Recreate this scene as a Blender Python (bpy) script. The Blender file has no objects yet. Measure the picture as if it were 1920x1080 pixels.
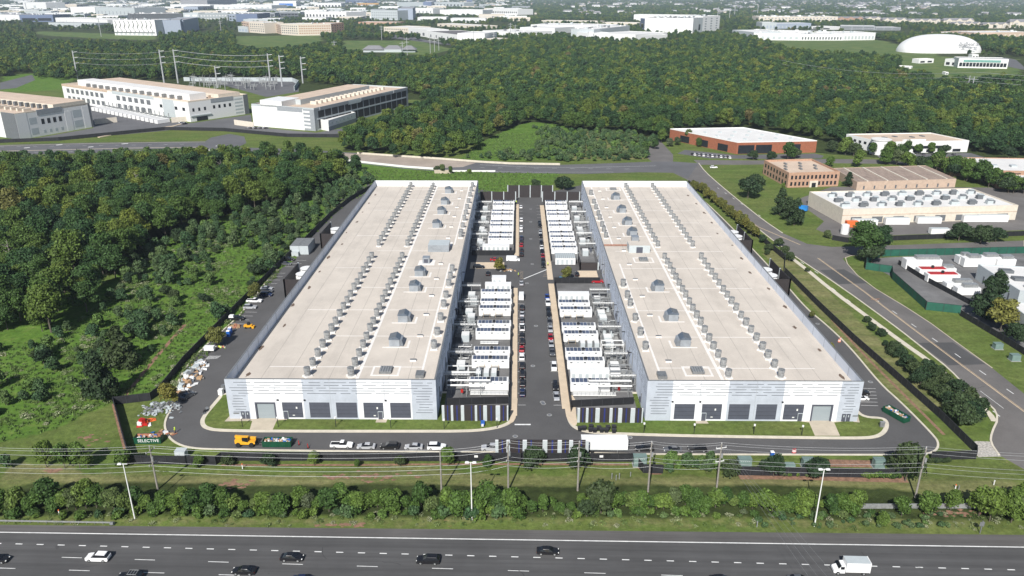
import bpy, math, random
import numpy as np
from mathutils import Vector, Matrix
R = math.radians
rnd = random.Random(7)
# ------------------------------------------------------------------ camera
F = 1440.; CH = 110.; PIT = math.atan(557 / F); YAW = .00842
cp, sp = math.cos(PIT), math.sin(PIT); cy, sy = math.cos(YAW), math.sin(YAW)
sc = bpy.context.scene
C = sc.collection
cd = bpy.data.cameras.new('camera'); cam = bpy.data.objects.new('camera', cd); C.objects.link(cam)
cam.location = (0, 0, CH); cam.rotation_euler = (R(90) - PIT, 0, YAW)
cd.sensor_width = 36; cd.lens = F / 1920 * 36; cd.clip_start = 1; cd.clip_end = 60000
sc.camera = cam
# ------------------------------------------------------------------ light
SUN_EL, SUN_AZ = R(40), R(15)
w = bpy.data.worlds.new('World'); sc.world = w; w.use_nodes = True
wn = w.node_tree.nodes; bg = wn['Background']
sky = wn.new('ShaderNodeTexSky'); sky.sky_type = 'NISHITA'; sky.sun_disc = False
sky.sun_elevation = SUN_EL; sky.sun_rotation = R(180) + SUN_AZ; sky.altitude = 100
w.node_tree.links.new(sky.outputs[0], bg.inputs[0]); bg.inputs[1].default_value = .070
sl = bpy.data.lights.new('sun', 'SUN'); sl.energy = 4.9; sl.angle = R(.5); sl.color = (1, .97, .925)
sun = bpy.data.objects.new('sun', sl); C.objects.link(sun); sun.location = (0, 0, 300)
sun.rotation_euler = Vector((math.sin(SUN_AZ) * math.cos(SUN_EL), math.cos(SUN_AZ) * math.cos(SUN_EL), -math.sin(SUN_EL))).to_track_quat('-Z', 'Y').to_euler()
sc.view_settings.view_transform = 'Standard'; sc.view_settings.look = 'None'
sc.view_settings.exposure = 0.36; sc.view_settings.gamma = 1
sc.cycles.max_bounces = 5; sc.cycles.diffuse_bounces = 3; sc.cycles.glossy_bounces = 2
sc.cycles.volume_bounces = 0; sc.cycles.volume_max_steps = 8; sc.cycles.caustics_reflective = False

# ------------------------------------------------------------------ survey: where a ray through the photo meets height z
def G(px, py, z=0.):
    u = (px - 960) / F; v = (py - 540) / F
    t = (CH - z) / (sp + v * cp)
    x = u * t; y = (cp - v * sp) * t
    return (x * cy - y * sy, x * sy + y * cy)
def GY(px, Y, z=0.):                     # same, at a known distance Y: only x is read
    x, y = G(px, 700, z); 
    k = (px - 960) / F
    zc = Y * cp + (CH - z) * sp
    return k * zc * cy - Y * sy * cy
def PXY(x, y, z=0.):
    X = x * cy + y * sy; Y = -x * sy + y * cy; h = CH - z
    zc = Y * cp + h * sp
    return 960 + F * X / zc, 540 + F * (-Y * sp + h * cp) / zc
def ZH(px, py, y):                       # height of the ray above the point at distance y
    lo, hi = -5., 109.
    for _ in range(40):
        m = (lo + hi) / 2
        if G(px, py, m)[1] < y: hi = m
        else: lo = m
    return m
def GP(pts, z=0.): return [G(a, b, z) for a, b in pts]
def inpoly(X, Y, poly):
    ins = np.zeros(X.shape, bool); n = len(poly)
    for i in range(n):
        x1, y1 = poly[i]; x2, y2 = poly[(i + 1) % n]
        if y1 == y2: continue
        c = ((y1 > Y) != (y2 > Y)) & (X < (x2 - x1) * (Y - y1) / (y2 - y1) + x1)
        ins ^= c
    return ins

# ------------------------------------------------------------------ materials
MATS = {}
def mat(name, col, rough=.8, metal=0., var=.12, scale=.6, col2=None, bump=0., stretch=None, spec=.5, obj_var=0.):
    if name in MATS: return MATS[name]
    m = bpy.data.materials.new(name); m.use_nodes = True; MATS[name] = m
    nt = m.node_tree; N = nt.nodes; L = nt.links; b = N['Principled BSDF']
    b.inputs['Roughness'].default_value = rough; b.inputs['Metallic'].default_value = metal
    b.inputs['Specular IOR Level'].default_value = spec
    tc = N.new('ShaderNodeTexCoord'); src = tc.outputs['Object']
    if stretch:
        mp = N.new('ShaderNodeMapping'); mp.inputs['Scale'].default_value = stretch; L.new(src, mp.inputs[0]); src = mp.outputs[0]
    n = N.new('ShaderNodeTexNoise'); n.inputs['Scale'].default_value = scale; n.inputs['Detail'].default_value = 6
    n.inputs['Roughness'].default_value = .65
    L.new(src, n.inputs['Vector'])
    r = N.new('ShaderNodeValToRGB'); c2 = col2 or tuple(c * (1 - var * 2) for c in col)
    r.color_ramp.elements[0].position = .33; r.color_ramp.elements[1].position = .67
    r.color_ramp.elements[0].color = (*c2, 1); r.color_ramp.elements[1].color = (*[min(.95, c * (1 + (var * .6 if not col2 else 0))) for c in col], 1)
    L.new(n.outputs['Fac'], r.inputs[0]); out = r.outputs[0]
    if obj_var:
        oi = N.new('ShaderNodeObjectInfo'); mr = N.new('ShaderNodeMapRange')
        mr.inputs['To Min'].default_value = 1 - obj_var; mr.inputs['To Max'].default_value = 1 + obj_var
        L.new(oi.outputs['Random'], mr.inputs[0])
        mx = N.new('ShaderNodeVectorMath'); mx.operation = 'SCALE'; L.new(out, mx.inputs[0]); L.new(mr.outputs[0], mx.inputs['Scale']); out = mx.outputs[0]
    L.new(out, b.inputs['Base Color'])
    if bump:
        bp = N.new('ShaderNodeBump'); bp.inputs['Strength'].default_value = bump; bp.inputs['Distance'].default_value = .1
        L.new(n.outputs['Fac'], bp.inputs['Height']); L.new(bp.outputs[0], b.inputs['Normal'])
    return m
M_white = mat('white_painted_concrete', (.70, .71, .73), .75, var=.05, scale=.25)
M_pale = mat('pale_blue_concrete', (.43, .465, .52), .75, var=.08, scale=.25)
M_side = mat('side_blue_concrete', (.66, .71, .80), .75, var=.05, scale=.15, stretch=(1, 1, .2))
M_groove = mat('groove', (.13, .14, .16), .9)
M_dark = mat('charcoal_louvre', (.070, .076, .100), .6, var=.06)
M_roller = mat('grey_roller_door', (.27, .31, .33), .5, var=.05, stretch=(.2, .2, 9))
M_roof = mat('beige_roof_membrane', (.56, .505, .44), .9, var=.06, scale=.09)
M_walk = mat('white_roof_walkway', (.74, .71, .67), .9, var=.05)
M_seam = mat('roof_seam', (.36, .33, .29), .9)
M_stain = mat('roof_stain', (.16, .11, .08), .95, var=.3, scale=2)
M_galv = mat('galvanised_steel', (.36, .37, .37), .45, .35, var=.15, scale=1.5)
M_galvd = mat('dull_steel', (.22, .23, .235), .5, .3, var=.15, scale=1.5)
M_hood = mat('grey_hood_metal', (.33, .36, .39), .4, .3, var=.1)
M_black = mat('black_mesh', (.012, .013, .016), .7, var=.2)
M_blackf = mat('black_fabric_fence', (.016, .017, .021), .8, var=.25, scale=.4)
M_fcap = mat('fence_rail', (.035, .035, .04), .6)
M_brown = mat('dark_brown_panel', (.033, .027, .027), .6, var=.08)
M_blue = mat('blue_stripe', (.02, .03, .16), .5, var=.05)
M_lgrey = mat('light_grey_panel', (.44, .48, .49), .6, var=.04)
M_cont = mat('white_enclosure_paint', (.73, .73, .72), .5, var=.02, scale=.7)
M_solar = mat('dark_blue_roof_panel', (.085, .105, .16), .3, .1, var=.15, scale=1, obj_var=.3)
M_solarg = mat('grey_roof_grille', (.12, .13, .15), .5, .2, var=.15)
M_steelw = mat('white_steel', (.72, .72, .70), .5, var=.03)
M_kerb = mat('kerb_concrete', (.58, .53, .43), .9, var=.08, scale=.5)
M_conc = mat('tan_concrete', (.47, .41, .32), .9, var=.08, scale=.3)
M_concg = mat('grey_concrete', (.30, .30, .29), .9, var=.15, scale=.3)
M_walkc = mat('sidewalk_concrete', (.60, .49, .36), .9, var=.06, scale=.4)
M_tyre = mat('tyre_rubber', (.012, .012, .013), .9)
M_glass = mat('car_glass', (.012, .014, .018), .08, var=.05, spec=.6)
M_lamp = mat('lamp_lens', (.75, .75, .72), .2)
M_red = mat('red_paint', (.45, .02, .015), .4)
M_tail = mat('tail_lens', (.28, .01, .01), .3)
M_wood = mat('weathered_wood', (.27, .25, .22), .9, var=.15, scale=2)
M_insul = mat('insulator', (.5, .5, .5), .4)
M_wire = mat('aluminium_wire', (.42, .43, .44), .5, .3)
M_mark = mat('road_paint_white', (.74, .74, .72), .8, var=.12, scale=.8)
M_marky = mat('road_paint_yellow', (.62, .47, .30), .8, var=.12)
M_greenb = mat('green_skip_paint', (.006, .07, .035), .5, var=.15)
M_tbox = mat('transformer_green', (.16, .23, .21), .6, var=.08)
M_yellow = mat('yellow_machine_paint', (.72, .36, .02), .45, var=.08)
M_orange = mat('orange_plastic', (.75, .16, .04), .5)
M_hivis = mat('hi_vis_yellow', (.62, .85, .05), .7)
M_tan = mat('tan_cardboard', (.42, .27, .15), .9, var=.15)
M_plastic = mat('blue_plastic', (.02, .11, .42), .5)
M_scrap = mat('scrap_mix', (.5, .46, .42), .8, var=.4, scale=1.5, col2=(.16, .09, .06))
M_rust = mat('rusty_inside', (.36, .15, .09), .9, var=.25, scale=1)
M_bark = mat('bark', (.12, .10, .08), .9, var=.2, scale=3)
M_gfence = mat('green_screen_fabric', (.012, .095, .062), .75, var=.15, scale=.3)
M_trunkp = mat('pale_steel_pole', (.45, .46, .47), .5, .2)
M_skin = mat('skin', (.35, .19, .12), .6)

def asphalt(name, col, var=.1, scale=.06, lanes=0.):
    m = mat(name, col, .92, var=var, scale=scale)
    nt = m.node_tree; N = nt.nodes; L = nt.links; b = N['Principled BSDF']
    src = b.inputs['Base Color'].links[0].from_socket
    tc = N.new('ShaderNodeTexCoord'); n = N.new('ShaderNodeTexNoise'); n.inputs['Scale'].default_value = 2.2; n.inputs['Detail'].default_value = 8
    mp = N.new('ShaderNodeMapping'); mp.inputs['Scale'].default_value = (.06, 1, 1) if lanes else (1, 1, 1)
    L.new(tc.outputs['Object'], mp.inputs[0]); L.new(mp.outputs[0], n.inputs['Vector'])
    mr = N.new('ShaderNodeMapRange'); mr.inputs['To Min'].default_value = .82; mr.inputs['To Max'].default_value = 1.18
    L.new(n.outputs['Fac'], mr.inputs[0])
    mx = N.new('ShaderNodeVectorMath'); mx.operation = 'SCALE'; L.new(src, mx.inputs[0]); L.new(mr.outputs[0], mx.inputs['Scale'])
    L.new(mx.outputs[0], b.inputs['Base Color'])
    return m
M_asph = asphalt('site_asphalt', (.088, .086, .086))
M_hwy = asphalt('highway_asphalt', (.077, .076, .076), lanes=1.)
M_shld = asphalt('shoulder_asphalt', (.098, .093, .090), lanes=1.)
M_street = asphalt('old_street_asphalt', (.145, .135, .128), var=.14)
M_patch = asphalt('new_asphalt_patch', (.075, .074, .074))
M_yard = asphalt('yard_gravel', (.165, .163, .162), var=.25)
M_deck = asphalt('bridge_deck_concrete', (.36, .30, .25))
M_far = asphalt('far_road_asphalt', (.115, .115, .12))

# foliage: leaf colour varies per tree (object random) and per leaf clump (face attribute); the attribute also paints shade into the core
def leaf_mat(name, ramp, rough=.65):
    m = bpy.data.materials.new(name); m.use_nodes = True; nt = m.node_tree; N = nt.nodes; L = nt.links; b = N['Principled BSDF']
    b.inputs['Roughness'].default_value = rough; b.inputs['Specular IOR Level'].default_value = .25
    oi = N.new('ShaderNodeObjectInfo'); r = N.new('ShaderNodeValToRGB')
    els = r.color_ramp.elements
    while len(els) < len(ramp): els.new(.5)
    for e, (p, c) in zip(els, ramp): e.position = p; e.color = (*c, 1)
    L.new(oi.outputs['Random'], r.inputs[0])
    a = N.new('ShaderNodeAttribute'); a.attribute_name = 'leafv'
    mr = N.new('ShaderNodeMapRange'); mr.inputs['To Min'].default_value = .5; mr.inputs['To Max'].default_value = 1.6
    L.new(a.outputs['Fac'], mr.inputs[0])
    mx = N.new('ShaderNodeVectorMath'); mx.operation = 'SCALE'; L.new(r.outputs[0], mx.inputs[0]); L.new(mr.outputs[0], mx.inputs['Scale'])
    L.new(mx.outputs[0], b.inputs['Base Color'])
    tr = N.new('ShaderNodeBsdfTranslucent'); L.new(mx.outputs[0], tr.inputs[0])
    ms = N.new('ShaderNodeMixShader'); ms.inputs[0].default_value = .10
    L.new(b.outputs[0], ms.inputs[1]); L.new(tr.outputs[0], ms.inputs[2]); L.new(ms.outputs[0], N['Material Output'].inputs[0])
    MATS[name] = m
    return m
M_leaf = leaf_mat('broadleaf_foliage', [(0, (.024, .056, .022)), (.3, (.034, .076, .023)), (.55, (.052, .098, .022)), (.8, (.080, .124, .023)), (.985, (.125, .155, .026)), (1, (.12, .10, .04))])
M_scrub = leaf_mat('scrub_foliage', [(0, (.038, .080, .032)), (.4, (.060, .108, .040)), (.75, (.090, .130, .055)), (1, (.095, .165, .035))])
M_hedge = leaf_mat('hedge_foliage', [(0, (.036, .074, .018)), (.4, (.062, .112, .022)), (.8, (.100, .150, .028)), (1, (.075, .095, .050))])
M_pine = leaf_mat('conifer_foliage', [(0, (.020, .042, .018)), (.5, (.032, .055, .022)), (1, (.048, .07, .026))])
M_olive = leaf_mat('ornamental_foliage', [(0, (.09, .10, .025)), (.5, (.12, .125, .03)), (1, (.15, .14, .03))])

# ------------------------------------------------------------------ mesh helpers
class MB:
    def __init__(s): s.v = []; s.f = []; s.m = []; s.mats = []
    def mi(s, m):
        if m not in s.mats: s.mats.append(m)
        return s.mats.index(m)
    def face(s, pts, m):
        b = len(s.v); s.v += [tuple(p) for p in pts]; s.f.append(tuple(range(b, b + len(pts)))); s.m.append(s.mi(m))
    def box(s, x0, x1, y0, y1, z0, z1, m, top=None, front=None, skip=''):
        b = len(s.v); s.v += [(x0, y0, z0), (x1, y0, z0), (x1, y1, z0), (x0, y1, z0), (x0, y0, z1), (x1, y0, z1), (x1, y1, z1), (x0, y1, z1)]
        k = s.mi(m)
        for q, f in (('d', (0, 3, 2, 1)), ('u', (4, 5, 6, 7)), ('f', (0, 1, 5, 4)), ('r', (1, 2, 6, 5)), ('b', (2, 3, 7, 6)), ('l', (3, 0, 4, 7))):
            if q in skip: continue
            s.f.append(tuple(b + i for i in f)); s.m.append(s.mi(top) if (q == 'u' and top) else s.mi(front) if (q == 'f' and front) else k)
        return s
    def hull(s, bot, top, m, topm=None):                 # bot and top: matching rings of 3D points
        n = len(bot); b = len(s.v); s.v += [tuple(p) for p in bot] + [tuple(p) for p in top]; k = s.mi(m)
        for i in range(n):
            j = (i + 1) % n; s.f.append((b + i, b + j, b + n + j, b + n + i)); s.m.append(k)
        s.f.append(tuple(b + n + i for i in range(n))); s.m.append(s.mi(topm) if topm else k)
        s.f.append(tuple(b + i for i in reversed(range(n)))); s.m.append(k)
        return s
    def prism(s, poly, z0, z1, m, topm=None):
        a = sum(poly[i][0] * poly[(i + 1) % len(poly)][1] - poly[(i + 1) % len(poly)][0] * poly[i][1] for i in range(len(poly)))
        if a < 0: poly = poly[::-1]
        return s.hull([(x, y, z0) for x, y in poly], [(x, y, z1) for x, y in poly], m, topm)
    def tube(s, pts, r, m, n=6, r2=None):
        pts = [Vector(p) for p in pts]; rings = []; L_ = len(pts)
        for i, p in enumerate(pts):
            d = (pts[min(i + 1, L_ - 1)] - pts[max(i - 1, 0)]).normalized()
            u = d.cross(Vector((0, 0, 1)) if abs(d.z) < .95 else Vector((1, 0, 0))).normalized(); w_ = d.cross(u)
            rr = r + ((r2 if r2 is not None else r) - r) * i / max(1, L_ - 1)
            b = len(s.v); rings.append(b)
            for k in range(n):
                a = 2 * math.pi * k / n; s.v.append(tuple(p + (u * math.cos(a) + w_ * math.sin(a)) * rr))
        q = s.mi(m)
        for a, b in zip(rings, rings[1:]):
            for k in range(n): s.f.append((a + k, b + k, b + (k + 1) % n, a + (k + 1) % n)); s.m.append(q)
        s.f.append(tuple(rings[0] + k for k in range(n))); s.m.append(q)
        s.f.append(tuple(rings[-1] + k for k in reversed(range(n)))); s.m.append(q)
        return s
    def mesh(s, name):
        me = bpy.data.meshes.new(name); me.from_pydata(s.v, [], s.f)
        for m in s.mats: me.materials.append(m)
        me.polygons.foreach_set('material_index', s.m); me.update()
        return me
def link(name, me, parent=None, loc=None, rz=0):
    o = bpy.data.objects.new(name, me); C.objects.link(o)
    if parent: o.parent = parent
    if loc is not None: o.location = loc
    if rz: o.rotation_euler = (0, 0, rz)
    return o
def tag(o, label, cat, group=None, kind=None):
    if label: o['label'] = label
    if cat: o['category'] = cat
    if group: o['group'] = group
    if kind: o['kind'] = kind
    return o
def thing(name, label, cat, loc=(0, 0, 0), rz=0, group=None): return tag(link(name, None, None, loc, rz), label, cat, group)
def part(name, mb, parent, loc=None, rz=0, label=None):
    o = link(name, mb.mesh(name) if isinstance(mb, MB) else mb, parent, loc, rz)
    if label: o['label'] = label
    return o
def struct(name, mb): o = link(name, mb.mesh(name)); o['kind'] = 'structure'; return o
KIDS = {}
def kids(o):                                             # children, found once per source
    if o.name not in KIDS: KIDS[o.name] = list(o.children)
    return KIDS[o.name]
def dup(src, loc, rz=0, label=None, group=None, scale=None):
    r = src.copy(); C.objects.link(r); r.location = loc; r.rotation_euler = (0, 0, rz)
    if scale: r.scale = (scale,) * 3 if not isinstance(scale, tuple) else scale
    if label: r['label'] = label
    if group: r['group'] = group
    for ch in kids(src):
        c = ch.copy(); C.objects.link(c); c.parent = r
        for g in kids(ch):
            d = g.copy(); C.objects.link(d); d.parent = c
    return r
class Proto:                                             # first placement uses the source itself
    def __init__(s, src): s.src = src; kids(src); [kids(c) for c in kids(src)]; s.used = False
    def put(s, loc, rz=0, label=None, group=None, scale=None):
        if s.used: return dup(s.src, loc, rz, label, group, scale)
        s.used = True; r = s.src; r.location = loc; r.rotation_euler = (0, 0, rz)
        if scale: r.scale = (scale,) * 3 if not isinstance(scale, tuple) else scale
        if label: r['label'] = label
        if group: r['group'] = group
        return r
def ribbon(pts, wd, z, m, mb=None, h=0., off=0.):         # strip along a polyline (left offset off), raised by h
    mb = mb or MB(); n = len(pts); L_, R_ = [], []
    for i, p in enumerate(pts):
        a = Vector(pts[max(i - 1, 0)]); b = Vector(pts[min(i + 1, n - 1)]); d = (b - a).normalized(); nn = Vector((-d.y, d.x))
        q = Vector(p) + nn * off
        L_.append(q + nn * wd / 2); R_.append(q - nn * wd / 2)
    for i in range(n - 1):
        a, b, c, d = R_[i], R_[i + 1], L_[i + 1], L_[i]
        if h: mb.hull([(*a, z), (*b, z), (*c, z), (*d, z)], [(*a, z + h), (*b, z + h), (*c, z + h), (*d, z + h)], m)
        else: mb.face([(*a, z), (*b, z), (*c, z), (*d, z)], m)
    return mb
def smooth(pts, k=2, closed=False):
    for _ in range(k):
        q = []; n = len(pts)
        for i in range(n if closed else n - 1):
            a = pts[i]; b = pts[(i + 1) % n]
            q += [(a[0] * .75 + b[0] * .25, a[1] * .75 + b[1] * .25), (a[0] * .25 + b[0] * .75, a[1] * .25 + b[1] * .75)]
        if not closed: q = [pts[0]] + q + [pts[-1]]
        pts = q
    return pts
def poly_top(pts, z, m, mb=None):
    mb = mb or MB(); mb.face([(x, y, z) for x, y in pts], m); return mb
def dashes(a, b, dl, gap, wd, z, m, mb, start=0.):
    a, b = Vector(a), Vector(b); d = (b - a); L_ = d.length; d.normalize(); t = start
    while t < L_:
        p = a + d * t; q = a + d * min(L_, t + dl); ribbon([tuple(p), tuple(q)], wd, z, m, mb); t += dl + gap
    return mb
def text_mesh(s, size, m, ex=.03):
    cu = bpy.data.curves.new('lettering', 'FONT'); cu.body = s; cu.size = size; cu.extrude = ex; cu.align_x = 'CENTER'; cu.align_y = 'CENTER'
    o = bpy.data.objects.new('lettering', cu); C.objects.link(o); bpy.context.view_layer.update()
    me = bpy.data.meshes.new_from_object(o.evaluated_get(bpy.context.evaluated_depsgraph_get())); bpy.data.objects.remove(o)
    me.materials.clear(); me.materials.append(m)
    return me
ORD0 = ['first', 'second', 'third', 'fourth', 'fifth', 'sixth', 'seventh', 'eighth', 'ninth', 'tenth', 'eleventh', 'twelfth', 'thirteenth', 'fourteenth', 'fifteenth', 'sixteenth', 'seventeenth', 'eighteenth', 'nineteenth', 'twentieth', 'twenty-first', 'twenty-second', 'twenty-third', 'twenty-fourth', 'twenty-fifth', 'twenty-sixth', 'twenty-seventh', 'twenty-eighth', 'twenty-ninth', 'thirtieth']

TENS = {20: 'twenty', 30: 'thirty', 40: 'forty', 50: 'fifty', 60: 'sixty', 70: 'seventy', 80: 'eighty', 90: 'ninety'}
ORD = ORD0[:20]
for t_ in range(20, 100, 10):
    if t_ > 20: ORD.append(TENS[t_][:-1] + 'ieth')
    ORD += [TENS[t_] + '-' + ORD0[k] for k in range(9)]
# ================================================================== ground
gx = np.unique(np.concatenate([np.arange(-420, 521, 4), np.arange(-1500, 1501, 25), np.linspace(-16000, 16000, 81)]))
gy = np.unique(np.concatenate([np.arange(84, 700, 4), np.arange(700, 2400, 20), np.arange(2400, 17000, 200), [-400, 0, 50]]))
XX, YY = np.meshgrid(gx, gy); fx, fy = XX.ravel(), YY.ravel()
h_ = CH; Yc = -fx * sy + fy * cy; zc_ = Yc * cp + h_ * sp; zc_s = np.where(zc_ > 20, zc_, 20)
PXg = 960 + F * (fx * cy + fy * sy) / zc_s; PYg = 540 + F * (-Yc * sp + h_ * cp) / zc_s
MEADOW = [[(-700, 800), (-700, 700), (0, 600), (60, 560), (190, 540), (230, 500), (320, 440), (560, 360), (700, 340), (720, 352), (650, 380), (600, 430), (470, 570), (330, 740), (250, 745), (215, 750), (120, 800), (0, 830)],
          [(860, 300), (900, 268), (960, 238), (1000, 228), (1060, 236), (1100, 250), (1060, 300)], [(690, 318), (1050, 326), (1030, 352), (900, 362), (700, 340)],
          [(560, 300), (800, 300), (760, 330), (600, 330)], [(0, 2000), (1, 2000), (1, 2001)], [(0, 140), (160, 135), (120, 170), (0, 175)]]
DRY = [[(0, 870), (240, 885), (760, 880), (1920, 905), (1920, 950), (0, 930)], [(0, 966), (1920, 975), (1920, 1000), (0, 990)], [(1400, 420), (1480, 480), (1640, 640), (1800, 760), (1860, 800), (1700, 760), (1560, 620), (1460, 510)],
       [(1500, 85), (1640, 82), (1740, 105), (1700, 118), (1580, 108)], [(1600, 48), (1900, 55), (1900, 70), (1620, 64)], [(630, 70), (760, 95), (730, 105), (640, 90)], [(1100, 240), (1210, 262), (1220, 300), (1060, 300), (1050, 270)]]
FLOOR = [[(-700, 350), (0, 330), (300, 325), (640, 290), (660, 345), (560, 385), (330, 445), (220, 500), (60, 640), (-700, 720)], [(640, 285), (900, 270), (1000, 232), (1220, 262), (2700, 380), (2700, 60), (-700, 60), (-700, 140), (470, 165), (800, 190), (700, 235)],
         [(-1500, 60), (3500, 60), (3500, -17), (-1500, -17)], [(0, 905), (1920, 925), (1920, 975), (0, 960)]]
FIELD = [[(60, 58), (290, 66), (290, 76), (180, 72), (80, 66)], [(430, 68), (600, 66), (600, 82), (500, 92), (430, 80)], [(640, 76), (780, 76), (850, 92), (800, 104), (640, 92)],
         [(1400, 76), (1640, 74), (1760, 98), (1760, 132), (1480, 92)], [(1690, 105), (1900, 110), (1920, 150), (1740, 150), (1680, 130)], [(1850, 55), (1920, 58), (1920, 80), (1850, 76)]]
def cover(polys):
    a = np.zeros(fx.shape)
    for p in polys: a[inpoly(PXg, PYg, p)] = 1
    g = a.reshape(XX.shape)
    k = g.copy()
    for ax in (0, 1): k = (np.roll(k, 1, ax) + np.roll(k, -1, ax) + 2 * k) / 4
    return k.ravel()
me = bpy.data.meshes.new('ground')
nx, ny = len(gx), len(gy)
idx = np.arange(nx * ny).reshape(ny, nx)
quads = np.stack([idx[:-1, :-1], idx[:-1, 1:], idx[1:, 1:], idx[1:, :-1]], -1).reshape(-1, 4)
me.from_pydata(np.stack([fx, fy, np.zeros_like(fx)], -1).tolist(), [], quads.tolist())
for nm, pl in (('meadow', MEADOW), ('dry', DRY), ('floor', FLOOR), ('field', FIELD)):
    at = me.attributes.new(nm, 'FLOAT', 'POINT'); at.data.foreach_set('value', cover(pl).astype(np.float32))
gm = bpy.data.materials.new('grass_and_soil'); gm.use_nodes = True; me.materials.append(gm)
nt = gm.node_tree; N = nt.nodes; L = nt.links; b = N['Principled BSDF']; b.inputs['Roughness'].default_value = .95; b.inputs['Specular IOR Level'].default_value = .15
tc = N.new('ShaderNodeTexCoord')
def noise(scale, detail=7, rough=.65, st=(1, 1, 1), off=0):
    mp = N.new('ShaderNodeMapping'); mp.inputs['Scale'].default_value = st; mp.inputs['Location'].default_value = (off, off, 0); L.new(tc.outputs['Object'], mp.inputs[0])
    n = N.new('ShaderNodeTexNoise'); n.inputs['Scale'].default_value = scale; n.inputs['Detail'].default_value = detail; n.inputs['Roughness'].default_value = rough
    L.new(mp.outputs[0], n.inputs['Vector']); return n.outputs['Fac']
def ramp(fac, els):
    r = N.new('ShaderNodeValToRGB'); e = r.color_ramp.elements
    while len(e) < len(els): e.new(.5)
    for q, (p, c) in zip(e, els): q.position = p; q.color = (*c, 1)
    L.new(fac, r.inputs[0]); return r.outputs[0]
def mixc(fac, a, b_):
    m = N.new('ShaderNodeMix'); m.data_type = 'RGBA'; L.new(fac, m.inputs[0]); L.new(a, m.inputs[6]); L.new(b_, m.inputs[7]); return m.outputs[2]
def attr(nm): a = N.new('ShaderNodeAttribute'); a.attribute_name = nm; return a.outputs['Fac']
def mask(nm, nz, lo=.42, hi=.58):
    ad = N.new('ShaderNodeMath'); ad.operation = 'MULTIPLY_ADD'; L.new(nz, ad.inputs[0]); ad.inputs[1].default_value = .9
    sb = N.new('ShaderNodeMath'); sb.operation = 'SUBTRACT'; L.new(attr(nm), sb.inputs[0]); sb.inputs[1].default_value = .45
    L.new(sb.outputs[0], ad.inputs[2])
    mr = N.new('ShaderNodeMapRange'); mr.inputs['From Min'].default_value = lo; mr.inputs['From Max'].default_value = hi; L.new(ad.outputs[0], mr.inputs[0]); return mr.outputs[0]
n_big = noise(.035); n_mid = noise(.22, off=31); n_fine = noise(1.6, off=77); n_st = noise(.09, st=(.25, 2.2, 1), off=11)
lawn = mixc(n_mid, ramp(n_fine, [(.3, (.070, .105, .022)), (.7, (.115, .150, .038))]), ramp(n_big, [(.35, (.075, .130, .024)), (.65, (.145, .160, .052))]))
mead = mixc(n_mid, ramp(n_fine, [(.3, (.052, .110, .017)), (.7, (.095, .180, .028))]), ramp(n_mid, [(.35, (.062, .130, .018)), (.55, (.110, .185, .030)), (.7, (.17, .19, .06))]))
dry = mixc(n_mid, ramp(n_st, [(.38, (.105, .13, .04)), (.62, (.25, .225, .11))]), ramp(n_fine, [(.3, (.07, .10, .025)), (.7, (.16, .16, .06))]))
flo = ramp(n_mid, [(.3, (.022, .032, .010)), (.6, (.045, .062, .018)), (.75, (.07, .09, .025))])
fie = ramp(n_big, [(.35, (.060, .115, .030)), (.65, (.13, .16, .05))])
dirt = ramp(n_fine, [(.3, (.20, .10, .055)), (.7, (.33, .20, .12))])
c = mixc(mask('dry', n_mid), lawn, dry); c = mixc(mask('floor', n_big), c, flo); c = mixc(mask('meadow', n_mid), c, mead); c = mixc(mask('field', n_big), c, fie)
nd = noise(.075, 8, .7, off=200); mr = N.new('ShaderNodeMapRange'); mr.inputs['From Min'].default_value = .665; mr.inputs['From Max'].default_value = .70; L.new(nd, mr.inputs[0])
c = mixc(mr.outputs[0], c, dirt)
def mottle(c, nz, lo, hi, a=.35, b2=.65):
    q = N.new('ShaderNodeMapRange'); q.inputs['From Min'].default_value = a; q.inputs['From Max'].default_value = b2; q.inputs['To Min'].default_value = lo; q.inputs['To Max'].default_value = hi; L.new(nz, q.inputs[0])
    v = N.new('ShaderNodeVectorMath'); v.operation = 'SCALE'; L.new(c, v.inputs[0]); L.new(q.outputs[0], v.inputs['Scale']); return v.outputs[0]
c = mottle(c, noise(.55, 9, .75, off=5), .72, 1.3); c = mottle(c, noise(.11, 6, .6, st=(.35, 1.6, 1), off=61), .84, 1.16)
L.new(c, b.inputs['Base Color'])
bp = N.new('ShaderNodeBump'); bp.inputs['Strength'].default_value = .5; bp.inputs['Distance'].default_value = .4; L.new(n_fine, bp.inputs['Height']); L.new(bp.outputs[0], b.inputs['Normal'])
go = link('ground', me); go['kind'] = 'structure'

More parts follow.
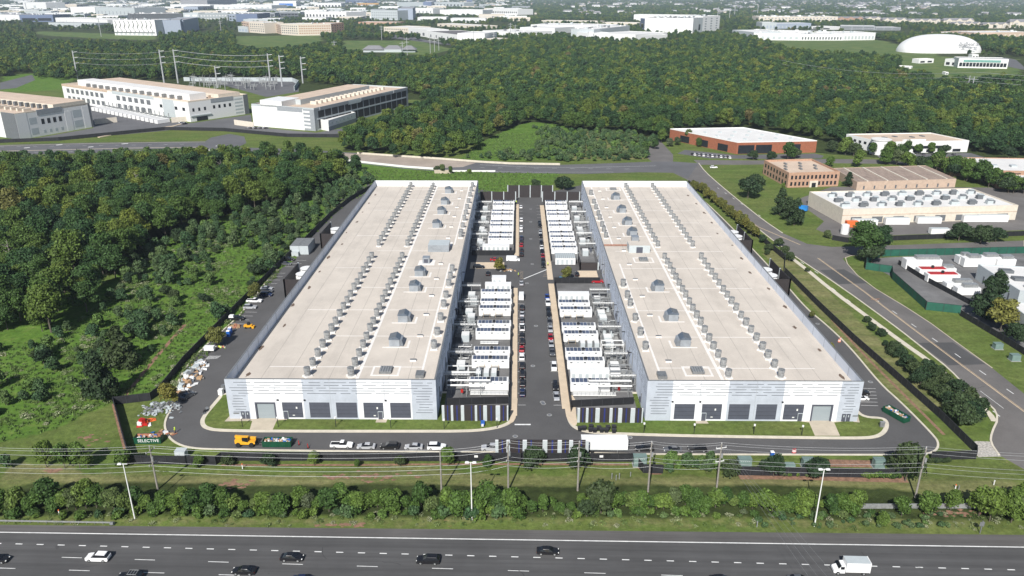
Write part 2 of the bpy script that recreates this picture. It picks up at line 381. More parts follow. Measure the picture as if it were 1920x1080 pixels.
# ================================================================== highway
def hw(px1, py1, px2, py2):                   # extend a line seen in the photo well past the frame
    a, b_ = Vector(G(px1, py1)), Vector(G(px2, py2)); d = (b_ - a).normalized(); return tuple(a - d * 260), tuple(b_ + d * 260)
e1 = hw(0, 984, 1920, 1003); solid = hw(0, 998, 1920, 1026)
def below(line, d): 
    a, b_ = Vector(line[0]), Vector(line[1]); n = Vector((-(b_ - a).y, (b_ - a).x)).normalized(); return tuple(a - n * d), tuple(b_ - n * d)
s40 = below(solid, 40)
def tracks(m, k=.10):                        # worn wheel tracks, crack sealing and stains along the lanes
    nt = m.node_tree; N = nt.nodes; L = nt.links; b = N['Principled BSDF']; src = b.inputs['Base Color'].links[0].from_socket; tc = N.new('ShaderNodeTexCoord')
    mp = N.new('ShaderNodeMapping'); mp.inputs['Rotation'].default_value = (0, 0, -math.atan2(solid[1][1] - solid[0][1], solid[1][0] - solid[0][0])); L.new(tc.outputs['Object'], mp.inputs[0])
    for st, sc_, lo_, hi_, a_, b_ in (((.004, 1, 1), .55, .86, 1.16, .35, .65), ((.05, 1.2, 1), .8, .93, 1.07, .3, .7), ((.5, .5, 1), .9, 1, .72, .70, .74)):
        m2 = N.new('ShaderNodeMapping'); m2.inputs['Scale'].default_value = st; L.new(mp.outputs[0], m2.inputs[0]); n = N.new('ShaderNodeTexNoise'); n.inputs['Scale'].default_value = sc_; n.inputs['Detail'].default_value = 5; L.new(m2.outputs[0], n.inputs['Vector'])
        r = N.new('ShaderNodeMapRange'); r.inputs['From Min'].default_value = a_; r.inputs['From Max'].default_value = b_; r.inputs['To Min'].default_value = lo_; r.inputs['To Max'].default_value = hi_; L.new(n.outputs['Fac'], r.inputs[0])
        v = N.new('ShaderNodeVectorMath'); v.operation = 'SCALE'; L.new(src, v.inputs[0]); L.new(r.outputs[0], v.inputs['Scale']); src = v.outputs[0]
    L.new(src, b.inputs['Base Color'])
tracks(M_hwy); tracks(M_shld)
struct('highway', poly_top([solid[0], s40[0], s40[1], solid[1]], .012, M_hwy))
struct('highway_shoulder', poly_top([e1[0], solid[0], solid[1], e1[1]], .008, M_shld))
mk = MB(); ribbon(list(solid), .28, .018, M_mark, mk)
d1 = hw(0, 1019, 1920, 1069)
dashes(*d1, 1.5, 3.1, .25, .018, M_mark, mk, start=1.2)
d2 = hw(50, 1043, 1230, 1078); dashes(*d2, 4.3, 11.2, .16, .018, M_mark, mk, start=4.)
for k_ in range(1, 6): dashes(*below(d2, 3.65 * k_), 4.3, 11.2, .16, .018, M_mark, mk, start=4. + 3.7 * k_)
struct('highway_markings', mk)

# ================================================================== site roads, kerbs, lawns
outer = [(640, 372), (592, 425), (553, 488), (512, 512), (457, 583), (433, 607), (390, 643), (337, 700), (325, 760), (308, 790), (311, 812), (326, 830), (357, 841), (420, 843), (700, 847), (1100, 849), (1180, 852), (1600, 853), (1735, 853), (1756, 845), (1760, 832), (1752, 818), (1690, 755), (1650, 720), (1593, 650), (1547, 607), (1513, 580), (1470, 530), (1400, 455), (1330, 385), (1290, 352), (1100, 345), (1020, 362), (950, 362), (860, 350), (740, 345), (690, 345)]
struct('site_road', poly_top(GP(outer), .006, M_asph))
kb = MB()
ribbon(smooth(GP(outer[3:31]), 2), .55, .004, M_kerb, kb, h=.15)
# inner islands: raised lawns in front of the buildings with a wide concrete kerb
def island(px, m, name, closed=True):
    w_ = smooth(GP(px), 2, True); c0 = Vector((sum(p[0] for p in w_) / len(w_), sum(p[1] for p in w_) / len(w_)))
    k = MB(); k.prism([tuple(p) for p in w_], .004, .14, M_kerb)
    return w_
def inset(pts, d):
    n = len(pts); a = sum(pts[i][0] * pts[(i + 1) % n][1] - pts[(i + 1) % n][0] * pts[i][1] for i in range(n)); s_ = 1 if a > 0 else -1; q = []
    for i, p in enumerate(pts):
        t = (Vector(pts[(i + 1) % n]) - Vector(pts[i - 1])).normalized(); q.append((p[0] - t.y * s_ * d, p[1] + t.x * s_ * d))
    return q
M_lawn = gm
# the wide kerb islands
isl = [[(424, 728), (398, 758), (376, 784), (375, 797), (384, 805), (410, 810), (560, 811), (760, 811), (880, 811), (925, 806), (950, 799), (964, 790), (969, 775), (969, 740), (955, 735), (830, 735)],
       [(1058, 735), (1060, 770), (1064, 790), (1074, 803), (1095, 811), (1130, 815), (1300, 820), (1500, 823), (1600, 824), (1640, 823), (1660, 815), (1668, 800), (1664, 787), (1650, 782), (1622, 781), (1608, 770), (1600, 745), (1200, 735)]]
ym = MB()
for p in isl:
    w_ = smooth(GP(p), 2, True); kb.prism(w_, .004, .14, M_kerb)
    ym.prism(inset(w_, 1.15), .1, .156, gm)
struct('kerbs', kb); struct('front_lawns', ym)
# side verge left (between road and fence) is plain ground; yards
yb = MB()
YL = dict(x0=-20.6, x1=-2.7); YR = dict(x0=15.4, x1=33.2)
yb.box(-20.8, -2.4, 187., 281.5, .02, .17, M_yard); yb.box(-20.8, -1.9, 326., 416.5, .02, .17, M_yard)
yb.box(14.6, 33.6, 186.5, 289., .02, .17, M_yard); yb.box(14.2, 33.6, 316., 416.5, .02, .17, M_yard)
struct('equipment_yard_pavement', yb)
wk = MB()
def wall_strip(p, q, wd, m): ribbon([p, q], wd, .03, m, wk, h=.15)
wall_strip((-1.2, 186), (-1.2, 284), 2.1, M_walkc); wall_strip((-.7, 324), (-.7, 412), 2.0, M_walkc)
wall_strip((13.7, 190), (13.3, 289), 2.3, M_walkc); wall_strip((13.2, 294), (13.0, 410), 2.3, M_walkc)
poly = smooth(GP([(952, 742), (958, 780), (953, 797), (966, 790), (969, 770), (971, 742)]), 1, True); wk.prism(poly, .1, .20, M_walkc)
poly = smooth(GP([(1058, 742), (1060, 778), (1066, 790), (1076, 800), (1083, 796), (1080, 778), (1078, 742)]), 1, True); wk.prism(poly, .1, .20, M_walkc)
wk.box(-20.5, -6., 307., 315., .01, .10, M_walkc)             # loading apron by the left yard
wk.box(19., 33., 290.6, 293.8, .01, .45, M_walkc); wk.box(25, 33, 297, 304.5, .01, .12, M_walkc)
struct('walkways', wk)
ap = MB()
def px_prism(pts, z0, z1, m, mb): mb.prism(GP(pts, z1), z0, z1, m)
for pts in ([(421, 790), (434, 776), (541, 776), (538, 787), (519, 788), (511, 806), (468, 806), (473, 789)], [(1493, 789), (1490, 779), (1573, 779), (1583, 790), (1564, 792), (1575, 817), (1528, 817), (1517, 792)],
            [(704, 792), (707, 784), (727, 784), (724, 792)], [(1305, 794), (1304, 787), (1323, 787), (1329, 794)], [(1602, 776), (1609, 780), (1612, 792), (1600, 791)]): px_prism(pts, .1, .166, M_conc, ap)
struct('concrete_aprons', ap)
# parking bays and road paint on the site
pm = MB()
def lineY(a, b_, n, dx, wd=.14, mb=pm):         # n short bay lines starting along a-b, running dx in +x
    a, b_ = Vector(a), Vector(b_)
    for i in range(n):
        p = a.lerp(b_, i / (n - 1)); ribbon([tuple(p), (p.x + dx, p.y - .2)], wd, .016, M_mark, mb)
lineY(G(457, 585), G(433, 607), 4, 5.); lineY(G(512, 512), G(485, 545), 6, 5.2); lineY(G(553, 488), G(535, 500), 3, 5)
lineY(G(1614, 760), G(1611, 728), 6, 4.8)
for i in range(13): y = 192 + i * 6.9; ribbon([(.0, y), (2.3, y)], .13, .016, M_mark, pm); ribbon([(12.5, y), (10.2, y)], .13, .016, M_mark, pm)
for i in range(14): y = 330 + i * 6.2; ribbon([(.3, y), (2.4, y)], .13, .016, M_mark, pm); ribbon([(12.0, y), (9.8, y)], .13, .016, M_mark, pm)
ribbon([G(965, 796), G(995, 796)], .6, .016, M_mark, pm)
ribbon([G(982, 523), G(1026, 505)], .5, .016, M_mark, pm)
for i in range(6): ribbon([G(1018 + i * 1.5, 518 - i * 3), G(1026 + i * .4, 518 - i * 3)], .12, .016, M_marky, pm)
for i in range(6): ribbon([G(975, 521 - i * 2.6), G(981, 523 - i * 2.6)], .12, .016, M_marky, pm)
for i in range(9): ribbon([G(385 + i * 2.6, 674 - i * .2), G(393 + i * 2.6, 667)], .14, .016, M_mark, pm)
for p in [(995, 392), (995, 416), (995, 448), (998, 495), (988, 531), (1005, 611), (999, 686), (1019, 757), (1030, 778), (966, 818), (1632, 716), (1533, 607), (1017, 754), (1181, 820)]:
    x, y = G(*p); pm.prism([(x + .75 * math.cos(a), y + .75 * math.sin(a)) for a in np.linspace(0, 2 * math.pi, 13)[:-1]], .007, .02, M_concg); pm.prism([(x + .45 * math.cos(a), y + .45 * math.sin(a)) for a in np.linspace(0, 2 * math.pi, 13)[:-1]], .02, .026, M_groove)
struct('site_road_markings', pm)

# ================================================================== the other roads
def road(name, px, m, z=.01): return struct(name, poly_top(GP(px), z, m))
street = [(1920, 880), (1873, 853), (1857, 830), (1859, 812), (1872, 785), (1862, 763), (1813, 727), (1780, 692), (1743, 663), (1680, 613), (1580, 540), (1470, 467), (1400, 412), (1333, 362), (1290, 338), (1262, 324), (1240, 312), (1262, 305), (1310, 306), (1322, 322), (1350, 347), (1390, 380), (1430, 412), (1467, 437), (1513, 457), (1560, 463), (1700, 459), (1920, 451), (1920, 468), (1720, 474), (1600, 478), (1580, 485), (1617, 527), (1727, 593), (1800, 647), (1860, 690), (1920, 738), (2050, 850), (2050, 960)]
road('street', street, M_street, .012)
pt = MB(); poly_top(GP([(1537, 506), (1583, 505), (1628, 531), (1573, 533)]), .017, M_patch, pt); poly_top(GP([(1722, 643), (1787, 642), (1848, 683), (1778, 685)]), .017, M_patch, pt)
struct('street_asphalt_patches', pt)
sm = MB()
for a in ([(1343, 370), (1420, 425), (1500, 459)], [(1533, 484), (1620, 547), (1700, 608), (1780, 668), (1920, 772)]):
    ribbon(GP(a), .3, .02, M_marky, sm)
    ribbon([(x + .5, y) for x, y in GP(a)], .14, .02, M_marky, sm)
for a, b_ in (((1360, 395), (1545, 520)), ((1560, 540), (1900, 800)), ((1345, 352), (1430, 408)), ((1640, 560), (1910, 745))): dashes(G(*a), G(*b_), 3, 9, .28, .02, M_mark, sm)
ribbon(GP([(1838, 733), (1882, 766)]), .15, .02, M_mark, sm)
st_l = smooth(GP(street[1:15]), 1); kr = MB(); ribbon(st_l, .5, .004, M_kerb, kr, h=.14)
ribbon(smooth(GP(street[18:24]), 1), .5, .004, M_kerb, kr, h=.14)
ribbon(smooth(GP(street[27:36]), 1), .35, .004, M_conc, kr, h=.12)
struct('street_kerbs', kr); struct('street_markings', sm)

sw = MB(); ribbon(smooth(GP([(1462, 470), (1500, 495), (1560, 545), (1640, 604), (1700, 648), (1735, 672), (1770, 700)]), 1), 1.9, .006, M_kerb, sw, h=.1)
ribbon(smooth(GP([(1775, 703), (1815, 738), (1855, 775), (1864, 790)]), 1), 1.6, .006, M_kerb, sw, h=.1)
struct('street_sidewalk', sw)
# back road with its concrete bridge deck
back_n = [(1310, 306), (1262, 303), (1227, 303), (1150, 306), (1050, 309), (950, 307), (900, 304), (820, 298), (740, 292), (673, 287), (640, 285), (560, 280), (470, 277), (400, 276)]
back_s = [(400, 286), (470, 287), (560, 292), (640, 300), (700, 307), (760, 314), (820, 318), (880, 322), (927, 324), (1000, 325), (1100, 326), (1200, 323), (1262, 324), (1290, 335)]
road('back_road', back_n + back_s, M_far, .017)
dk = MB(); poly_top(GP([(640, 287), (673, 289), (740, 294), (820, 299), (893, 305), (868, 313), (820, 315.5), (760, 312), (700, 305.5), (640, 299)]), .03, M_deck, dk); struct('bridge_deck', dk)
bmk = MB()
ribbon(GP([(900, 309), (1000, 313.5), (1100, 314), (1230, 311)]), .3, .03, M_mark, bmk)
dashes(G(900, 314.5), G(1200, 317), 3, 9, .3, .03, M_mark, bmk); ribbon(GP([(880, 320.5), (1000, 323), (1150, 322.5)]), .25, .03, M_mark, bmk)
struct('back_road_markings', bmk)
bw = thing('bridge', 'long pale concrete road bridge with low parapets behind the left white building', 'bridge')
rl = MB(); ribbon(GP([(670, 288.5), (740, 293.4), (820, 298.6), (900, 304.8), (960, 308), (1050, 309.5)]), .5, 0, M_kerb, rl, h=1.3); part('far_parapet', rl, bw)
rl = MB(); ribbon(GP([(640, 300.5), (700, 307.5), (760, 314), (817, 318)]), .8, 0, M_steelw, rl, h=1.2); part('near_parapet', rl, bw)
rl = MB(); ribbon(GP([(640, 302.5), (700, 309), (760, 316), (817, 320)]), 1.6, 0.02, M_groove, rl, h=.05); part('deck_edge', rl, bw)
rl = MB(); x, y = G(832, 325); rl.box(x - 6, x + 5, y - .5, y + .5, 0, 2.2, M_conc); x, y = G(900, 322); rl.box(x - 22, x + 10, y - .2, y + .2, 0, 1., M_steelw); part('abutment', rl, bw)
# left far divided road
road('parkway', [(-600, 286), (-200, 276), (0, 272), (150, 268), (300, 266), (385, 265), (395, 258), (430, 251), (458, 256), (462, 268), (445, 277), (400, 283), (270, 284), (130, 288), (0, 291), (-200, 296), (-600, 308)], M_far, .014)
pk = MB()
ribbon(GP([(-100, 276), (0, 273.4), (150, 269.5), (300, 267), (385, 266.3)]), .8, .03, M_conc, pk); ribbon(GP([(-100, 287), (0, 283.5), (130, 280.5), (250, 277.5), (370, 276)]), 1.6, .03, M_conc, pk)
for o_, in ((275.6,), (286.4,)):
    dashes(G(0, o_), G(370, o_ - 5.5), 3, 9, .35, .03, M_mark, pk)
for q in ((45, 277.5, 56, 276.6), (105, 272, 117, 271), (165, 276, 175, 275), (228, 270, 240, 269)): ribbon([G(q[0], q[1]), G(q[2], q[3])], 2.2, .035, M_mark, pk)
struct('parkway_markings', pk)
pd = MB(); poly_top(GP([(200, 281.5), (370, 277.3), (376, 279), (290, 281.5)]), .02, gm, pd); struct('median_grass', pd)
M_white_d = mat('white_gravel', (.5, .47, .42), .95, var=.3, scale=2)
struct('stone_apron', poly_top(GP([(1812, 833), (1830, 827), (1857, 828), (1862, 840), (1880, 856), (1835, 857), (1826, 850)]), .008, M_white_d))
# red soil strips
M_soil = mat('red_mulch', (.27, .155, .10), .95, var=.25, scale=1)
so = MB()
for a, wd in (([(415, 872), (640, 872), (900, 870), (1180, 871)], .8), ([(213, 757), (225, 805), (243, 870)], 1.), ([(1385, 893), (1480, 893), (1600, 897), (1700, 899)], 2.6), ([(1560, 600), (1620, 665), (1700, 745), (1770, 815)], .9), ([(1545, 868), (1640, 870)], 3.2), ([(1250, 867), (1350, 867)], 2.2), ([(1190, 872), (1215, 888), (1240, 888)], .8)):
    ribbon(smooth(GP(a), 1), wd, .007, M_soil, so)
for (x_, y_, rx, ry) in ((440, 908, 5, 1.8), (705, 894, 7.5, 2.4), (170, 822, 5, 3), (98, 882, 3, 1.2), (630, 894, 2.5, .9), (1640, 560, 2, 1), (1800, 962, 9, 1.3), (640, 985, 6, .5)):
    cx, cy_ = G(x_, y_); r3 = random.Random(int(x_)); [so.face([(bx + q_ * math.cos(a) * r3.uniform(.5, 1.3), by + q_ * .55 * math.sin(a) * r3.uniform(.5, 1.3), .007 + .0015 * k_) for a in np.linspace(0, 2 * math.pi, 15)[:-1]], M_soil) for k_, (bx, by, q_) in enumerate([(cx + rx * r3.gauss(0, .5), cy_ + ry * r3.gauss(0, .5), r3.uniform(.3, 1.1)) for _q in range(int(8 + 2 * rx))])]
ribbon(smooth(GP([(347, 608), (310, 650), (280, 685), (240, 735), (225, 752)]), 1), 1.3, .007, M_soil, so)
struct('bare_soil', so)

road('office_road', [(1300, 300), (1420, 301), (1480, 299), (1560, 298), (1640, 299), (1760, 303), (1920, 308), (2050, 312), (2050, 322), (1920, 317), (1760, 311), (1640, 307), (1560, 306), (1480, 307), (1400, 309), (1312, 309)], M_street, .022)
road('office_parking', [(1284, 281), (1380, 291), (1528, 288), (1545, 292), (1540, 297), (1440, 298), (1330, 297), (1270, 288)], M_far, .018)
road('office_parking', [(1640, 289), (1820, 287), (1850, 296), (1760, 300), (1650, 296)], M_far, .018)
road('office_parking', [(1222, 262), (1236, 262), (1262, 290), (1262, 303), (1222, 303), (1205, 288), (1216, 282)], M_street, .013)

M_tar = mat('tar_seal', (.03, .03, .032), .8)
cr = MB(); rc = random.Random(31)
for _ in range(16):                          # sealed cracks across highway, street and drives
    px, py = rc.choice([(rc.uniform(100, 1850), rc.uniform(1030, 1078)), (rc.uniform(1500, 1850), 0)]) 
    if py == 0: py = 470 + (px - 1480) * .72 + 8
    x, y = G(px, py); a = rc.uniform(0, 3.1); pts = [(x, y)]
    for _k in range(6): a += rc.uniform(-.4, .4); pts.append((pts[-1][0] + .7 * math.cos(a), pts[-1][1] + .7 * math.sin(a)))
    ribbon(pts, .09, .024, M_tar, cr)
struct('road_crack_seal', cr)
# ================================================================== the two data centres
nt = M_roof.node_tree; N = nt.nodes; L = nt.links; b = N['Principled BSDF']; src = b.inputs['Base Color'].links[0].from_socket   # specks and dirt on the membrane
tc = N.new('ShaderNodeTexCoord')
for sc_, lo_, hi_, k_, st_ in ((.55, .64, .72, .55, (1, 1, 1)), (.12, .5, .75, .80, (1, .2, 1)), (1.7, .68, .72, .7, (1, 1, 1))):
    mp = N.new('ShaderNodeMapping'); mp.inputs['Scale'].default_value = st_; n = N.new('ShaderNodeTexNoise'); n.inputs['Scale'].default_value = sc_; n.inputs['Detail'].default_value = 9; n.inputs['Roughness'].default_value = .75
    mr = N.new('ShaderNodeMapRange'); mr.inputs['From Min'].default_value = lo_; mr.inputs['From Max'].default_value = hi_; mr.inputs['To Min'].default_value = 1; mr.inputs['To Max'].default_value = k_
    mx = N.new('ShaderNodeVectorMath'); mx.operation = 'SCALE'; L.new(tc.outputs['Object'], mp.inputs[0]); L.new(mp.outputs[0], n.inputs['Vector']); L.new(n.outputs['Fac'], mr.inputs[0]); L.new(src, mx.inputs[0]); L.new(mr.outputs[0], mx.inputs['Scale']); src = mx.outputs[0]
L.new(src, b.inputs['Base Color'])
ZR, ZP, YF, YB = 9.4, 12.4, 183.6, 416.
def fan_mb():
    m = MB(); n = 12
    ring = lambda r, z: [(r * math.cos(2 * math.pi * k / n), r * math.sin(2 * math.pi * k / n), z) for k in range(n)]
    m.box(-1.1, 1.1, -1.1, 1.1, 0, .35, M_walk)
    m.hull(ring(.86, .35), ring(.86, 1.9), M_galv); m.hull(ring(.92, 1.0), ring(.92, 1.12), M_galvd)
    m.hull(ring(.97, 1.9), ring(.97, 2.75), M_galv, M_galvd); m.box(-.93, .93, -.09, .09, 2.75, 2.9, M_galv); m.box(-.09, .09, -.93, .93, 2.751, 2.86, M_galv)
    return m
nt = M_roof.node_tree
M_hoodd = mat('dark_cowl_metal', (.13, .16, .20), .35, .3, var=.15, scale=2)
fan_me = fan_mb().mesh('exhaust_fan')
M_seamw = mat('panel_joint_grey', (.36, .38, .41), .8)  # plain grey of the joint lines between facade panels
def data_centre(x0, x1, label, flip, fans, edge_fans, hoods, panels, bays, roll, seamx):
    t = thing('data_centre', label, 'building', ((x0 + x1) / 2, YF, 0))
    ox, oy = t.location.x, t.location.y
    T = Matrix.Translation((-ox, -oy, 0))
    def P(name, mb, parent=t, label=None):
        me = mb.mesh(name) if isinstance(mb, MB) else mb
        if parent == t: me.transform(T)
        return part(name, me, parent, label=label)
    m = MB(); m.box(x0 + .4, x1 - .4, YF + .4, YB - .4, 8.9, ZR, M_roof); roof = link('roof', m.mesh('roof'), t, (-ox, -oy, 0))
    # seams, walkway strips, stains: marks on the membrane
    s = MB()
    for i, fx_ in enumerate(seamx): s.box(fx_ - .06, fx_ + .06, YF + .4, YB - .4, ZR - .01, ZR + .012, M_seam)
    part('roof_seam', s, roof)
    wkx = fans[1] + (1.9 if not flip else -1.9)
    s = MB(); s.box(wkx - .45, wkx + .45, YF + .5, YB - 1, ZR, ZR + .02, M_walk)
    ex = (edge_fans[0][0] - 1.9) if not flip else (edge_fans[0][0] + 1.9)
    s.box(ex - .3, ex + .3, YF + .5, 287, ZR, ZR + .02, M_walk); s.box(ex - .3, ex + .3, 311, YB - 2, ZR, ZR + .02, M_walk)
    for yy in np.linspace(197, 408, 11):
        a, b_ = (x0 + 8, ex) if int(yy) % 2 else (min(fans[0], ex), max(fans[0], ex))
        s.box(min(a, b_), max(a, b_) if not flip else x1 - 8, yy - .15, yy + .15, ZR, ZR + .016, M_walk)
    part('roof_walkway', s, roof)
    r4 = random.Random(5 + flip)
    ox_ = x0 + 3 if not flip else x1 - 3
    for yy in np.arange(192, 410, 17):
        xx = ox_ + r4.uniform(-1.4, 1.4); k = r4.uniform(.3, .8); s = MB()
        s.face([(xx + k * math.cos(a) * r4.uniform(.5, 1.2), yy + 2.2 * k * math.sin(a) * r4.uniform(.5, 1.4), ZR + .024) for a in np.linspace(0, 2 * math.pi, 13)[:-1]], M_stain); part('roof_stain', s, roof)
    # fans
    ys = list(np.linspace(191.3, 292, 18)) + list(np.linspace(308.5, 412, 18))
    for fx_ in fans[:2]:
        for yy in ys: part('exhaust_fan', fan_me, t, (fx_ - ox, yy - oy, ZR))
    for fx_, yy in edge_fans: part('exhaust_fan', fan_me, t, (fx_ - ox, yy - oy, ZR))
    rf_ = random.Random(8 + flip)
    for c_ in t.children:
        if c_.name.startswith('exhaust_fan'): k_ = rf_.uniform(.93, 1.06); c_.rotation_euler = (0, 0, rf_.choice([0, 1.57, .5, .9]) + rf_.uniform(-.1, .1)); c_.scale = (k_, k_, rf_.uniform(.9, 1.08)); c_.location.y += rf_.uniform(-.25, .25)
    s = MB()
    for fx_ in fans[:2]: s.box(fx_ - .35, fx_ + .35, 190, 293, ZR, ZR + .1, M_walk); s.box(fx_ - .35, fx_ + .35, 307, 412, ZR, ZR + .1, M_walk)
    P('fan_curb', s)
    for hx, hy in hoods:
        h = MB(); e = thing('hood_unit', None, None); e.parent = t
        e.name = 'rooftop_air_handler'; e.location = (-ox, -oy, 0)
        hh = e
        hood_parts_flat(hh, hx, hy, -1 if flip else 1)
    # small low vents between
    for i, yy in enumerate(np.linspace(201, 405, 13)):
        s = MB(); vx = (hoods[0][0] + (6.5 if not flip else -6.5)); s.box(vx - .9, vx + .9, yy - .5, yy + .5, ZR, ZR + .5, M_walk, top=M_galvd); P('low_vent', s)
    # walls
    th = .4
    s = MB(); s.box(x0, x0 + th, YF + .41, YB, 0, ZP, M_side); s.box(x1 - th, x1, YF + .41, YB, 0, ZP, M_side)
    s.box(x0 + th, x1 - th, YB - th, YB, 0, ZP, M_white); P('wall', s)
    s = MB()
    for xx in ((x0 - .02, x0 + th + .02), (x1 - th - .02, x1 + .02)): s.box(*xx, YF + .41, YB, ZP, ZP + .08, M_galvd)
    s.box(x0 + th + .03, x1 - th - .03, YB - th - .02, YB + .02, ZP, ZP + .08, M_steelw); s.box(x0, x1, YF - .03, YF + .4, ZP, ZP + .08, M_galvd); P('parapet_cap', s)
    s = MB()                                          # vertical joints and downpipes on the long walls
    for yy in np.arange(YF + 9, YB, 9.2):
        for xa in (x0 - .02, x1 - .01): s.box(xa, xa + .03, yy - .06, yy + .06, 0, ZP - .1, M_groove)
        xi = x1 - th - .02 if flip else x0 + th - .01; s.box(xi, xi + .03, yy - .05, yy + .05, ZR, ZP - .1, M_groove)
    P('panel_joint', s)
    # reveal lines along the long inner wall
    s = MB(); xa = x1 if not flip else x0; r5 = random.Random(3)
    for k in range(9):
        z = 11.6 - k * .55; yy = YF + 1
        while yy < YB - 4:
            ln = r5.uniform(3, 9); s.box(xa - .015 - (0 if not flip else .005), xa + .02, yy, min(yy + ln, YB - 1), z, z + .07, M_groove); yy += ln + r5.uniform(1, 2.5)
    P('reveal_line', s)
    # front: panels with openings
    z0o, z1o = .55, 5.35
    for (a, b_, mt) in panels:
        ops = [o for o in bays if a < (o[0] + o[1]) / 2 < b_]
        s = MB(); s.box(a, b_, YF, YF + .4, z1o, ZP, mt); cur = a
        for (oa, ob) in ops: s.box(cur, oa, YF, YF + .4, 0, z1o, mt); s.box(oa, ob, YF, YF + .4, 0, z0o if (oa, ob) != roll else .12, mt); cur = ob
        s.box(cur, b_, YF, YF + .4, 0, z1o, mt); P('facade_panel', s)
    s = MB(); r6 = random.Random(9 + flip)
    for k in range(5):
        z = 11.35 - k * .83; xx = x0 + 1 + r6.uniform(0, 3)
        while xx < x1 - 1.5:
            ln = r6.uniform(2.6, 8); s.box(xx, min(xx + ln, x1 - 1), YF - .012, YF + .01, z, z + .17, M_groove); xx += ln + r6.uniform(.8, 1.5)
    for (a, b_) in ((x0 + .6, panels[0][1] - .4), (panels[-1][0] + .6, x1 - .7)):
        for k in range(5, 12): z = 11.35 - k * .83; s.box(a + r6.uniform(.3, 1.4), b_ - r6.uniform(.2, 1.4), YF - .012, YF + .01, z, z + .17, M_groove)
    P('facade_groove', s)
    s = MB()
    for (a, b_, mt) in panels:
        for xx in ([(a + b_) / 2] if mt is M_white or b_ - a > 12 else []): s.box(xx - .05, xx + .05, YF - .014, YF + .01, .1, ZP - .05, M_seamw)
    s.box(x0 + .05, x1 - .05, YF - .013, YF + .01, 6.05, 6.1, M_seamw); P('facade_joint', s)
    for (oa, ob) in bays:
        if (oa, ob) == roll:
            s = MB(); s.box(oa, ob, YF + .32, YF + .38, .12, z1o, M_roller)
            d = P('roller_door', s)
            s = MB(); s.box(oa, oa + .45, YF - .01, YF + .31, .12, z1o, M_dark); s.box(ob - .45, ob, YF - .01, YF + .31, .12, z1o, M_dark); s.box(oa + .45, ob - .45, YF - .01, YF + .31, z1o - .45, z1o, M_dark)
            part('door_frame', s, d, (-0, 0, 0)).data.transform(T)
        else:
            s = MB(); s.box(oa, ob, YF + .12, YF + .3, z0o, z1o, M_dark)
            for k in range(1, 4): s.box(oa + .02, ob - .02, YF + .112, YF + .12, z0o + k * 1.2, z0o + k * 1.2 + .05, M_black)
            P('louvred_opening', s)
    for bi in ((1, 0) if not flip else (1, 0), (4, 1)):
        oa, ob = bays[bi[0]]; xx = (oa + .2) if (bi[1] == 0) else ob - 1.3
        if flip and bi[0] == 1: xx = oa + .1
        if not flip and bi[0] == 4: xx = ob - 1.5
        s = MB(); s.box(xx, xx + 1.15, YF - .05, YF + .11, .15, 2.5, M_dark)
        for q in ((xx - .1, xx), (xx + 1.15, xx + 1.25)): s.box(*q, YF - .07, YF + .1, .15, 2.6, M_lgrey)
        s.box(xx, xx + 1.15, YF - .07, YF + .1, 2.5, 2.6, M_lgrey); P('service_door', s)
    xd = (panels[0][1] - 2.6) if not flip else panels[-1][0] + 1.4
    for k in (0, 1):
        s = MB(); s.box(xd + k * 1.25, xd + k * 1.25 + 1.05, YF - .08, YF - .005, .16, 2.5, M_dark); s.box(xd + k * 1.25 + .4, xd + k * 1.25 + .65, YF - .1, YF - .08, 1.5, 2.1, M_lgrey); P('entrance_door', s)
    s = MB(); q = xd - 2.1 if not flip else xd + 2.9; s.box(q, q + 1.6, YF - .06, YF - .005, 1.7, 2.05, M_galvd); P('address_plate', s)
    for (oa, ob) in bays[1:-1:3] + bays[:1]:
        s = MB(); q = (oa if flip else ob) + (.55 if not flip else -.9); s.box(q, q + .45, YF - .35, YF, 6., 6.3, M_black); P('wall_lamp', s)
    for bi in (1, 4):
        s = MB(); oa, ob = bays[bi]; s.box(ob - 1.9, ob - 1.5, YF + .1, YF + .119, 3.3, 3.9, M_lamp); s.box(oa + 2.6, oa + 3.2, YF + .1, YF + .119, 1.1, 1.4, M_lamp); P('notice_sign', s)
    return t, ox, oy
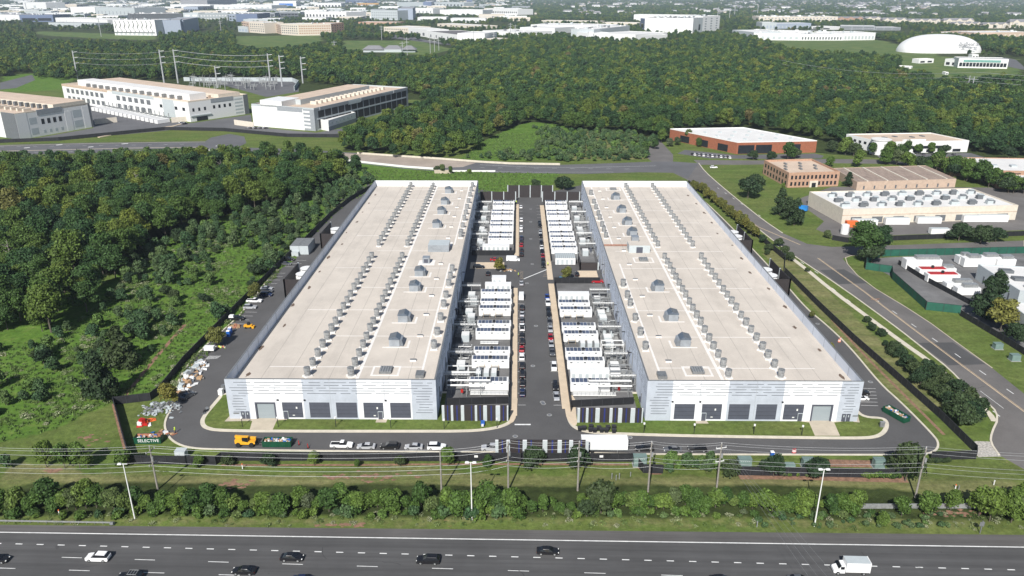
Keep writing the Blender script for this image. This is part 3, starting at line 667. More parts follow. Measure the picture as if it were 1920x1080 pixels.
def hood_parts_flat(e, x, y, fl):
    m = MB(); m.box(x - 4, x + 4, y - 2.7, y - 2.1, ZR, ZR + .05, M_walk); m.box(x - 4 if fl < 0 else x + 3.3, x - 3.3 if fl < 0 else x + 4, y - 2.1, y + 2.4, ZR, ZR + .05, M_walk)
    b = [(x - 2.0, y - 1.9), (x + 1.1, y - 1.9), (x + 1.1, y + 1.9), (x - 2.0, y + 1.9)] if fl > 0 else [(x - 1.1, y - 1.9), (x + 2.0, y - 1.9), (x + 2.0, y + 1.9), (x - 1.1, y + 1.9)]
    m.prism(b, ZR, ZR + 2.3, M_hood); part('housing', m, e)
    t = MB(); xa, xb, xc = (x - 2.1, x + .1, x + 1.3) if fl > 0 else (x + 2.1, x - .1, x - 1.3)
    z = ZR + 2.3
    t.hull([(xa, y - 2, z), (xc, y - 2, z), (xc, y + 2, z), (xa, y + 2, z)], [(xa, y - 1.95, z + .35), (xb, y - 1.95, z + .95), (xb, y + 1.95, z + .95), (xa, y + 1.95, z + .35)], M_hoodd, M_hoodd)
    for k in range(6): yy = y - 1.8 + k * .7; t.hull([(xa, yy, z + .36), (xb, yy, z + .96), (xb, yy + .1, z + .96), (xa, yy + .1, z + .36)], [(xa, yy, z + .44), (xb, yy, z + 1.04), (xb, yy + .1, z + 1.04), (xa, yy + .1, z + .44)], M_galvd)
    part('roof_cowl', t, e)
    l = MB()
    for k in range(6):
        z = ZR + .35 + k * .36; xa = x + 1.1 * fl; xb = x + (2.3 - k * .08) * fl
        l.hull([(xa, y - 1.85, z), (xb, y - 1.85, z - .2), (xb, y + 1.85, z - .2), (xa, y + 1.85, z)], [(xa, y - 1.85, z + .13), (xb, y - 1.85, z - .07), (xb, y + 1.85, z - .07), (xa, y + 1.85, z + .13)], M_hood)
    part('louvre', l, e)
gX = lambda px: GY(px, YF)
LB = [(gX(480), gX(519)), (gX(531), gX(569)), (gX(582), gX(620)), (gX(632), gX(671)), (gX(683), gX(720)), (gX(733), gX(771))]
LP = [(-79.2, gX(470), M_pale), (gX(470), gX(572), M_white), (gX(572), gX(673), M_pale), (gX(673), gX(774), M_white), (gX(774), -22.1, M_pale)]
RB = [(gX(1262), gX(1300)), (gX(1313), gX(1350)), (gX(1363), gX(1402)), (gX(1414), gX(1452)), (gX(1465), gX(1502)), (gX(1516), gX(1556))]
RP = [(34.9, gX(1256), M_pale), (gX(1256), gX(1359), M_white), (gX(1359), gX(1461), M_pale), (gX(1461), gX(1565), M_white), (gX(1565), 92.8, M_pale)]
eL = [(-25.2, G(x, y, ZR)[1]) for x, y in ((811, 655), (817, 629), (824, 602), (830, 577), (834, 560), (840, 538), (843, 524), (847, 510), (863, 446), (865, 440), (867, 428), (871, 415), (873, 403), (876, 393), (879, 382), (881, 370), (883, 360), (885, 352))]
eR = [(38.2, G(x, y, ZR)[1]) for x, y in ((1213, 656), (1203, 630), (1193, 603), (1183, 575), (1177, 560), (1169, 538), (1137, 447), (1133, 436), (1129, 427), (1124, 414), (1121, 406), (1117, 394), (1113, 383), (1108, 367))]
dcl = data_centre(-79.2, -22.1, 'long white data centre left of the central road, with rows of roof fans', 0, (-58.8, -46.6), eL, [(-37, y) for y in (212.4, 230.7, 258.2, 273.8, 337.6, 360.2, 378.2, 401.4)], LP, LB, LB[0], (-71.5, -64, -52.5, -30.5, -36.))
dcr = data_centre(34.9, 92.8, 'long white data centre right of the central road, with rows of roof fans', 1, (73.3, 58.7), eR, [(50.3, y) for y in (213, 232.3, 259, 325.9, 342.6, 363.8, 388.6)], RP, RB, RB[5], (84, 79.5, 66, 44, 52))
def roofbit(dc, name, fn, label=None):
    m = MB(); fn(m); me = m.mesh(name); me.transform(Matrix.Translation((-dc[1], -dc[2], 0))); return part(name, me, dc[0], label=label)
roofbit(dcl, 'penthouse', lambda m: (m.box(-37.2, -28.6, 301, 308.5, ZR, ZR + 2.9, M_hood, top=M_lgrey), m.box(-38.2, -28, 309.5, 314.5, ZR, ZR + .05, M_walk)), 'pale grey flat-topped box penthouse at mid roof')
roofbit(dcl, 'roof_hatch', lambda m: (m.box(-37.6, -34, 310, 314, ZR + .05, ZR + .6, M_galvd)))
roofbit(dcl, 'small_air_handler', lambda m: (m.box(-39.5, -33, 284.6, 290.6, ZR, ZR + .05, M_walk), m.box(-37.8, -35, 286.4, 289.4, ZR + .05, ZR + 2.4, M_hood), m.box(-37.2, -35.6, 286.3, 286.4, ZR + .4, ZR + 1.9, M_dark)))
def skylight(cx, cy_):
    def f(m):
        for q in ((cx - 4, cx + 4, cy_ - 3, cy_ - 2.4), (cx - 4, cx + 4, cy_ + 2.4, cy_ + 3), (cx - 4, cx - 3.4, cy_ - 2.4, cy_ + 2.4), (cx + 3.4, cx + 4, cy_ - 2.4, cy_ + 2.4)): m.box(*q, ZR, ZR + .05, M_walk)
        m.box(cx - 1.7, cx + 1.7, cy_ - 1.8, cy_ + 1.8, ZR, ZR + .7, M_galvd)
        for k in range(5): m.box(cx - 1.6 + k * .7, cx - 1.2 + k * .7, cy_ - 1.7, cy_ + 1.7, ZR + .7, ZR + .82, M_galv)
    return f
for a in ((-37.4, 194.5),): roofbit(dcl, 'flat_louvre_vent', skylight(*a))
for a in ((50.9, 195), (50.2, 291.5), (51.5, 409)): roofbit(dcr, 'flat_louvre_vent', skylight(*a))
roofbit(dcr, 'penthouse', lambda m: (m.box(45.6, 54.2, 300.5, 307, ZR, ZR + 3.2, M_lgrey, top=M_roof), m.box(48.6, 51.2, 300.4, 300.5, ZR, ZR + 2.5, M_dark), m.tube([(50, 305, ZR + 3.2), (50, 305, ZR + 6)], .06, M_galv), m.tube([(49.3, 305, ZR + 5), (50.7, 305, ZR + 5)], .04, M_galv)), 'pale box penthouse with a dark louvre and a mast')
roofbit(dcr, 'small_air_handler', lambda m: (m.box(46.5, 54, 313.5, 314.3, ZR, ZR + .05, M_walk), m.box(48.8, 51.8, 315, 318.5, ZR, ZR + 2.2, M_hood)))
roofbit(dcr, 'roof_pipe', lambda m: [m.tube([(35.6, 309 + k, ZR + .5), (47, 309 + k, ZR + .5)], .14, M_rust) for k in (0, .9)])
for dc, xx in ((dcl, (-28.5, -26.2)), (dcr, (39, 41.5))): roofbit(dc, 'flat_vent', lambda m: m.box(xx[0], xx[1], 190, 193.2, ZR, ZR + 1., M_galvd))

# ================================================================== equipment yards
def enclosure(n_pan=9, fan_at=4, stairs=False):
    """white generator enclosure, 11.6 x 3.0 x 3.3 m, origin at the left front corner"""
    root = thing('generator_enclosure', '', 'generator', group='white generator enclosures in the yards beside the central road')
    m = MB(); m.box(.1, 11.5, .05, 3.05, 0, .3, M_galvd); m.box(0, 11.6, 0, 3.1, .3, 3.25, M_cont)
    for k in range(1, 8): m.box(k * 1.45 - .015, k * 1.45 + .015, -.006, .0, .5, 3.1, M_lgrey)
    part('body', m, root)
    pw = 10.8 / n_pan
    for k in range(n_pan):
        mm = MB(); gr = k >= n_pan - 2
        mm.box(.35 + k * pw, .35 + (k + 1) * pw - .13, .35, 2.8, 3.252, 3.33, M_solarg if gr or k == fan_at else M_solar)
        if gr:
            for q in range(3): mm.box(.45 + k * pw + q * .33, .5 + k * pw + q * .33, .35, 2.8, 3.33, 3.37, M_galv)
        part('roof_panel' if k != fan_at else 'roof_fan', mm, root)
    mm = MB(); mm.tube([(.35 + (fan_at + .5) * pw, 1.6, 3.33), (.35 + (fan_at + .5) * pw, 1.6, 3.75)], .5, M_black, 10); part('exhaust', mm, root)
    for k in (2.2, 6.6):
        mm = MB(); mm.box(k, k + .95, -.03, -.008, .35, 2.4, M_cont); mm.box(k + .8, k + .86, -.07, -.03, 1.3, 1.5, M_black); part('door', mm, root)
    if stairs:
        for k in (1.6, 6.0):
            mm = MB(); mm.box(k, k + 2.4, -1.2, -.05, .9, .98, M_galvd)
            for q in (k, k + 2.35): mm.box(q, q + .06, -1.2, -1.14, 0, 1.9, M_marky); mm.box(q, q + .06, -.2, -.14, .9, 1.9, M_marky)
            mm.box(k, k + 2.4, -1.2, -1.15, 1.85, 1.92, M_marky); mm.box(k, k + 2.4, -1.2, -1.15, 1.4, 1.45, M_marky)
            for q in range(4): mm.box(k - .25 * (q + 1), k - .25 * q, -1.1, -.3, .75 - .22 * q, .8 - .22 * q, M_galvd)
            part('access_stair', mm, root)
    for k in range(5):
        mm = MB(); q = .9 + k * 2.1; mm.box(q, q + .7, -.02, 0, 2.45, 2.9, M_lgrey if k % 2 else M_galvd); part('vent', mm, root)
    mm = MB(); mm.box(11.6, 11.9, .6, 2.5, .6, 2.8, M_galvd); part('radiator_grille', mm, root)
    return root
e_st = Proto(enclosure(stairs=True)); e_pl = Proto(enclosure())
def enc_lab(side, i, which): return f'white generator enclosure, {which} of the {ORD[i]} pair from the front in the {side} yard'
L_ = [(-14.3, 199.6), (-14.3, 213.9), (-14.2, 235.), (-14.1, 255.2), (-14.1, 276.4 - 5)]
for i, (x, y) in enumerate(L_):
    (e_st if i in (1, 3) else e_pl).put((x, y, .17), label=enc_lab('left', i, 'nearer'))
    if i in (1, 2, 3): e_pl.put((x + .2, y + 6.6, .17), label=enc_lab('left', i, 'farther'))
for i, (x, y) in enumerate([(-14.0, 339.5), (-13.9, 359.4), (-13.9, 379), (-13.7, 398.6)]):
    e_pl.put((x, y, .17), label=enc_lab('left', i + 5, 'nearer')); e_pl.put((x, y + 7, .17), label=enc_lab('left', i + 5, 'farther'))
for i, (x, y) in enumerate([(15.4, 199.1), (15.3, 213.3), (15.2, 233.3), (15.0, 254.2)]):
    (e_st if i in (2, 3) else e_pl).put((x, y, .17), label=enc_lab('right', i, 'nearer'))
    if i: e_pl.put((x - .2, y + 6.6, .17), label=enc_lab('right', i, 'farther'))
for i, (x, y) in enumerate([(14.8, 325.5), (14.7, 341), (14.7, 359.4), (14.6, 379), (14.6, 398.6)]):
    e_pl.put((x, y, .17), label=enc_lab('right', i + 4, 'nearer')); e_pl.put((x, y + 7, .17), label=enc_lab('right', i + 4, 'farther'))
def cabin(x, y, wx, wy, h, label, name='equipment_cabin', top=None, cat='equipment cabin'):
    t = thing(name, label, cat, (x, y, .17)); m = MB(); m.box(0, wx, 0, wy, .15, h, M_cont, top=top); m.box(.1, wx - .1, .1, wy - .1, 0, .15, M_galvd); part('body', m, t)
    m = MB(); m.box(-.08, wx + .08, -.08, wy + .08, h, h + .14, M_steelw, top=top or M_cont); part('roof', m, t)
    m = MB()
    for k in range(int(wx // 2)): m.box(.5 + k * 2, 1.5 + k * 2, -.03, -.01, .3, h - .5, M_lgrey)
    part('door', m, t); return t
cabin(-12.8, 283.0 - 4, 10, 3, 3.2, 'plain white cabin at the rear end of the near left yard')
cabin(-10.3, 287.5 - 4, 5.5, 4, 4.0, 'tall white cabin behind the plain one at the rear of the near left yard')
cabin(-16.0, 328.3, 12., 3.2, 3., 'long low white cabin at the front end of the far left yard')
cabin(15.8, 205.7, 15, 3.1, 3.2, 'low white cabin between the first two enclosures of the right yard')
cabin(15.2, 268.5, 11.6, 3.4, 3.3, 'plain white cabin without roof panels at the rear of the near right yard')
t = cabin(16., 311.5, 8.6, 7., 3., 'square pale grey plant cabin with ribbed roof by the right turning bay', top=M_lgrey)
m = MB(); [m.box(k * .85, k * .85 + .12, 0, 7, 3.14, 3.24, M_galvd) for k in range(11)]; part('roof_rib', m, t)
def chiller(x, y, lab, s=1., mt=None):
    t = thing('switchgear_cabinet', lab, 'electrical cabinet', (x, y, .17), group='grey switchgear cabinets and transformers in the yards'); mt = mt or M_lgrey
    m = MB(); m.box(0, 2.6 * s, 0, 3.4, 0, 2.5, mt, top=M_steelw); part('body', m, t)
    m = MB(); [m.box(-.5, 0, .3 + k * .36, .42 + k * .36, .3, 2.1, M_galvd) for k in range(8)]; part('cooling_fin', m, t)
    m = MB(); [m.box(.15 + k * .8 * s, .8 * s + k * .8 * s, -.03, 0, .2, 2.3, M_lgrey) for k in range(3)]; part('door', m, t)
    return t
def cable_bridge(xa, xb, y, lab):
    """steel pipe and cable rack on legs, from the enclosure to the building wall"""
    t = thing('cable_rack', lab, 'cable rack', (xa, y, .17), group='steel cable racks running to the building walls'); n = xb - xa; s_ = 1 if n > 0 else -1; n = abs(n)
    m = MB()
    for q in (-.7, .7):
        for z in (3.7, 4.5): m.box(*sorted((0, s_ * n)), q - .06, q + .06, z, z + .12, M_galv)
    for k in np.arange(0, n + .1, .9): m.box(min(s_ * k, s_ * k + .06), max(s_ * k, s_ * k + .06), -.7, .7, 3.72, 3.8, M_galv); m.box(min(s_ * k, s_ * k + .05), max(s_ * k, s_ * k + .05), -.72, -.66, 3.75, 4.55, M_galv)
    part('truss', m, t)
    for k in (.3, n / 2, n - .3):
        for q in (-.7, .7): mm = MB(); mm.box(min(s_ * k, s_ * k + .14), max(s_ * k, s_ * k + .14), q - .07, q + .07, 0, 3.7, M_galv); part('leg', mm, t)
    m = MB()
    for q in (-.4, 0, .4): m.tube([(0, q, 4.05), (s_ * n, q, 4.05)], .13, M_steelw)
    part('pipe', m, t); return t
def pipe_frame(x, y, wx, wy, h, lab, mt=None):
    t = thing('steel_portal_frame', lab, 'steel frame', (x, y, .17)); mt = mt or M_steelw
    nx_ = int(wx // 3)
    for k in range(nx_ + 1):
        for yy in (0, wy): m = MB(); m.box(k * wx / nx_ - .1, k * wx / nx_ + .1, yy - .1, yy + .1, 0, h, mt); part('post', m, t)
    m = MB(); [m.box(0, wx, yy - .14, yy + .14, h, h + .28, mt) for yy in (0, wy)]; [m.box(k * wx / nx_ - .1, k * wx / nx_ + .1, 0, wy, h + .28, h + .42, mt) for k in range(nx_ + 1)]; part('beam', m, t); return t
WL = 'by the left data centre wall'; WR = 'by the right data centre wall'
rr = random.Random(21)
for i, y in enumerate([201.5, 216.5, 238., 258.5, 275., 342., 361.5, 381, 400.5]):
    cable_bridge(-14.3, -21.9, y + 1.5, f'{ORD[i]} grey cable rack from the front {WL}')
    if i == 0: continue
    for k, (dx, dy, s_) in enumerate([(-4.6, -4.6, 1), (-3.6, -9.2, .9)][:2 if i in (3, 4, 5, 6) else 1]): chiller(-14.3 + dx, y + dy, f'pale grey cabinet in the {ORD[i]} bay {WL}, {"front" if k else "rear"} one')
for i, y in enumerate([201., 216, 236.5, 257.5, 271, 328, 344, 362, 381.5, 401]):
    cable_bridge(27.2, 34.8, y + 1.5, f'{ORD[i]} grey cable rack from the front {WR}')
    if i: chiller(28.6, y - 4.6, f'pale grey cabinet in the {ORD[i]} bay {WR}, rear one'); 
    if i in (2, 3, 7): chiller(28.8, y - 9, f'pale grey cabinet in the {ORD[i]} bay {WR}, front one')
for i, (x, y) in enumerate([(-12.6, 206.5), (-10.3, 206.5), (-8.0, 206.5), (20.5, 227.6), (22.8, 227.6), (25.1, 227.6)]):
    chiller(x, y, f'small grey box unit, {ORD[i % 3]} of three in a row in the {"left" if i < 3 else "right"} yard', .6)
pipe_frame(-21.2, 203.5, 9.5, 4., 4.2, 'white steel portal frame beside the front enclosure in the left yard')
pipe_frame(27., 223.4, 7, 3.4, 3.8, 'white steel portal frame in the middle of the near right yard')
pipe_frame(27.5, 205, 6.6, 4, 4., 'grey steel frame over pipes near the front of the right yard', M_galv)
pipe_frame(27.4, 264, 6.2, 5, 3.8, 'grey steel frame at the rear of the near right yard', M_galv)
for sgn, x0_, lab in ((1, -20.4, 'left'), (-1, 33., 'right')):
    for j, (y, z) in enumerate(((198.2, 4.3), (196.4, 3.6))):
        t = thing('pipe_run', f'{"upper" if j == 0 else "lower"} white insulated pipe run before the first enclosure in the {lab} yard', 'pipe', (x0_, y, .17))
        m = MB(); xe = 12.4 - 2.4 * j; [m.tube([(0, q, z), (sgn * xe, q, z), (sgn * xe, q + .6, z)], .14, M_steelw) for q in (0, .5)]; part('pipe', m, t)
        for k in (1, 5.5, 9.5): m = MB(); m.box(*sorted((sgn * k, sgn * k + .12)), -.1, .1, 0, z, M_galv); part('post', m, t)
for i, (x, y, wx) in enumerate([(-13.8, 196.6, 11), (16., 196.2, 12.5), (-12.5, 231, 6.)]):
    t = thing('service_platform', f'pale railed service platform {["in front of the first left enclosure", "in front of the first right enclosure", "in front of the third left enclosure"][i]}', 'platform', (x, y, .17))
    m = MB(); m.box(0, wx, 0, 1.8, .5, .75, M_steelw); part('deck', m, t)
    m = MB(); [m.box(0, wx, -.03, .03, z, z + .05, M_galv) for z in (1.2, 1.7)]; [m.box(k, k + .05, -.03, .03, .75, 1.75, M_galv) for k in np.arange(0, wx, 1.2)]; part('railing', m, t)
for x, y, l in ((-16.2, 197.3, 'left'), (29.6, 199.3, 'right')):
    t = thing('fire_post', f'small red fire cabinet on a post near the front of the {l} yard', 'fire cabinet', (x, y, .17)); m = MB(); m.box(-.35, .35, -.25, .25, .9, 1.9, M_red); part('cabinet', m, t); m = MB(); m.box(-.08, .08, -.08, .08, 0, .9, M_galv); part('post', m, t)
# dense grey pipework in every bay, one thing per bay, and conduits on the building walls
pads = MB()
def pipework(xa, xb, y, lab, seed):
    q = random.Random(seed); t = thing('pipework', lab, 'pipework', (xa, y, .17), 0, 'grey pipework in the equipment yards'); W_ = xb - xa
    pads.box(xa + .2, xb - .2, y - 6.5, y - .4, .172, .176 + .04, M_concg)
    for k in range(7):
        m = MB(); yy = -q.uniform(.5, 6.3); z = q.uniform(.5, 3.4); x0_, x1_ = sorted((q.uniform(0, W_), q.uniform(0, W_))); x1_ = max(x1_, x0_ + 1.5); mt = q.choice([M_galv, M_galvd, M_galv, M_steelw])
        m.tube([(x0_, yy, 0), (x0_, yy, z), (x1_, yy, z), (x1_, yy + q.uniform(.5, 2), z)], q.uniform(.07, .15), mt, 5); part('pipe', m, t)
    for k in range(6):
        m = MB(); cx_, cy_ = q.uniform(.2, W_ - 1), -q.uniform(.8, 6.4); a, b_, h = q.uniform(.4, 1.2), q.uniform(.4, 1.3), q.uniform(.6, 2.1); m.box(cx_, cx_ + a, cy_, cy_ + b_, 0, h, q.choice([M_lgrey, M_galv, M_galvd, M_galv, M_dark])); part('junction_box', m, t)
    m = MB(); yy = -q.uniform(2.5, 4.5)
    for z in (2.6, 3.1): m.box(0, W_, yy - .5, yy - .44, z, z + .06, M_galv); m.box(0, W_, yy + .44, yy + .5, z, z + .06, M_galv)
    for k in np.arange(0, W_, .7): m.box(k, k + .06, yy - .5, yy + .5, 2.62, 2.68, M_galv); m.box(k, k + .05, yy - .5, yy - .46, 2.6, 3.15, M_galv)
    for k in (.1, W_ - .2): m.box(k, k + .1, yy - .05, yy + .05, 0, 2.6, M_galv)
    part('cable_tray', m, t)
for i, y in enumerate([207, 222, 229, 244, 250, 264, 270.5, 335, 347, 354, 367, 373.5, 387, 393, 408]): pipework(-21.6, -15., y, f'tangle of grey pipes and boxes {WL}, {ORD[i]} from the front', i)
for i, y in enumerate([206, 213.5, 221.5, 228.5, 242, 249.5, 263, 268, 333, 349, 356, 368, 374.5, 387.5, 394, 408.5]): pipework(27.8, 34.2, y, f'tangle of grey pipes and boxes {WR}, {ORD[i]} from the front', 40 + i)
pads.box(19, 27, 294.4, 300, .01, .014, M_asph)
struct('equipment_pads', pads)
def wall_bits(dc, xw, s_, seed):
    q = random.Random(seed)
    for y in np.arange(192, 412, 8.3):
        if 287 < y < 325 and s_ > 0: continue
        y = y + q.uniform(-2, 2); h = q.uniform(4, 8.5); roofbit(dc, 'conduit', lambda m: (m.box(min(xw, xw + s_ * .18), max(xw, xw + s_ * .18), y, y + .22, .3, h, M_galvd)))
        if q.random() < .75: z = q.uniform(1, 4); w_ = q.uniform(.8, 2.2); roofbit(dc, 'wall_cabinet', lambda m: (m.box(min(xw, xw + s_ * .5), max(xw, xw + s_ * .5), y + .6, y + .6 + w_, z, z + q.uniform(.8, 2.), M_galv if q.random() < .6 else M_dark)))
        if q.random() < .35: roofbit(dc, 'wall_lamp', lambda m: m.box(min(xw, xw + s_ * 1.1), max(xw, xw + s_ * 1.1), y + 3, y + 3.3, 6.4, 6.6, M_black))
wall_bits(dcl, -22.1, 1, 3); wall_bits(dcr, 34.9, -1, 4)
# striped screen walls
def screen(x0, x1, y, h, lab, pat, seed=0, dy=.5):
    t = thing('screen_wall', lab, 'screen wall', (x0, y, 0)); W_ = x1 - x0; cx_ = 0.; r = random.Random(seed); tot = sum(p[1] * (.72 if p[0] == 'g' else 1) for p in pat)
    for kind, w_ in pat:
        w_ = w_ * (.72 if kind == 'g' else 1) / tot * W_; m = MB()
        if kind == 'g': m.box(cx_, cx_ + w_, -.25, .25, 0, h - .15, M_lgrey, top=M_cont); part('grey_panel', m, t)
        else:
            m.box(cx_, cx_ + w_, -.15, .15, 0, h, M_brown); q = part('brown_panel', m, t)
            if kind == 'b': m = MB(); m.box(cx_ + w_ * .42, cx_ + w_ * .57, -.17, -.152, 0, h - .02, M_blue); part('blue_stripe', m, q)
        cx_ += w_
    return t
screen(GY(829, 183), GY(953, 183), 183.2, 4.9, 'low brown wall with grey bars and blue stripes closing the left yard', [('g', 1.1), ('b', 2), ('g', 1.), ('b', 2.4), ('g', 1.4), ('d', 1.3), ('b', 2), ('g', 1), ('b', 1.9), ('g', 1.6), ('b', 2.7), ('g', 1.9), ('b', 2.1), ('g', .6)])
screen(GY(1082, 182.5), GY(1204, 182.5), 182.6, 4.6, 'low brown wall with grey bars and blue stripes closing the right yard', [('g', 1.), ('b', 1.7), ('g', 1.0), ('b', 2.), ('g', 1.7), ('b', 2.8), ('g', 1.2), ('b', 1.6), ('g', 1.6), ('b', 2.4), ('g', 1.8), ('b', 1.9), ('g', .5)])
screen(GY(929, 166), GY(1102, 166), 165.3, 5.4, 'striped brown, grey and blue screen wall by the site gate on the front road', [('g', 1.2), ('b', 2.2), ('g', 1.3), ('d', 1.5), ('b', 2.), ('g', 1.6), ('b', 2.4), ('d', 1.9), ('g', 1.8), ('b', 2.8), ('g', 1.6), ('b', 2.), ('g', 1.5), ('d', 1.2), ('b', 2.2), ('g', 1.2)])
def dark_wall(pts, h, lab, step=6.):
    t = thing('dark_screen_wall', lab, 'screen wall', (*pts[0], 0)); o = Vector(pts[0])
    m = MB(); ribbon([tuple(Vector(p) - o) for p in pts], .3, 0, M_brown, m, h=h); part('panel', m, t)
    for a, b_ in zip(pts, pts[1:]):
        a, b_ = Vector(a), Vector(b_); n = max(1, int((b_ - a).length // step))
        for k in range(n + 1):
            p = a.lerp(b_, k / n) - o; m = MB(); m.box(p.x - .25, p.x + .25, p.y - .3, p.y + .3, 0, h + .1, M_lgrey); part('post', m, t)
    return t
dark_wall([(-6, 428), (19.5, 428)], 7., 'tall dark screen wall with pale posts closing the far end of the central road')
dark_wall([(-21.5, 419), (-1.5, 419)], 5.5, 'dark screen wall with pale posts behind the far left yard')
dark_wall([(33.8, 306), (26.2, 306), (26.2, 319)], 3.2, 'low dark screen wall round the small court in the right turning bay', 30)
dark_wall([(13.5, 419), (34.2, 419)], 5.5, 'dark screen wall with pale posts behind the far right yard')
for i, (y, h) in enumerate(((275.3, 7.5), (326., 7.))): dark_wall([(93.2, y), (103.9, y), (103.6, y + 24)], h, f'dark screen wall round the white tanks beside the right data centre, {["nearer", "farther"][i]} one', 12)
for i, (y, h, xe) in enumerate(((272., 8., -88.8), (334., 7., -90.))): dark_wall([(-79.6, y), (xe, y), (xe + .3, y + 19)], h, f'dark screen wall round the white tanks beside the left data centre, {["nearer", "farther"][i]} one', 12)
def tank(x, y, lab):
    t = thing('water_tank', lab, 'tank', (x, y, 0)); n = 14; ring = lambda r, z: [(r * math.cos(2 * math.pi * k / n), r * math.sin(2 * math.pi * k / n), z) for k in range(n)]
    m = MB(); m.hull(ring(2.6, 0), ring(2.6, 6), M_cont); m.hull(ring(2.6, 6), ring(1, 6.9), M_cont); part('shell', m, t)
    m = MB(); [m.box(2.5 * math.cos(a) - .03, 2.5 * math.cos(a) + .03, 2.5 * math.sin(a) - .03, 2.5 * math.sin(a) + .03, 6, 7.1, M_cont) for a in np.linspace(0, 6.28, 13)[:-1]]; m.hull(ring(2.62, 7), ring(2.62, 7.1), M_cont); part('railing', m, t)
for i, (x, y, l) in enumerate([(-84.2, 281, 'nearest to the front beside the left data centre'), (-84.2, 287.6, 'second from the front beside the left data centre'), (-84.6, 342, 'farthest beside the left data centre'),
                              (98.2, 281, 'nearest beside the right data centre'), (98.2, 287.6, 'second beside the right data centre'), (98.4, 332, 'third beside the right data centre'), (98.4, 338.6, 'farthest beside the right data centre')]): tank(x, y, 'round white tank with a rim railing, ' + l)
# ================================================================== vehicles (built facing +x, origin on the ground at the centre)
PAINT = {}
def paint(c):
    if c not in PAINT:
        col = dict(white=(.78, .78, .78), black=(.012, .012, .014), silver=(.42, .43, .45), grey=(.10, .105, .115), red=(.33, .012, .02), blue=(.015, .05, .25), cyan=(.02, .22, .38), navy=(.012, .02, .06))[c]
        PAINT[c] = mat(c + '_car_paint', col, .28, .15 if c in ('silver', 'grey') else 0, var=.02, spec=.6)
    return PAINT[c]
def loft(mb, secs, m, topm=None):                # secs: (x, half width bottom, half width top, z0, z1)
    b = len(mb.v); k = mb.mi(m); kt = mb.mi(topm) if topm else k
    for x, wb, wt, z0, z1 in secs: mb.v += [(x, -wb, z0), (x, wb, z0), (x, wt, z1), (x, -wt, z1)]
    for i in range(len(secs) - 1):
        a, c = b + 4 * i, b + 4 * i + 4
        for q, (p, r) in enumerate(((0, 1), (1, 2), (2, 3), (3, 0))): mb.f.append((a + p, a + r, c + r, c + p)); mb.m.append(kt if q == 2 else k)
    mb.f.append((b + 3, b + 2, b + 1, b)); mb.m.append(k); e = b + 4 * (len(secs) - 1); mb.f.append((e, e + 1, e + 2, e + 3)); mb.m.append(k)
def wheel_me():
    m = MB(); n = 14; ring = lambda r, y: [(r * math.cos(2 * math.pi * k / n), y, r * math.sin(2 * math.pi * k / n)) for k in range(n)]
    m.hull(ring(.34, -.12)[::-1], ring(.34, .12)[::-1], M_tyre, M_tyre); return m.mesh('wheel')
def rim_me():
    m = MB(); n = 10; ring = lambda r, y: [(r * math.cos(2 * math.pi * k / n), y, r * math.sin(2 * math.pi * k / n)) for k in range(n)]
    m.hull(ring(.21, -.13)[::-1], ring(.21, .13)[::-1], M_galv); return m.mesh('rim')
W_ME, R_ME = wheel_me(), rim_me()
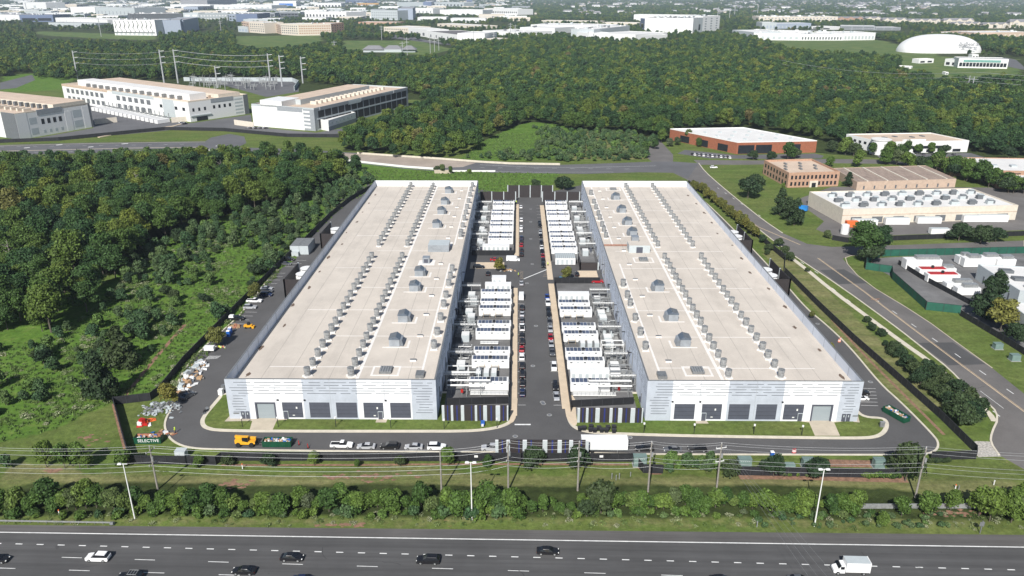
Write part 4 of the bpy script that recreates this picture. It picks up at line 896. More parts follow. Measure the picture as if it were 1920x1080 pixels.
def car_proto(kind, colour):
    p = paint(colour); t = thing({'sedan': 'car', 'suv': 'suv', 'pickup': 'pickup_truck', 'van': 'van'}[kind], '', 'car' if kind in ('sedan', 'suv') else kind)
    L2, wd = {'sedan': (2.35, .91), 'suv': (2.4, .96), 'pickup': (2.85, .98), 'van': (2.95, 1.0)}[kind]
    m = MB(); g = MB(); rf = MB(); zb = .28
    if kind == 'sedan':
        loft(m, [(-L2, wd * .82, wd * .75, .42, .78), (-L2 + .12, wd * .93, wd * .84, zb, .93), (-1.5, wd, wd * .9, zb, .99), (-.2, wd, wd * .93, zb, .93), (1.0, wd, wd * .91, zb, .90), (1.9, wd * .96, wd * .84, zb, .78), (L2 - .1, wd * .88, wd * .72, zb + .03, .66), (L2, wd * .76, wd * .6, .4, .58)], p)
        loft(g, [(-1.75, .76, .70, .93, .985), (-1.05, .80, .62, .93, 1.34), (-.1, .81, .63, .92, 1.40), (.35, .81, .62, .91, 1.37), (1.15, .78, .70, .89, .93)], M_glass)
        rf.hull([(-1.0, -.61, 1.345), (.3, -.61, 1.38), (.3, .61, 1.38), (-1.0, .61, 1.345)], [(-.95, -.56, 1.40), (.22, -.56, 1.425), (.22, .56, 1.425), (-.95, .56, 1.40)], p); wx = 1.42
    elif kind == 'suv':
        loft(m, [(-L2, wd * .86, wd * .8, .45, .95), (-L2 + .1, wd * .95, wd * .86, zb, 1.08), (-1.2, wd, wd * .92, zb, 1.10), (.9, wd, wd * .92, zb, 1.06), (1.9, wd * .97, wd * .86, zb, .98), (L2 - .08, wd * .9, wd * .78, zb, .86), (L2, wd * .82, wd * .7, .45, .78)], p)
        loft(g, [(-L2 + .12, .80, .72, 1.06, 1.12), (-L2 + .5, .84, .68, 1.06, 1.62), (.2, .85, .68, 1.05, 1.66), (1.05, .84, .76, 1.05, 1.10)], M_glass)
        rf.hull([(-1.85, -.68, 1.63), (.15, -.67, 1.665), (.15, .67, 1.665), (-1.85, .68, 1.63)], [(-1.75, -.6, 1.70), (.05, -.6, 1.72), (.05, .6, 1.72), (-1.75, .6, 1.70)], p); wx = 1.48
    elif kind == 'pickup':
        loft(m, [(-L2, wd * .93, wd * .9, .5, 1.06), (-.35, wd, wd * .92, .42, 1.06), (-.34, wd, wd * .92, .42, 1.12), (1.2, wd, wd * .92, .42, 1.10), (2.2, wd * .98, wd * .88, .42, 1.06), (L2 - .05, wd * .92, wd * .82, .42, .95), (L2, wd * .88, wd * .8, .5, .9)], p)
        m.box(-L2 + .12, -.5, -.74, .74, 1.061, 1.066, M_black)
        for q in (-.86, .76): m.box(-L2 + .05, -.42, q, q + .1, 1.06, 1.16, p)
        loft(g, [(-.45, .82, .78, 1.08, 1.14), (-.28, .84, .70, 1.08, 1.68), (.75, .84, .70, 1.08, 1.72), (1.4, .84, .78, 1.08, 1.13)], M_glass)
        rf.hull([(-.28, -.7, 1.69), (.7, -.7, 1.72), (.7, .7, 1.72), (-.28, .7, 1.69)], [(-.22, -.64, 1.76), (.62, -.64, 1.78), (.62, .64, 1.78), (-.22, .64, 1.76)], p); wx = 1.75
    else:
        loft(m, [(-L2, wd * .95, wd * .9, .4, 2.25), (1.1, wd, wd * .9, .35, 2.35), (1.7, wd, wd * .85, .35, 2.05), (2.15, wd, wd * .86, .35, 1.25), (L2 - .1, wd * .94, wd * .8, .35, 1.0), (L2, wd * .85, wd * .7, .42, .9)], p)
        loft(g, [(1.25, wd * .935, .89, 1.3, 2.16), (1.66, wd * .94, .86, 1.3, 2.0), (2.18, .86, .82, 1.24, 1.28)], M_glass)
        rf.box(-L2 + .3, 1.0, -.8, .8, 2.33, 2.37, p); wx = 1.9
    part('body', m, t); c = part('cabin_glass', g, t); part('roof', rf, c if kind != 'van' else t)
    for sx in (-wx, wx):
        for sy_ in (-1, 1):
            w_ = link('wheel', W_ME, t, (sx, sy_ * (wd - .12), .34)); link('rim', R_ME, w_)
            if kind in ('pickup', 'van'): w_.scale = (1.12, 1, 1.12); w_.location.z = .38
    zf = {'sedan': .60, 'suv': .78, 'pickup': .88, 'van': .86}[kind]
    for sy_ in (-1, 1):
        q = MB(); q.box(L2 - .22, L2 - .02, sy_ * wd * .66 - .13, sy_ * wd * .66 + .13, zf - .02, zf + .1, M_lamp); part('headlight', q, t)
        q = MB(); q.box(-L2 - .01, -L2 + .1, sy_ * wd * .66 - .12, sy_ * wd * .66 + .12, zf, zf + .16, M_tail); part('tail_light', q, t)
    return t
PRO = {}
def put_car(kind, colour, x, y, rz, label, group=None, z=.006, scale=None):
    k = (kind, colour)
    if k not in PRO: PRO[k] = Proto(car_proto(kind, colour))
    return PRO[k].put((x, y, z), rz, label, group, scale)
HW = math.atan2(G(1920, 1069)[1] - G(0, 1019)[1], G(1920, 1069)[0] - G(0, 1019)[0])
for px, py, kind, col, rz, lab in [(185, 1049, 'suv', 'white', math.pi, 'white hatchback with dark windows, leftmost whole car on the highway'), (548, 1049, 'sedan', 'black', 0, 'black sedan on the highway behind the short lane dashes, left of centre'), (458, 1074, 'sedan', 'black', math.pi, 'low black car on the highway, below and left of another black sedan'),
                                 (803, 1054, 'suv', 'black', math.pi, 'black suv straddling the short lane dashes left of the middle of the highway'), (1027, 1037, 'sedan', 'black', 0, 'black sedan in the lane next to the shoulder line, farthest car on the highway'), (245, 1086, 'suv', 'black', math.pi, 'black car with a roof rack cut off by the bottom of the picture at left'),
                                 (-4, 1052, 'sedan', 'black', 0, 'dark car cut off by the left edge of the highway'), (1352, 1091, 'sedan', 'black', 0, 'dark car roof just entering the bottom edge right of centre'), (1498, 1091, 'sedan', 'grey', 0, 'grey car roof at the bottom edge just left of the box truck'), (570, 1091, 'sedan', 'navy', 0, 'dark car barely entering the bottom edge left of centre')]:
    x, y = G(px, py); o = put_car(kind, col, x, y, HW + rz, lab, 'vehicles driving on the highway', .018)
    if 'roof rack' in lab: m = MB(); [m.box(-1.6 + k * .55, -1.5 + k * .55, -.68, .68, 1.72, 1.78, M_galv) for k in range(4)]; [m.box(-1.7, .2, q, q + .05, 1.70, 1.80, M_galv) for q in (-.68, .63)]; part('roof_rack', m, o)
for i, (px, py, kind, col, rz, lab) in enumerate([(641, 838, 'pickup', 'white', 0, 'white pickup truck with a dark bed parked first in the front road row'), (687, 840, 'sedan', 'silver', math.pi, 'silver sedan parked right behind the white pickup on the front road'), (731, 840, 'suv', 'black', math.pi, 'black suv third in the row on the front road'),
                                 (776, 841, 'sedan', 'silver', math.pi, 'silver sedan with dark roof between a black and a white car on the front road'), (819, 841, 'suv', 'white', 0, 'white suv at the right end of the row of five cars on the front road'), (920, 843, 'suv', 'silver', math.pi, 'silver suv half hidden by the left end of the striped gate screen'),
                                 (1208, 844, 'suv', 'black', math.pi, 'black suv parked just right of the white trailer'), (1261, 846, 'sedan', 'grey', math.pi, 'grey sedan between two black suvs on the front road'), (1307, 845, 'suv', 'black', math.pi, 'black suv rightmost on the front road')]):
    x, y = G(px, py); put_car(kind, col, x, y, rz, lab, 'cars parked along the front road')
def col_cars(side, seg, x, lst, rz):
    cnt = {}
    for y, kind, col in lst:
        nm = 'car' if kind in ('sedan',) else kind; cnt[col] = cnt.get(col + nm, 0) + 1; cnt[col + nm] = cnt[col]
        put_car(kind, col, x + rnd.uniform(-.12, .12), y, rz + rnd.uniform(-.03, .03), f'{ORD[cnt[col] - 1]} {col} {nm} from the front in the {seg} row along the {side} kerb', f'vehicles parked along the {side} kerb of the central road')
yy = lambda l, zz=.5: [(G(970, p, zz)[1], k, c) for p, k, c in l]
col_cars('left', 'near', 1.4, yy([(736, 'sedan', 'navy'), (718, 'sedan', 'black'), (702, 'suv', 'black'), (686, 'suv', 'black'), (669, 'suv', 'white'), (654, 'sedan', 'red'), (640.5, 'suv', 'black'), (628.5, 'sedan', 'black'), (614, 'pickup', 'white'), (599.5, 'sedan', 'grey'), (588.5, 'sedan', 'silver'), (577, 'suv', 'black'), (557, 'van', 'white'), (531, 'sedan', 'silver')]), math.pi / 2)
col_cars('left', 'far', 1.5, yy([(477, 'suv', 'black'), (469, 'sedan', 'black'), (459.5, 'sedan', 'red'), (453, 'suv', 'black'), (446, 'suv', 'navy'), (432, 'sedan', 'white'), (426, 'sedan', 'white'), (412.5, 'suv', 'white'), (388, 'sedan', 'white')]), math.pi / 2)
col_cars('right', 'near', 11.2, yy([(743, 'sedan', 'silver'), (724, 'suv', 'black'), (688, 'suv', 'white'), (660, 'pickup', 'grey'), (645, 'sedan', 'silver'), (632, 'sedan', 'red'), (617, 'sedan', 'silver'), (604, 'suv', 'grey'), (591, 'suv', 'black'), (581, 'sedan', 'black'), (568, 'suv', 'white'), (556.5, 'sedan', 'blue')]), -math.pi / 2)
col_cars('right', 'far', 10.9, yy([(497, 'suv', 'black'), (489.5, 'suv', 'black'), (480, 'sedan', 'red'), (473, 'suv', 'black'), (464, 'sedan', 'white'), (456, 'suv', 'black'), (442, 'sedan', 'black'), (435, 'sedan', 'silver'), (423, 'suv', 'black'), (417.5, 'sedan', 'black')]), -math.pi / 2)
for px, py, kind, col, rz, lab in [(962, 488, 'van', 'white', 0, 'long white van turning out of the left loading bay'), (898, 501, 'suv', 'black', 0, 'black car in the shade of the left wall beside the loading apron'), (1053, 524, 'sedan', 'cyan', 0, 'bright blue car by the little tree at the right turning bay'),
                                 (1120, 528, 'suv', 'red', 0, 'dark red suv parked against the right data centre wall'), (1082, 514, 'sedan', 'black', 1.57, 'black car nose-in behind the bright blue car'), (915, 513, 'sedan', 'black', 1.57, 'black car nose-in left of the little tree in the left bay'), (929, 487, 'sedan', 'red', 0, 'small red car beside the long white van'),
                                 (500, 541, 'sedan', 'silver', 0, 'silver car farthest of three side by side in the left parking bays'), (500, 546.5, 'suv', 'grey', 0, 'grey car in the middle of three side by side in the left parking bays'), (499, 553, 'suv', 'navy', 0, 'dark blue car nearest of three side by side in the left parking bays'),
                                 (477, 565, 'pickup', 'white', 0, 'white pickup truck in the left parking bays beside the round tree'), (469, 576.5, 'suv', 'silver', 0, 'silver suv in the left parking bays below the white pickup'), (443, 598, 'pickup', 'black', 0, 'black pickup carrying a white load in the left parking bays'),
                                 (542, 487, 'suv', 'black', 0, 'black suv parked below the grey container block'), (536, 495, 'sedan', 'grey', 0, 'grey sedan beside the black suv below the container block'), (353, 742, 'sedan', 'grey', 1.1, 'grey car parked beside the heap of wrapped pallets'),
                                 (1614, 737, 'suv', 'black', 0, 'black suv half hidden behind the right corner of the right data centre'), (1613, 747, 'sedan', 'white', 0, 'white car half hidden behind the right corner of the right data centre'),
                                 (114, 287, 'suv', 'white', 0, 'white car driving on the far left parkway'), (395, 282, 'sedan', 'white', 0, 'white car at the parkway junction on the left'), (411, 274, 'sedan', 'silver', 0, 'silver car on the curved junction road at far left'), (1338, 314, 'suv', 'white', 0, 'white car at the small lot beside the brick office')]:
    x, y = G(px, py, .4); put_car(kind, col, x, y, rz, lab)
    if 'white load' in lab: tag(link('wrapped_load', MB().hull([(-2.4, -.8, 1.1), (-.6, -.8, 1.1), (-.6, .8, 1.1), (-2.4, .8, 1.1)], [(-2.3, -.7, 1.9), (-.8, -.7, 1.9), (-.8, .7, 1.9), (-2.3, .7, 1.9)], M_cont).mesh('wrapped_load'), None, (x, y, .006)), 'white wrapped load on the bed of the black pickup', 'load')
# box truck on the highway
def box_truck(px, py, rz, lab):
    x, y = G(px, py); t = thing('box_truck', lab, 'truck', (x, y, .018), rz, 'vehicles driving on the highway'); p = paint('white')
    m = MB(); m.box(-3.7, 1.1, -1.12, 1.12, .75, 3.05, M_cont, top=M_lgrey); m.box(-3.75, -3.6, -1.14, 1.14, .7, 3.08, M_steelw); part('cargo_box', m, t)
    m = MB(); loft(m, [(1.15, 1.0, .9, .4, 2.15), (1.9, 1.0, .86, .4, 2.15), (2.4, 1.0, .88, .4, 1.35), (3.2, .95, .8, .4, 1.1), (3.35, .85, .7, .45, .95)], p); m.box(-3.6, 1.1, -.4, .4, .45, .75, M_black); cab = part('cab', m, t)
    m = MB(); m.hull([(1.97, -.84, 2.06), (1.97, .84, 2.06), (2.42, .85, 1.4), (2.42, -.85, 1.4)], [(2.02, -.84, 2.08), (2.02, .84, 2.08), (2.47, .85, 1.42), (2.47, -.85, 1.42)], M_glass); part('windscreen', m, cab)
    for s in (-1, 1): m = MB(); m.box(1.35, 2.1, s * .965 - .02, s * .965 + .02, 1.3, 1.95, M_glass); part('side_window', m, cab)
    for s in (-1, 1):
        for q in (-2.6, 2.5): w_ = link('wheel', W_ME, t, (q, s * .95, .38)); w_.scale = (1.1, 1.2, 1.1); link('rim', R_ME, w_)
        m = MB(); m.box(3.22, 3.34, s * .68 - .15, s * .68 + .15, .75, .9, M_lamp); part('headlight', m, t)
box_truck(1591, 1072, HW + math.pi, 'white box truck driving left at the lower right of the highway')
x0, y0 = G(1090, 852); x1, _ = G(1177, 852)
t = thing('box_trailer', 'long plain white box trailer beside the striped gate screen', 'trailer', (x0, y0 + .4, .006)); ln = x1 - x0
m = MB(); m.box(0, ln, 0, 2.6, 1.1, 4.0, M_cont); m.box(.05, ln, -.02, 0, 1.05, 1.2, M_lgrey); m.box(0, ln, .4, 2.2, .9, 1.1, M_galvd); part('body', m, t)
for q in (1.5, 2.8): 
    for s in (.2, 2.4): w_ = link('wheel', W_ME, t, (q, s, .48)); w_.scale = (1.4, 1.6, 1.4)
m = MB(); m.box(ln - 2.6, ln - 2.4, .5, .7, 0, 1, M_galvd); m.box(ln - 2.6, ln - 2.4, 1.9, 2.1, 0, 1, M_galvd); part('landing_gear', m, t)
# telehandler
x, y = G(462, 834); t = thing('telehandler', 'yellow telescopic handler parked at the kerb beside the green skip', 'telehandler', (x, y, .006))
m = MB(); loft(m, [(-2.6, .9, .8, .9, 1.9), (-1.2, 1.05, .9, .7, 2.0), (1.6, 1.05, .9, .7, 1.35), (2.6, .9, .8, .8, 1.2)], M_yellow); part('chassis', m, t)
m = MB(); m.hull([(-2.8, .1, 2.0), (2.6, .1, 1.5), (2.6, .75, 1.5), (-2.8, .75, 2.0)], [(-2.8, .1, 2.55), (2.6, .1, 2.05), (2.6, .75, 2.05), (-2.8, .75, 2.55)], M_yellow); part('boom', m, t)
m = MB(); m.box(-.6, .9, -.95, -.1, 1.3, 2.75, M_glass); m.box(-.65, .95, -1, -.05, 2.75, 2.85, M_yellow); part('cab', m, t)
m = MB(); m.box(2.6, 2.75, -.9, .9, .4, 1.4, M_black); m.box(2.75, 4., -.6, -.45, .35, .45, M_black); m.box(2.75, 4., .45, .6, .35, .45, M_black); part('fork', m, t)
for a in (-1.7, 1.7):
    for s in (-1.05, 1.05): w_ = link('wheel', W_ME, t, (a, s, .62)); w_.scale = (1.8, 2.2, 1.8)
# skips
def skip(px, py, L_, rz, lab, fill, h=1.7, letters=None):
    x, y = G(px, py); t = thing('waste_skip', lab, 'skip', (x, y, .006), rz)
    m = MB(); wd = 2.3
    m.box(0, L_, 0, .1, .1, h, M_greenb); m.box(0, L_, wd, wd + .1, .1, h, M_greenb); m.box(0, .1, .1, wd, .1, h, M_greenb); m.box(L_ - .1, L_, .1, wd, .1, h, M_greenb); m.box(.1, L_ - .1, .1, wd, .1, .3, M_rust)
    if not letters:
        for k in range(int(L_ / .6)): m.box(.3 + k * .6, .42 + k * .6, -.08, 0, .15, h - .1, M_greenb); m.box(.3 + k * .6, .42 + k * .6, wd + .1, wd + .18, .15, h - .1, M_greenb)
    m.box(-.06, L_ + .06, -.12, 0, h - .1, h + .04, M_greenb)
    part('container', m, t)
    if letters: m = MB(); m.box(.11, L_ - .11, .11, wd - .01, .31, .36, M_rust); m.hull([(.11, 1.7, .3), (L_ - .11, 1.7, .3), (L_ - .11, 2.28, .3), (.11, 2.28, .3)], [(.11, 2.1, h - .1), (L_ - .11, 2.1, h - .1), (L_ - .11, 2.28, h - .1), (.11, 2.28, h - .1)], M_rust); part('rusty_lining', m, t)
    r = random.Random(int(px)); 
    m = MB(); ms = [M_scrap, M_tan, M_cont, M_rust, M_plastic, M_lgrey, M_tan, M_cont]
    for _ in range(fill):
        cx_, cy_ = r.uniform(.5, L_ - .5), r.uniform(.45, wd - .4); s = r.uniform(.2, .55); z = h - .55 + r.uniform(-.2, .35); a = r.uniform(0, 3)
        c4 = [(cx_ + s * math.cos(a + q) * r.uniform(.7, 1.1), cy_ + .8 * s * math.sin(a + q)) for q in (0, 1.57, 3.14, 4.71)]
        m.hull([(p[0], p[1], z - .25) for p in c4], [(p[0] + r.uniform(-.1, .1), p[1], z + r.uniform(.1, .4)) for p in c4], r.choice(ms))
    d = tag(link('rubble', m.mesh('rubble'), None, (x, y, .006), rz), 'heap of mixed debris inside the ' + ('lettered green skip' if letters else 'skip beside the yellow handler' if px < 1000 else 'skip by the right service road'), 'debris')
    if letters:
        me_ = text_mesh(letters, 1.2, M_cont); me_.transform(Matrix.Translation((L_ / 2 + .3, -.02, h * .52)) @ Matrix.Rotation(math.pi / 2, 4, 'X')); part('lettering', me_, t)
    return t
skip(492, 839, 7.4, 0, 'green ribbed waste skip full of rubble beside the yellow handler', 70)
x, y = G(252, 833); t_sel = skip(252, 833, 6.9, .03, 'dark green open skip with white lettering in the bottom left compound', 26, 1.9, 'SELECTIVE')
x, y = G(1706, 791); skip(1706, 791, 7.2, 2.0, 'green ribbed skip of red scrap parked beside the right service road', 60, 1.6)
# people and small gear
def person(px, py, lab, top, rz=0, legs=M_black, pose=0, z=.006):
    x, y = G(px, py); o = bpy.data.objects.new('person', bpy.data.meshes.new('person')); C.objects.link(o)
    V = [(0, 0, .95), (0, 0, 1.25), (0, 0, 1.45), (0, 0, 1.56), (0, .02, 1.68), (-.1, 0, .9), (-.12, .04 + .1 * pose, .5), (-.12, -.02 - .12 * pose, .06), (.1, 0, .9), (.12, .06 + .14 * pose, .5), (.12, .12 * pose, .06), (-.2, 0, 1.42), (-.26, .02, 1.14), (-.24, .2, .98), (.2, 0, 1.42), (.27, .04, 1.15), (.22, .24, 1.02), (-.12, .13, .03), (.12, .16 + .1 * pose, .03), (-.23, .27, .93), (.2, .31, .98)]
    E_ = [(0, 1), (1, 2), (2, 3), (3, 4), (0, 5), (5, 6), (6, 7), (0, 8), (8, 9), (9, 10), (2, 11), (11, 12), (12, 13), (2, 14), (14, 15), (15, 16), (7, 17), (10, 18), (13, 19), (16, 20)]
    rad = [.15, .16, .15, .06, .11, .1, .075, .05, .1, .075, .05, .07, .05, .04, .07, .05, .04, .045, .045, .035, .035]
    o.data.from_pydata(V, E_, []); sk = o.modifiers.new('skin', 'SKIN'); sv = o.data.skin_vertices[0].data if o.data.skin_vertices else None
    import bmesh
    bm = bmesh.new(); bm.from_mesh(o.data); lay = bm.verts.layers.skin.verify(); bm.verts.ensure_lookup_table()
    for i, r_ in enumerate(rad): bm.verts[i][lay].radius = (r_, r_)
    bm.verts[0][lay].use_root = True; bm.to_mesh(o.data); bm.free()
    o.modifiers.new('sub', 'SUBSURF').levels = 1
    bpy.context.view_layer.update(); me_ = bpy.data.meshes.new_from_object(o.evaluated_get(bpy.context.evaluated_depsgraph_get())); bpy.data.objects.remove(o)
    me_.materials.clear(); [me_.materials.append(q) for q in (legs, top, M_skin)]
    for pl in me_.polygons: c_ = pl.center; pl.material_index = 2 if (c_.z > 1.55 or (abs(c_.x) > .17 and c_.z < 1.08)) else 1 if c_.z > .93 else 0
    o = link('person', me_, None, (x, y, z), rz); tag(o, lab, 'person')
    m = MB(); n = 10; ring = lambda r_, zz: [(r_ * math.cos(2 * math.pi * k / n), .02 + r_ * math.sin(2 * math.pi * k / n), zz) for k in range(n)]
    m.hull(ring(.17, 1.72), ring(.13, 1.8), top); m.hull(ring(.13, 1.8), ring(.05, 1.86), top); part('hard_hat', m, o)
    return o
person(329, 812, 'person in a yellow jacket standing on the road by the green lettered skip', M_hivis, 1.2, pose=.5)
person(972, 519, 'person in a bright yellow jacket at the crossing, on the left side', M_hivis, 1.8)
person(1027, 499, 'person in a bright yellow jacket by the right kerb path near the crossing', M_hivis, -1.)
person(968, 382, 'person in a yellow vest at the far end of the left kerb path', M_hivis, 0)
def cones(px, py, n, lab, spread=1.4, mt=M_orange):
    for i in range(n):
        x, y = G(px + rnd.uniform(-spread, spread) * 3, py + rnd.uniform(-spread, spread)); t = thing('traffic_barrel', lab, 'traffic barrel', (x, y, .006), 0, lab)
        k = 10; ring = lambda r, z: [(r * math.cos(2 * math.pi * q / k), r * math.sin(2 * math.pi * q / k), z) for q in range(k)]
        m = MB(); m.hull(ring(.34, 0), ring(.22, .95), mt); part('body', m, t); m = MB(); m.hull(ring(.31, .3), ring(.285, .5), M_cont); m.hull(ring(.27, .62), ring(.245, .8), M_cont); part('white_band', m, t)
cones(1488, 848, 5, 'red and white barrels clustered on the front road at right', .9, M_red)
cones(1574, 641, 3, 'orange barrels on the right service road', .8); cones(1577, 637, 1, 'red barrel beside the orange ones on the right service road', .5, M_red)
for px, py, l in ((561, 834, 'left'), (578, 840, 'right')):
    x, y = G(px, py); t = thing('delineator_post', f'red and white delineator post, {l} one of two behind the white pickup', 'delineator', (x, y, .006)); m = MB(); m.tube([(0, 0, .05), (-.15, .1, 1.2)], .1, M_red, 8); part('post', m, t); m = MB(); m.box(-.3, .3, -.3, .3, 0, .06, M_black); part('base', m, t)
# portable toilets and bins
def toilet(px, py, lab, rz=0, w_=1.15, h=2.3):
    x, y = G(px, py); t = thing('portable_toilet', lab, 'portable toilet', (x, y, .01), rz); m = MB(); m.box(0, w_, 0, w_, .1, h - .2, M_plastic); part('cabin', m, t)
    m = MB(); m.hull([(-.03, -.03, h - .2), (w_ + .03, -.03, h - .2), (w_ + .03, w_ + .03, h - .2), (-.03, w_ + .03, h - .2)], [(.1, .1, h), (w_ - .1, .1, h), (w_ - .1, w_ - .1, h), (.1, w_ - .1, h)], M_cont); part('roof', m, t); m = MB(); m.box(.15, w_ - .15, -.03, 0, .15, h - .35, M_plastic); m.box(w_ - .3, w_ - .22, -.05, -.03, 1, 1.2, M_black); part('door', m, t)
toilet(425, 632, 'blue portable toilet beside the pallets in the left parking bays, front one'); toilet(428, 626, 'blue portable toilet beside the pallets in the left parking bays, rear one'); toilet(1445, 858, 'small blue portable toilet by the kerb of the front road at right', 0, .9, 1.6)
x, y = G(905, 800); t = thing('hand_truck', 'small blue mower-like cart standing on the lawn before the left striped wall', 'cart', (x, y, .16)); m = MB(); m.box(-.5, .5, 0, 1.6, .3, .9, M_plastic); part('body', m, t); m = MB(); m.box(-.3, .3, -1., 0, .5, .7, M_cont); part('handle', m, t)
for q in (-.55, .45):
    for p in (.2, 1.2): m = MB(); m.box(q, q + .12, p, p + .35, 0, .35, M_tyre); part('wheel', m, t)
for i, (px, py) in enumerate([(1087, 803), (1095, 802), (1107, 805), (1115, 806), (1108, 799), (1123, 802), (1128, 806), (1137, 806), (1151, 800), (1151, 807), (1140, 801)]):
    x, y = G(px, py, .8); t = thing('wheelie_bin', 'black bin on the grass before the right striped wall', 'bin', (x, y, .16), rnd.uniform(-.1, .1), 'black bins before the right striped wall')
    m = MB(); m.hull([(-.45, -.4, 0), (.45, -.4, 0), (.45, .4, 0), (-.45, .4, 0)], [(-.58, -.5, 1.), (.58, -.5, 1.), (.58, .5, 1.), (-.58, .5, 1.)], M_black); part('body', m, t); m = MB(); m.box(-.6, .6, -.52, .52, 1., 1.09, M_fcap); part('lid', m, t)
# heaps of material along the left service road
def pile(name, px, py, n, lab, mats_, rx, ry, s0, s1, h=1.2, rz=0., cat='building material'):
    x, y = G(px, py); r = random.Random(int(px * 7 + py)); m = MB()
    for _ in range(n):
        u, v = r.gauss(0, .45), r.gauss(0, .45); cx_ = u * rx; c_y = v * ry; s, s2 = r.uniform(s0, s1), r.uniform(s0, s1) * .7; a = r.uniform(0, 3.14); hh = r.uniform(.25, h) * max(.25, 1 - math.hypot(u, v) * .7)
        c4 = [(cx_ + s * math.cos(a) * p - s2 * math.sin(a) * q, c_y + s * math.sin(a) * p + s2 * math.cos(a) * q) for p, q in ((-1, -1), (1, -1), (1, 1), (-1, 1))]
        m.hull([(*p, r.uniform(0, .1)) for p in c4], [(p[0] + r.uniform(-.2, .2), p[1] + r.uniform(-.2, .2), hh + r.uniform(-.1, .1)) for p in c4], r.choice(mats_))
    o = link(name, m.mesh(name), None, (x, y, .01), rz); tag(o, lab, cat, kind=None); return o
for i, (px, py) in enumerate([(342, 727), (349, 717), (356, 708), (363, 700), (371, 692), (378, 684)]):
    pile('wrapped_pallets', px, py, 26, f'{ORD[i]} heap from the front of white plastic wrapped pallets along the left service road', [M_cont, M_cont, M_lgrey, M_galvd, M_tan], 2.2, 2.4, .35, 1.1, 1.9)
pile('cable_drums', 375, 711, 8, 'tan cable drum and boxes beside the wrapped pallets', [M_tan, M_tan, M_wood], 1, 1, .4, .8, 1.3)
pile('steel_fittings', 305, 765, 90, 'sprawling heap of grey steel fittings on the grass inside the bottom left compound', [M_galv, M_lgrey, M_galvd], 5.5, 4.5, .15, .6, 1.1)
pile('steel_fittings', 287, 777, 30, 'small scatter of pale steel parts left of the big heap in the compound', [M_lgrey, M_galv], 3.5, 2., .12, .4, .7)
pile('red_barriers', 268, 797, 9, 'red lift machine and barriers behind the lettered skip', [M_orange, M_red, M_cont], 1.6, 1.8, .4, .9, 2.)
pile('red_barriers', 280, 789, 6, 'flat red beams lying on the grass behind the lettered skip', [M_orange], 1.8, .8, .2, 1.2, .4)
pile('timber_stack', 305, 812, 14, 'heap of tan boards between the lettered skip and the road', [M_tan, M_rust, M_cont, M_plastic], 3.5, .9, .3, .8, .9)
pile('cardboard_boxes', 440, 613, 26, 'heap of brown boxes beside the yellow digger in the left bays', [M_tan, M_tan, M_rust], 2.2, 1.8, .3, .7, 1.5)
pile('small_debris', 415, 651, 24, 'low scatter of orange and tan debris on the island below the round tree', [M_tan, M_orange, M_hivis, M_cont], 2.4, 1., .1, .4, .5)
pile('black_bags', 387, 771, 10, 'small pile of dark blocks at the lawn corner left of the left data centre', [M_galvd, M_black], .6, 2.2, .3, .6, .8)
pile('junk_heap', 952, 507, 30, 'white and tan junk heap at the corner by the little tree in the left bay', [M_cont, M_tan, M_galvd], 3, 1.3, .2, .7, 1.1)
x, y = G(467, 615); t = thing('small_loader', 'small yellow loader with a round bucket in the left parking bays', 'loader', (x, y, .01)); m = MB(); m.box(-1.6, 1.2, -.6, .6, .5, 1.3, M_yellow); part('body', m, t); m = MB(); m.box(-.4, .4, -.5, .5, 1.3, 2.1, M_black); part('cab', m, t); m = MB(); m.box(1.2, 1.9, -.8, .8, .15, .8, M_yellow); part('bucket', m, t)
for a in (-1, .8):
    for s in (-.7, .7): link('wheel', W_ME, t, (a, s, .4))
def genset(px, py, lab):
    x, y = G(px, py); t = thing('towed_generator', lab, 'generator', (x, y, .01)); m = MB(); m.box(0, 3.2, 0, 1.5, .6, 2., M_cont); part('body', m, t); m = MB(); m.box(-1., 0, .6, .9, .5, .62, M_galvd); part('drawbar', m, t)
    for s in (-.1, 1.6): link('wheel', W_ME, t, (1.6, s, .36))
genset(383, 661, 'white towed generator below the round tree in the left bays')
x, y = G(545, 478); t = thing('container_block', 'two grey shipping-container-like blocks side by side with ribbed roofs beside the left fence', 'container', (x, y, 0)); 
for k in (0, 4.1): m = MB(); m.box(k, k + 4., 0, 12, .2, 4.2, M_lgrey, top=M_galvd); [m.box(k + .05, k + 3.95, q, q + .1, 4.2, 4.27, M_galvd) for q in np.arange(.4, 12, .8)]; part('container', m, t)
m = MB(); m.box(1, 4, -2, -.1, 0, 1.8, M_lgrey); part('meter_box', m, t)
x, y = G(417, 742); m = MB(); m.box(-1.2, 0, 0, 1.4, 0, 1.6, M_cont); m.box(-1.4, -.3, 3, 4.2, 0, 1.5, M_galvd); tag(link('condenser_unit', m.mesh('condenser_unit'), None, (x, y, .15)), 'white round-backed machine against the left wall of the left data centre', 'machine')
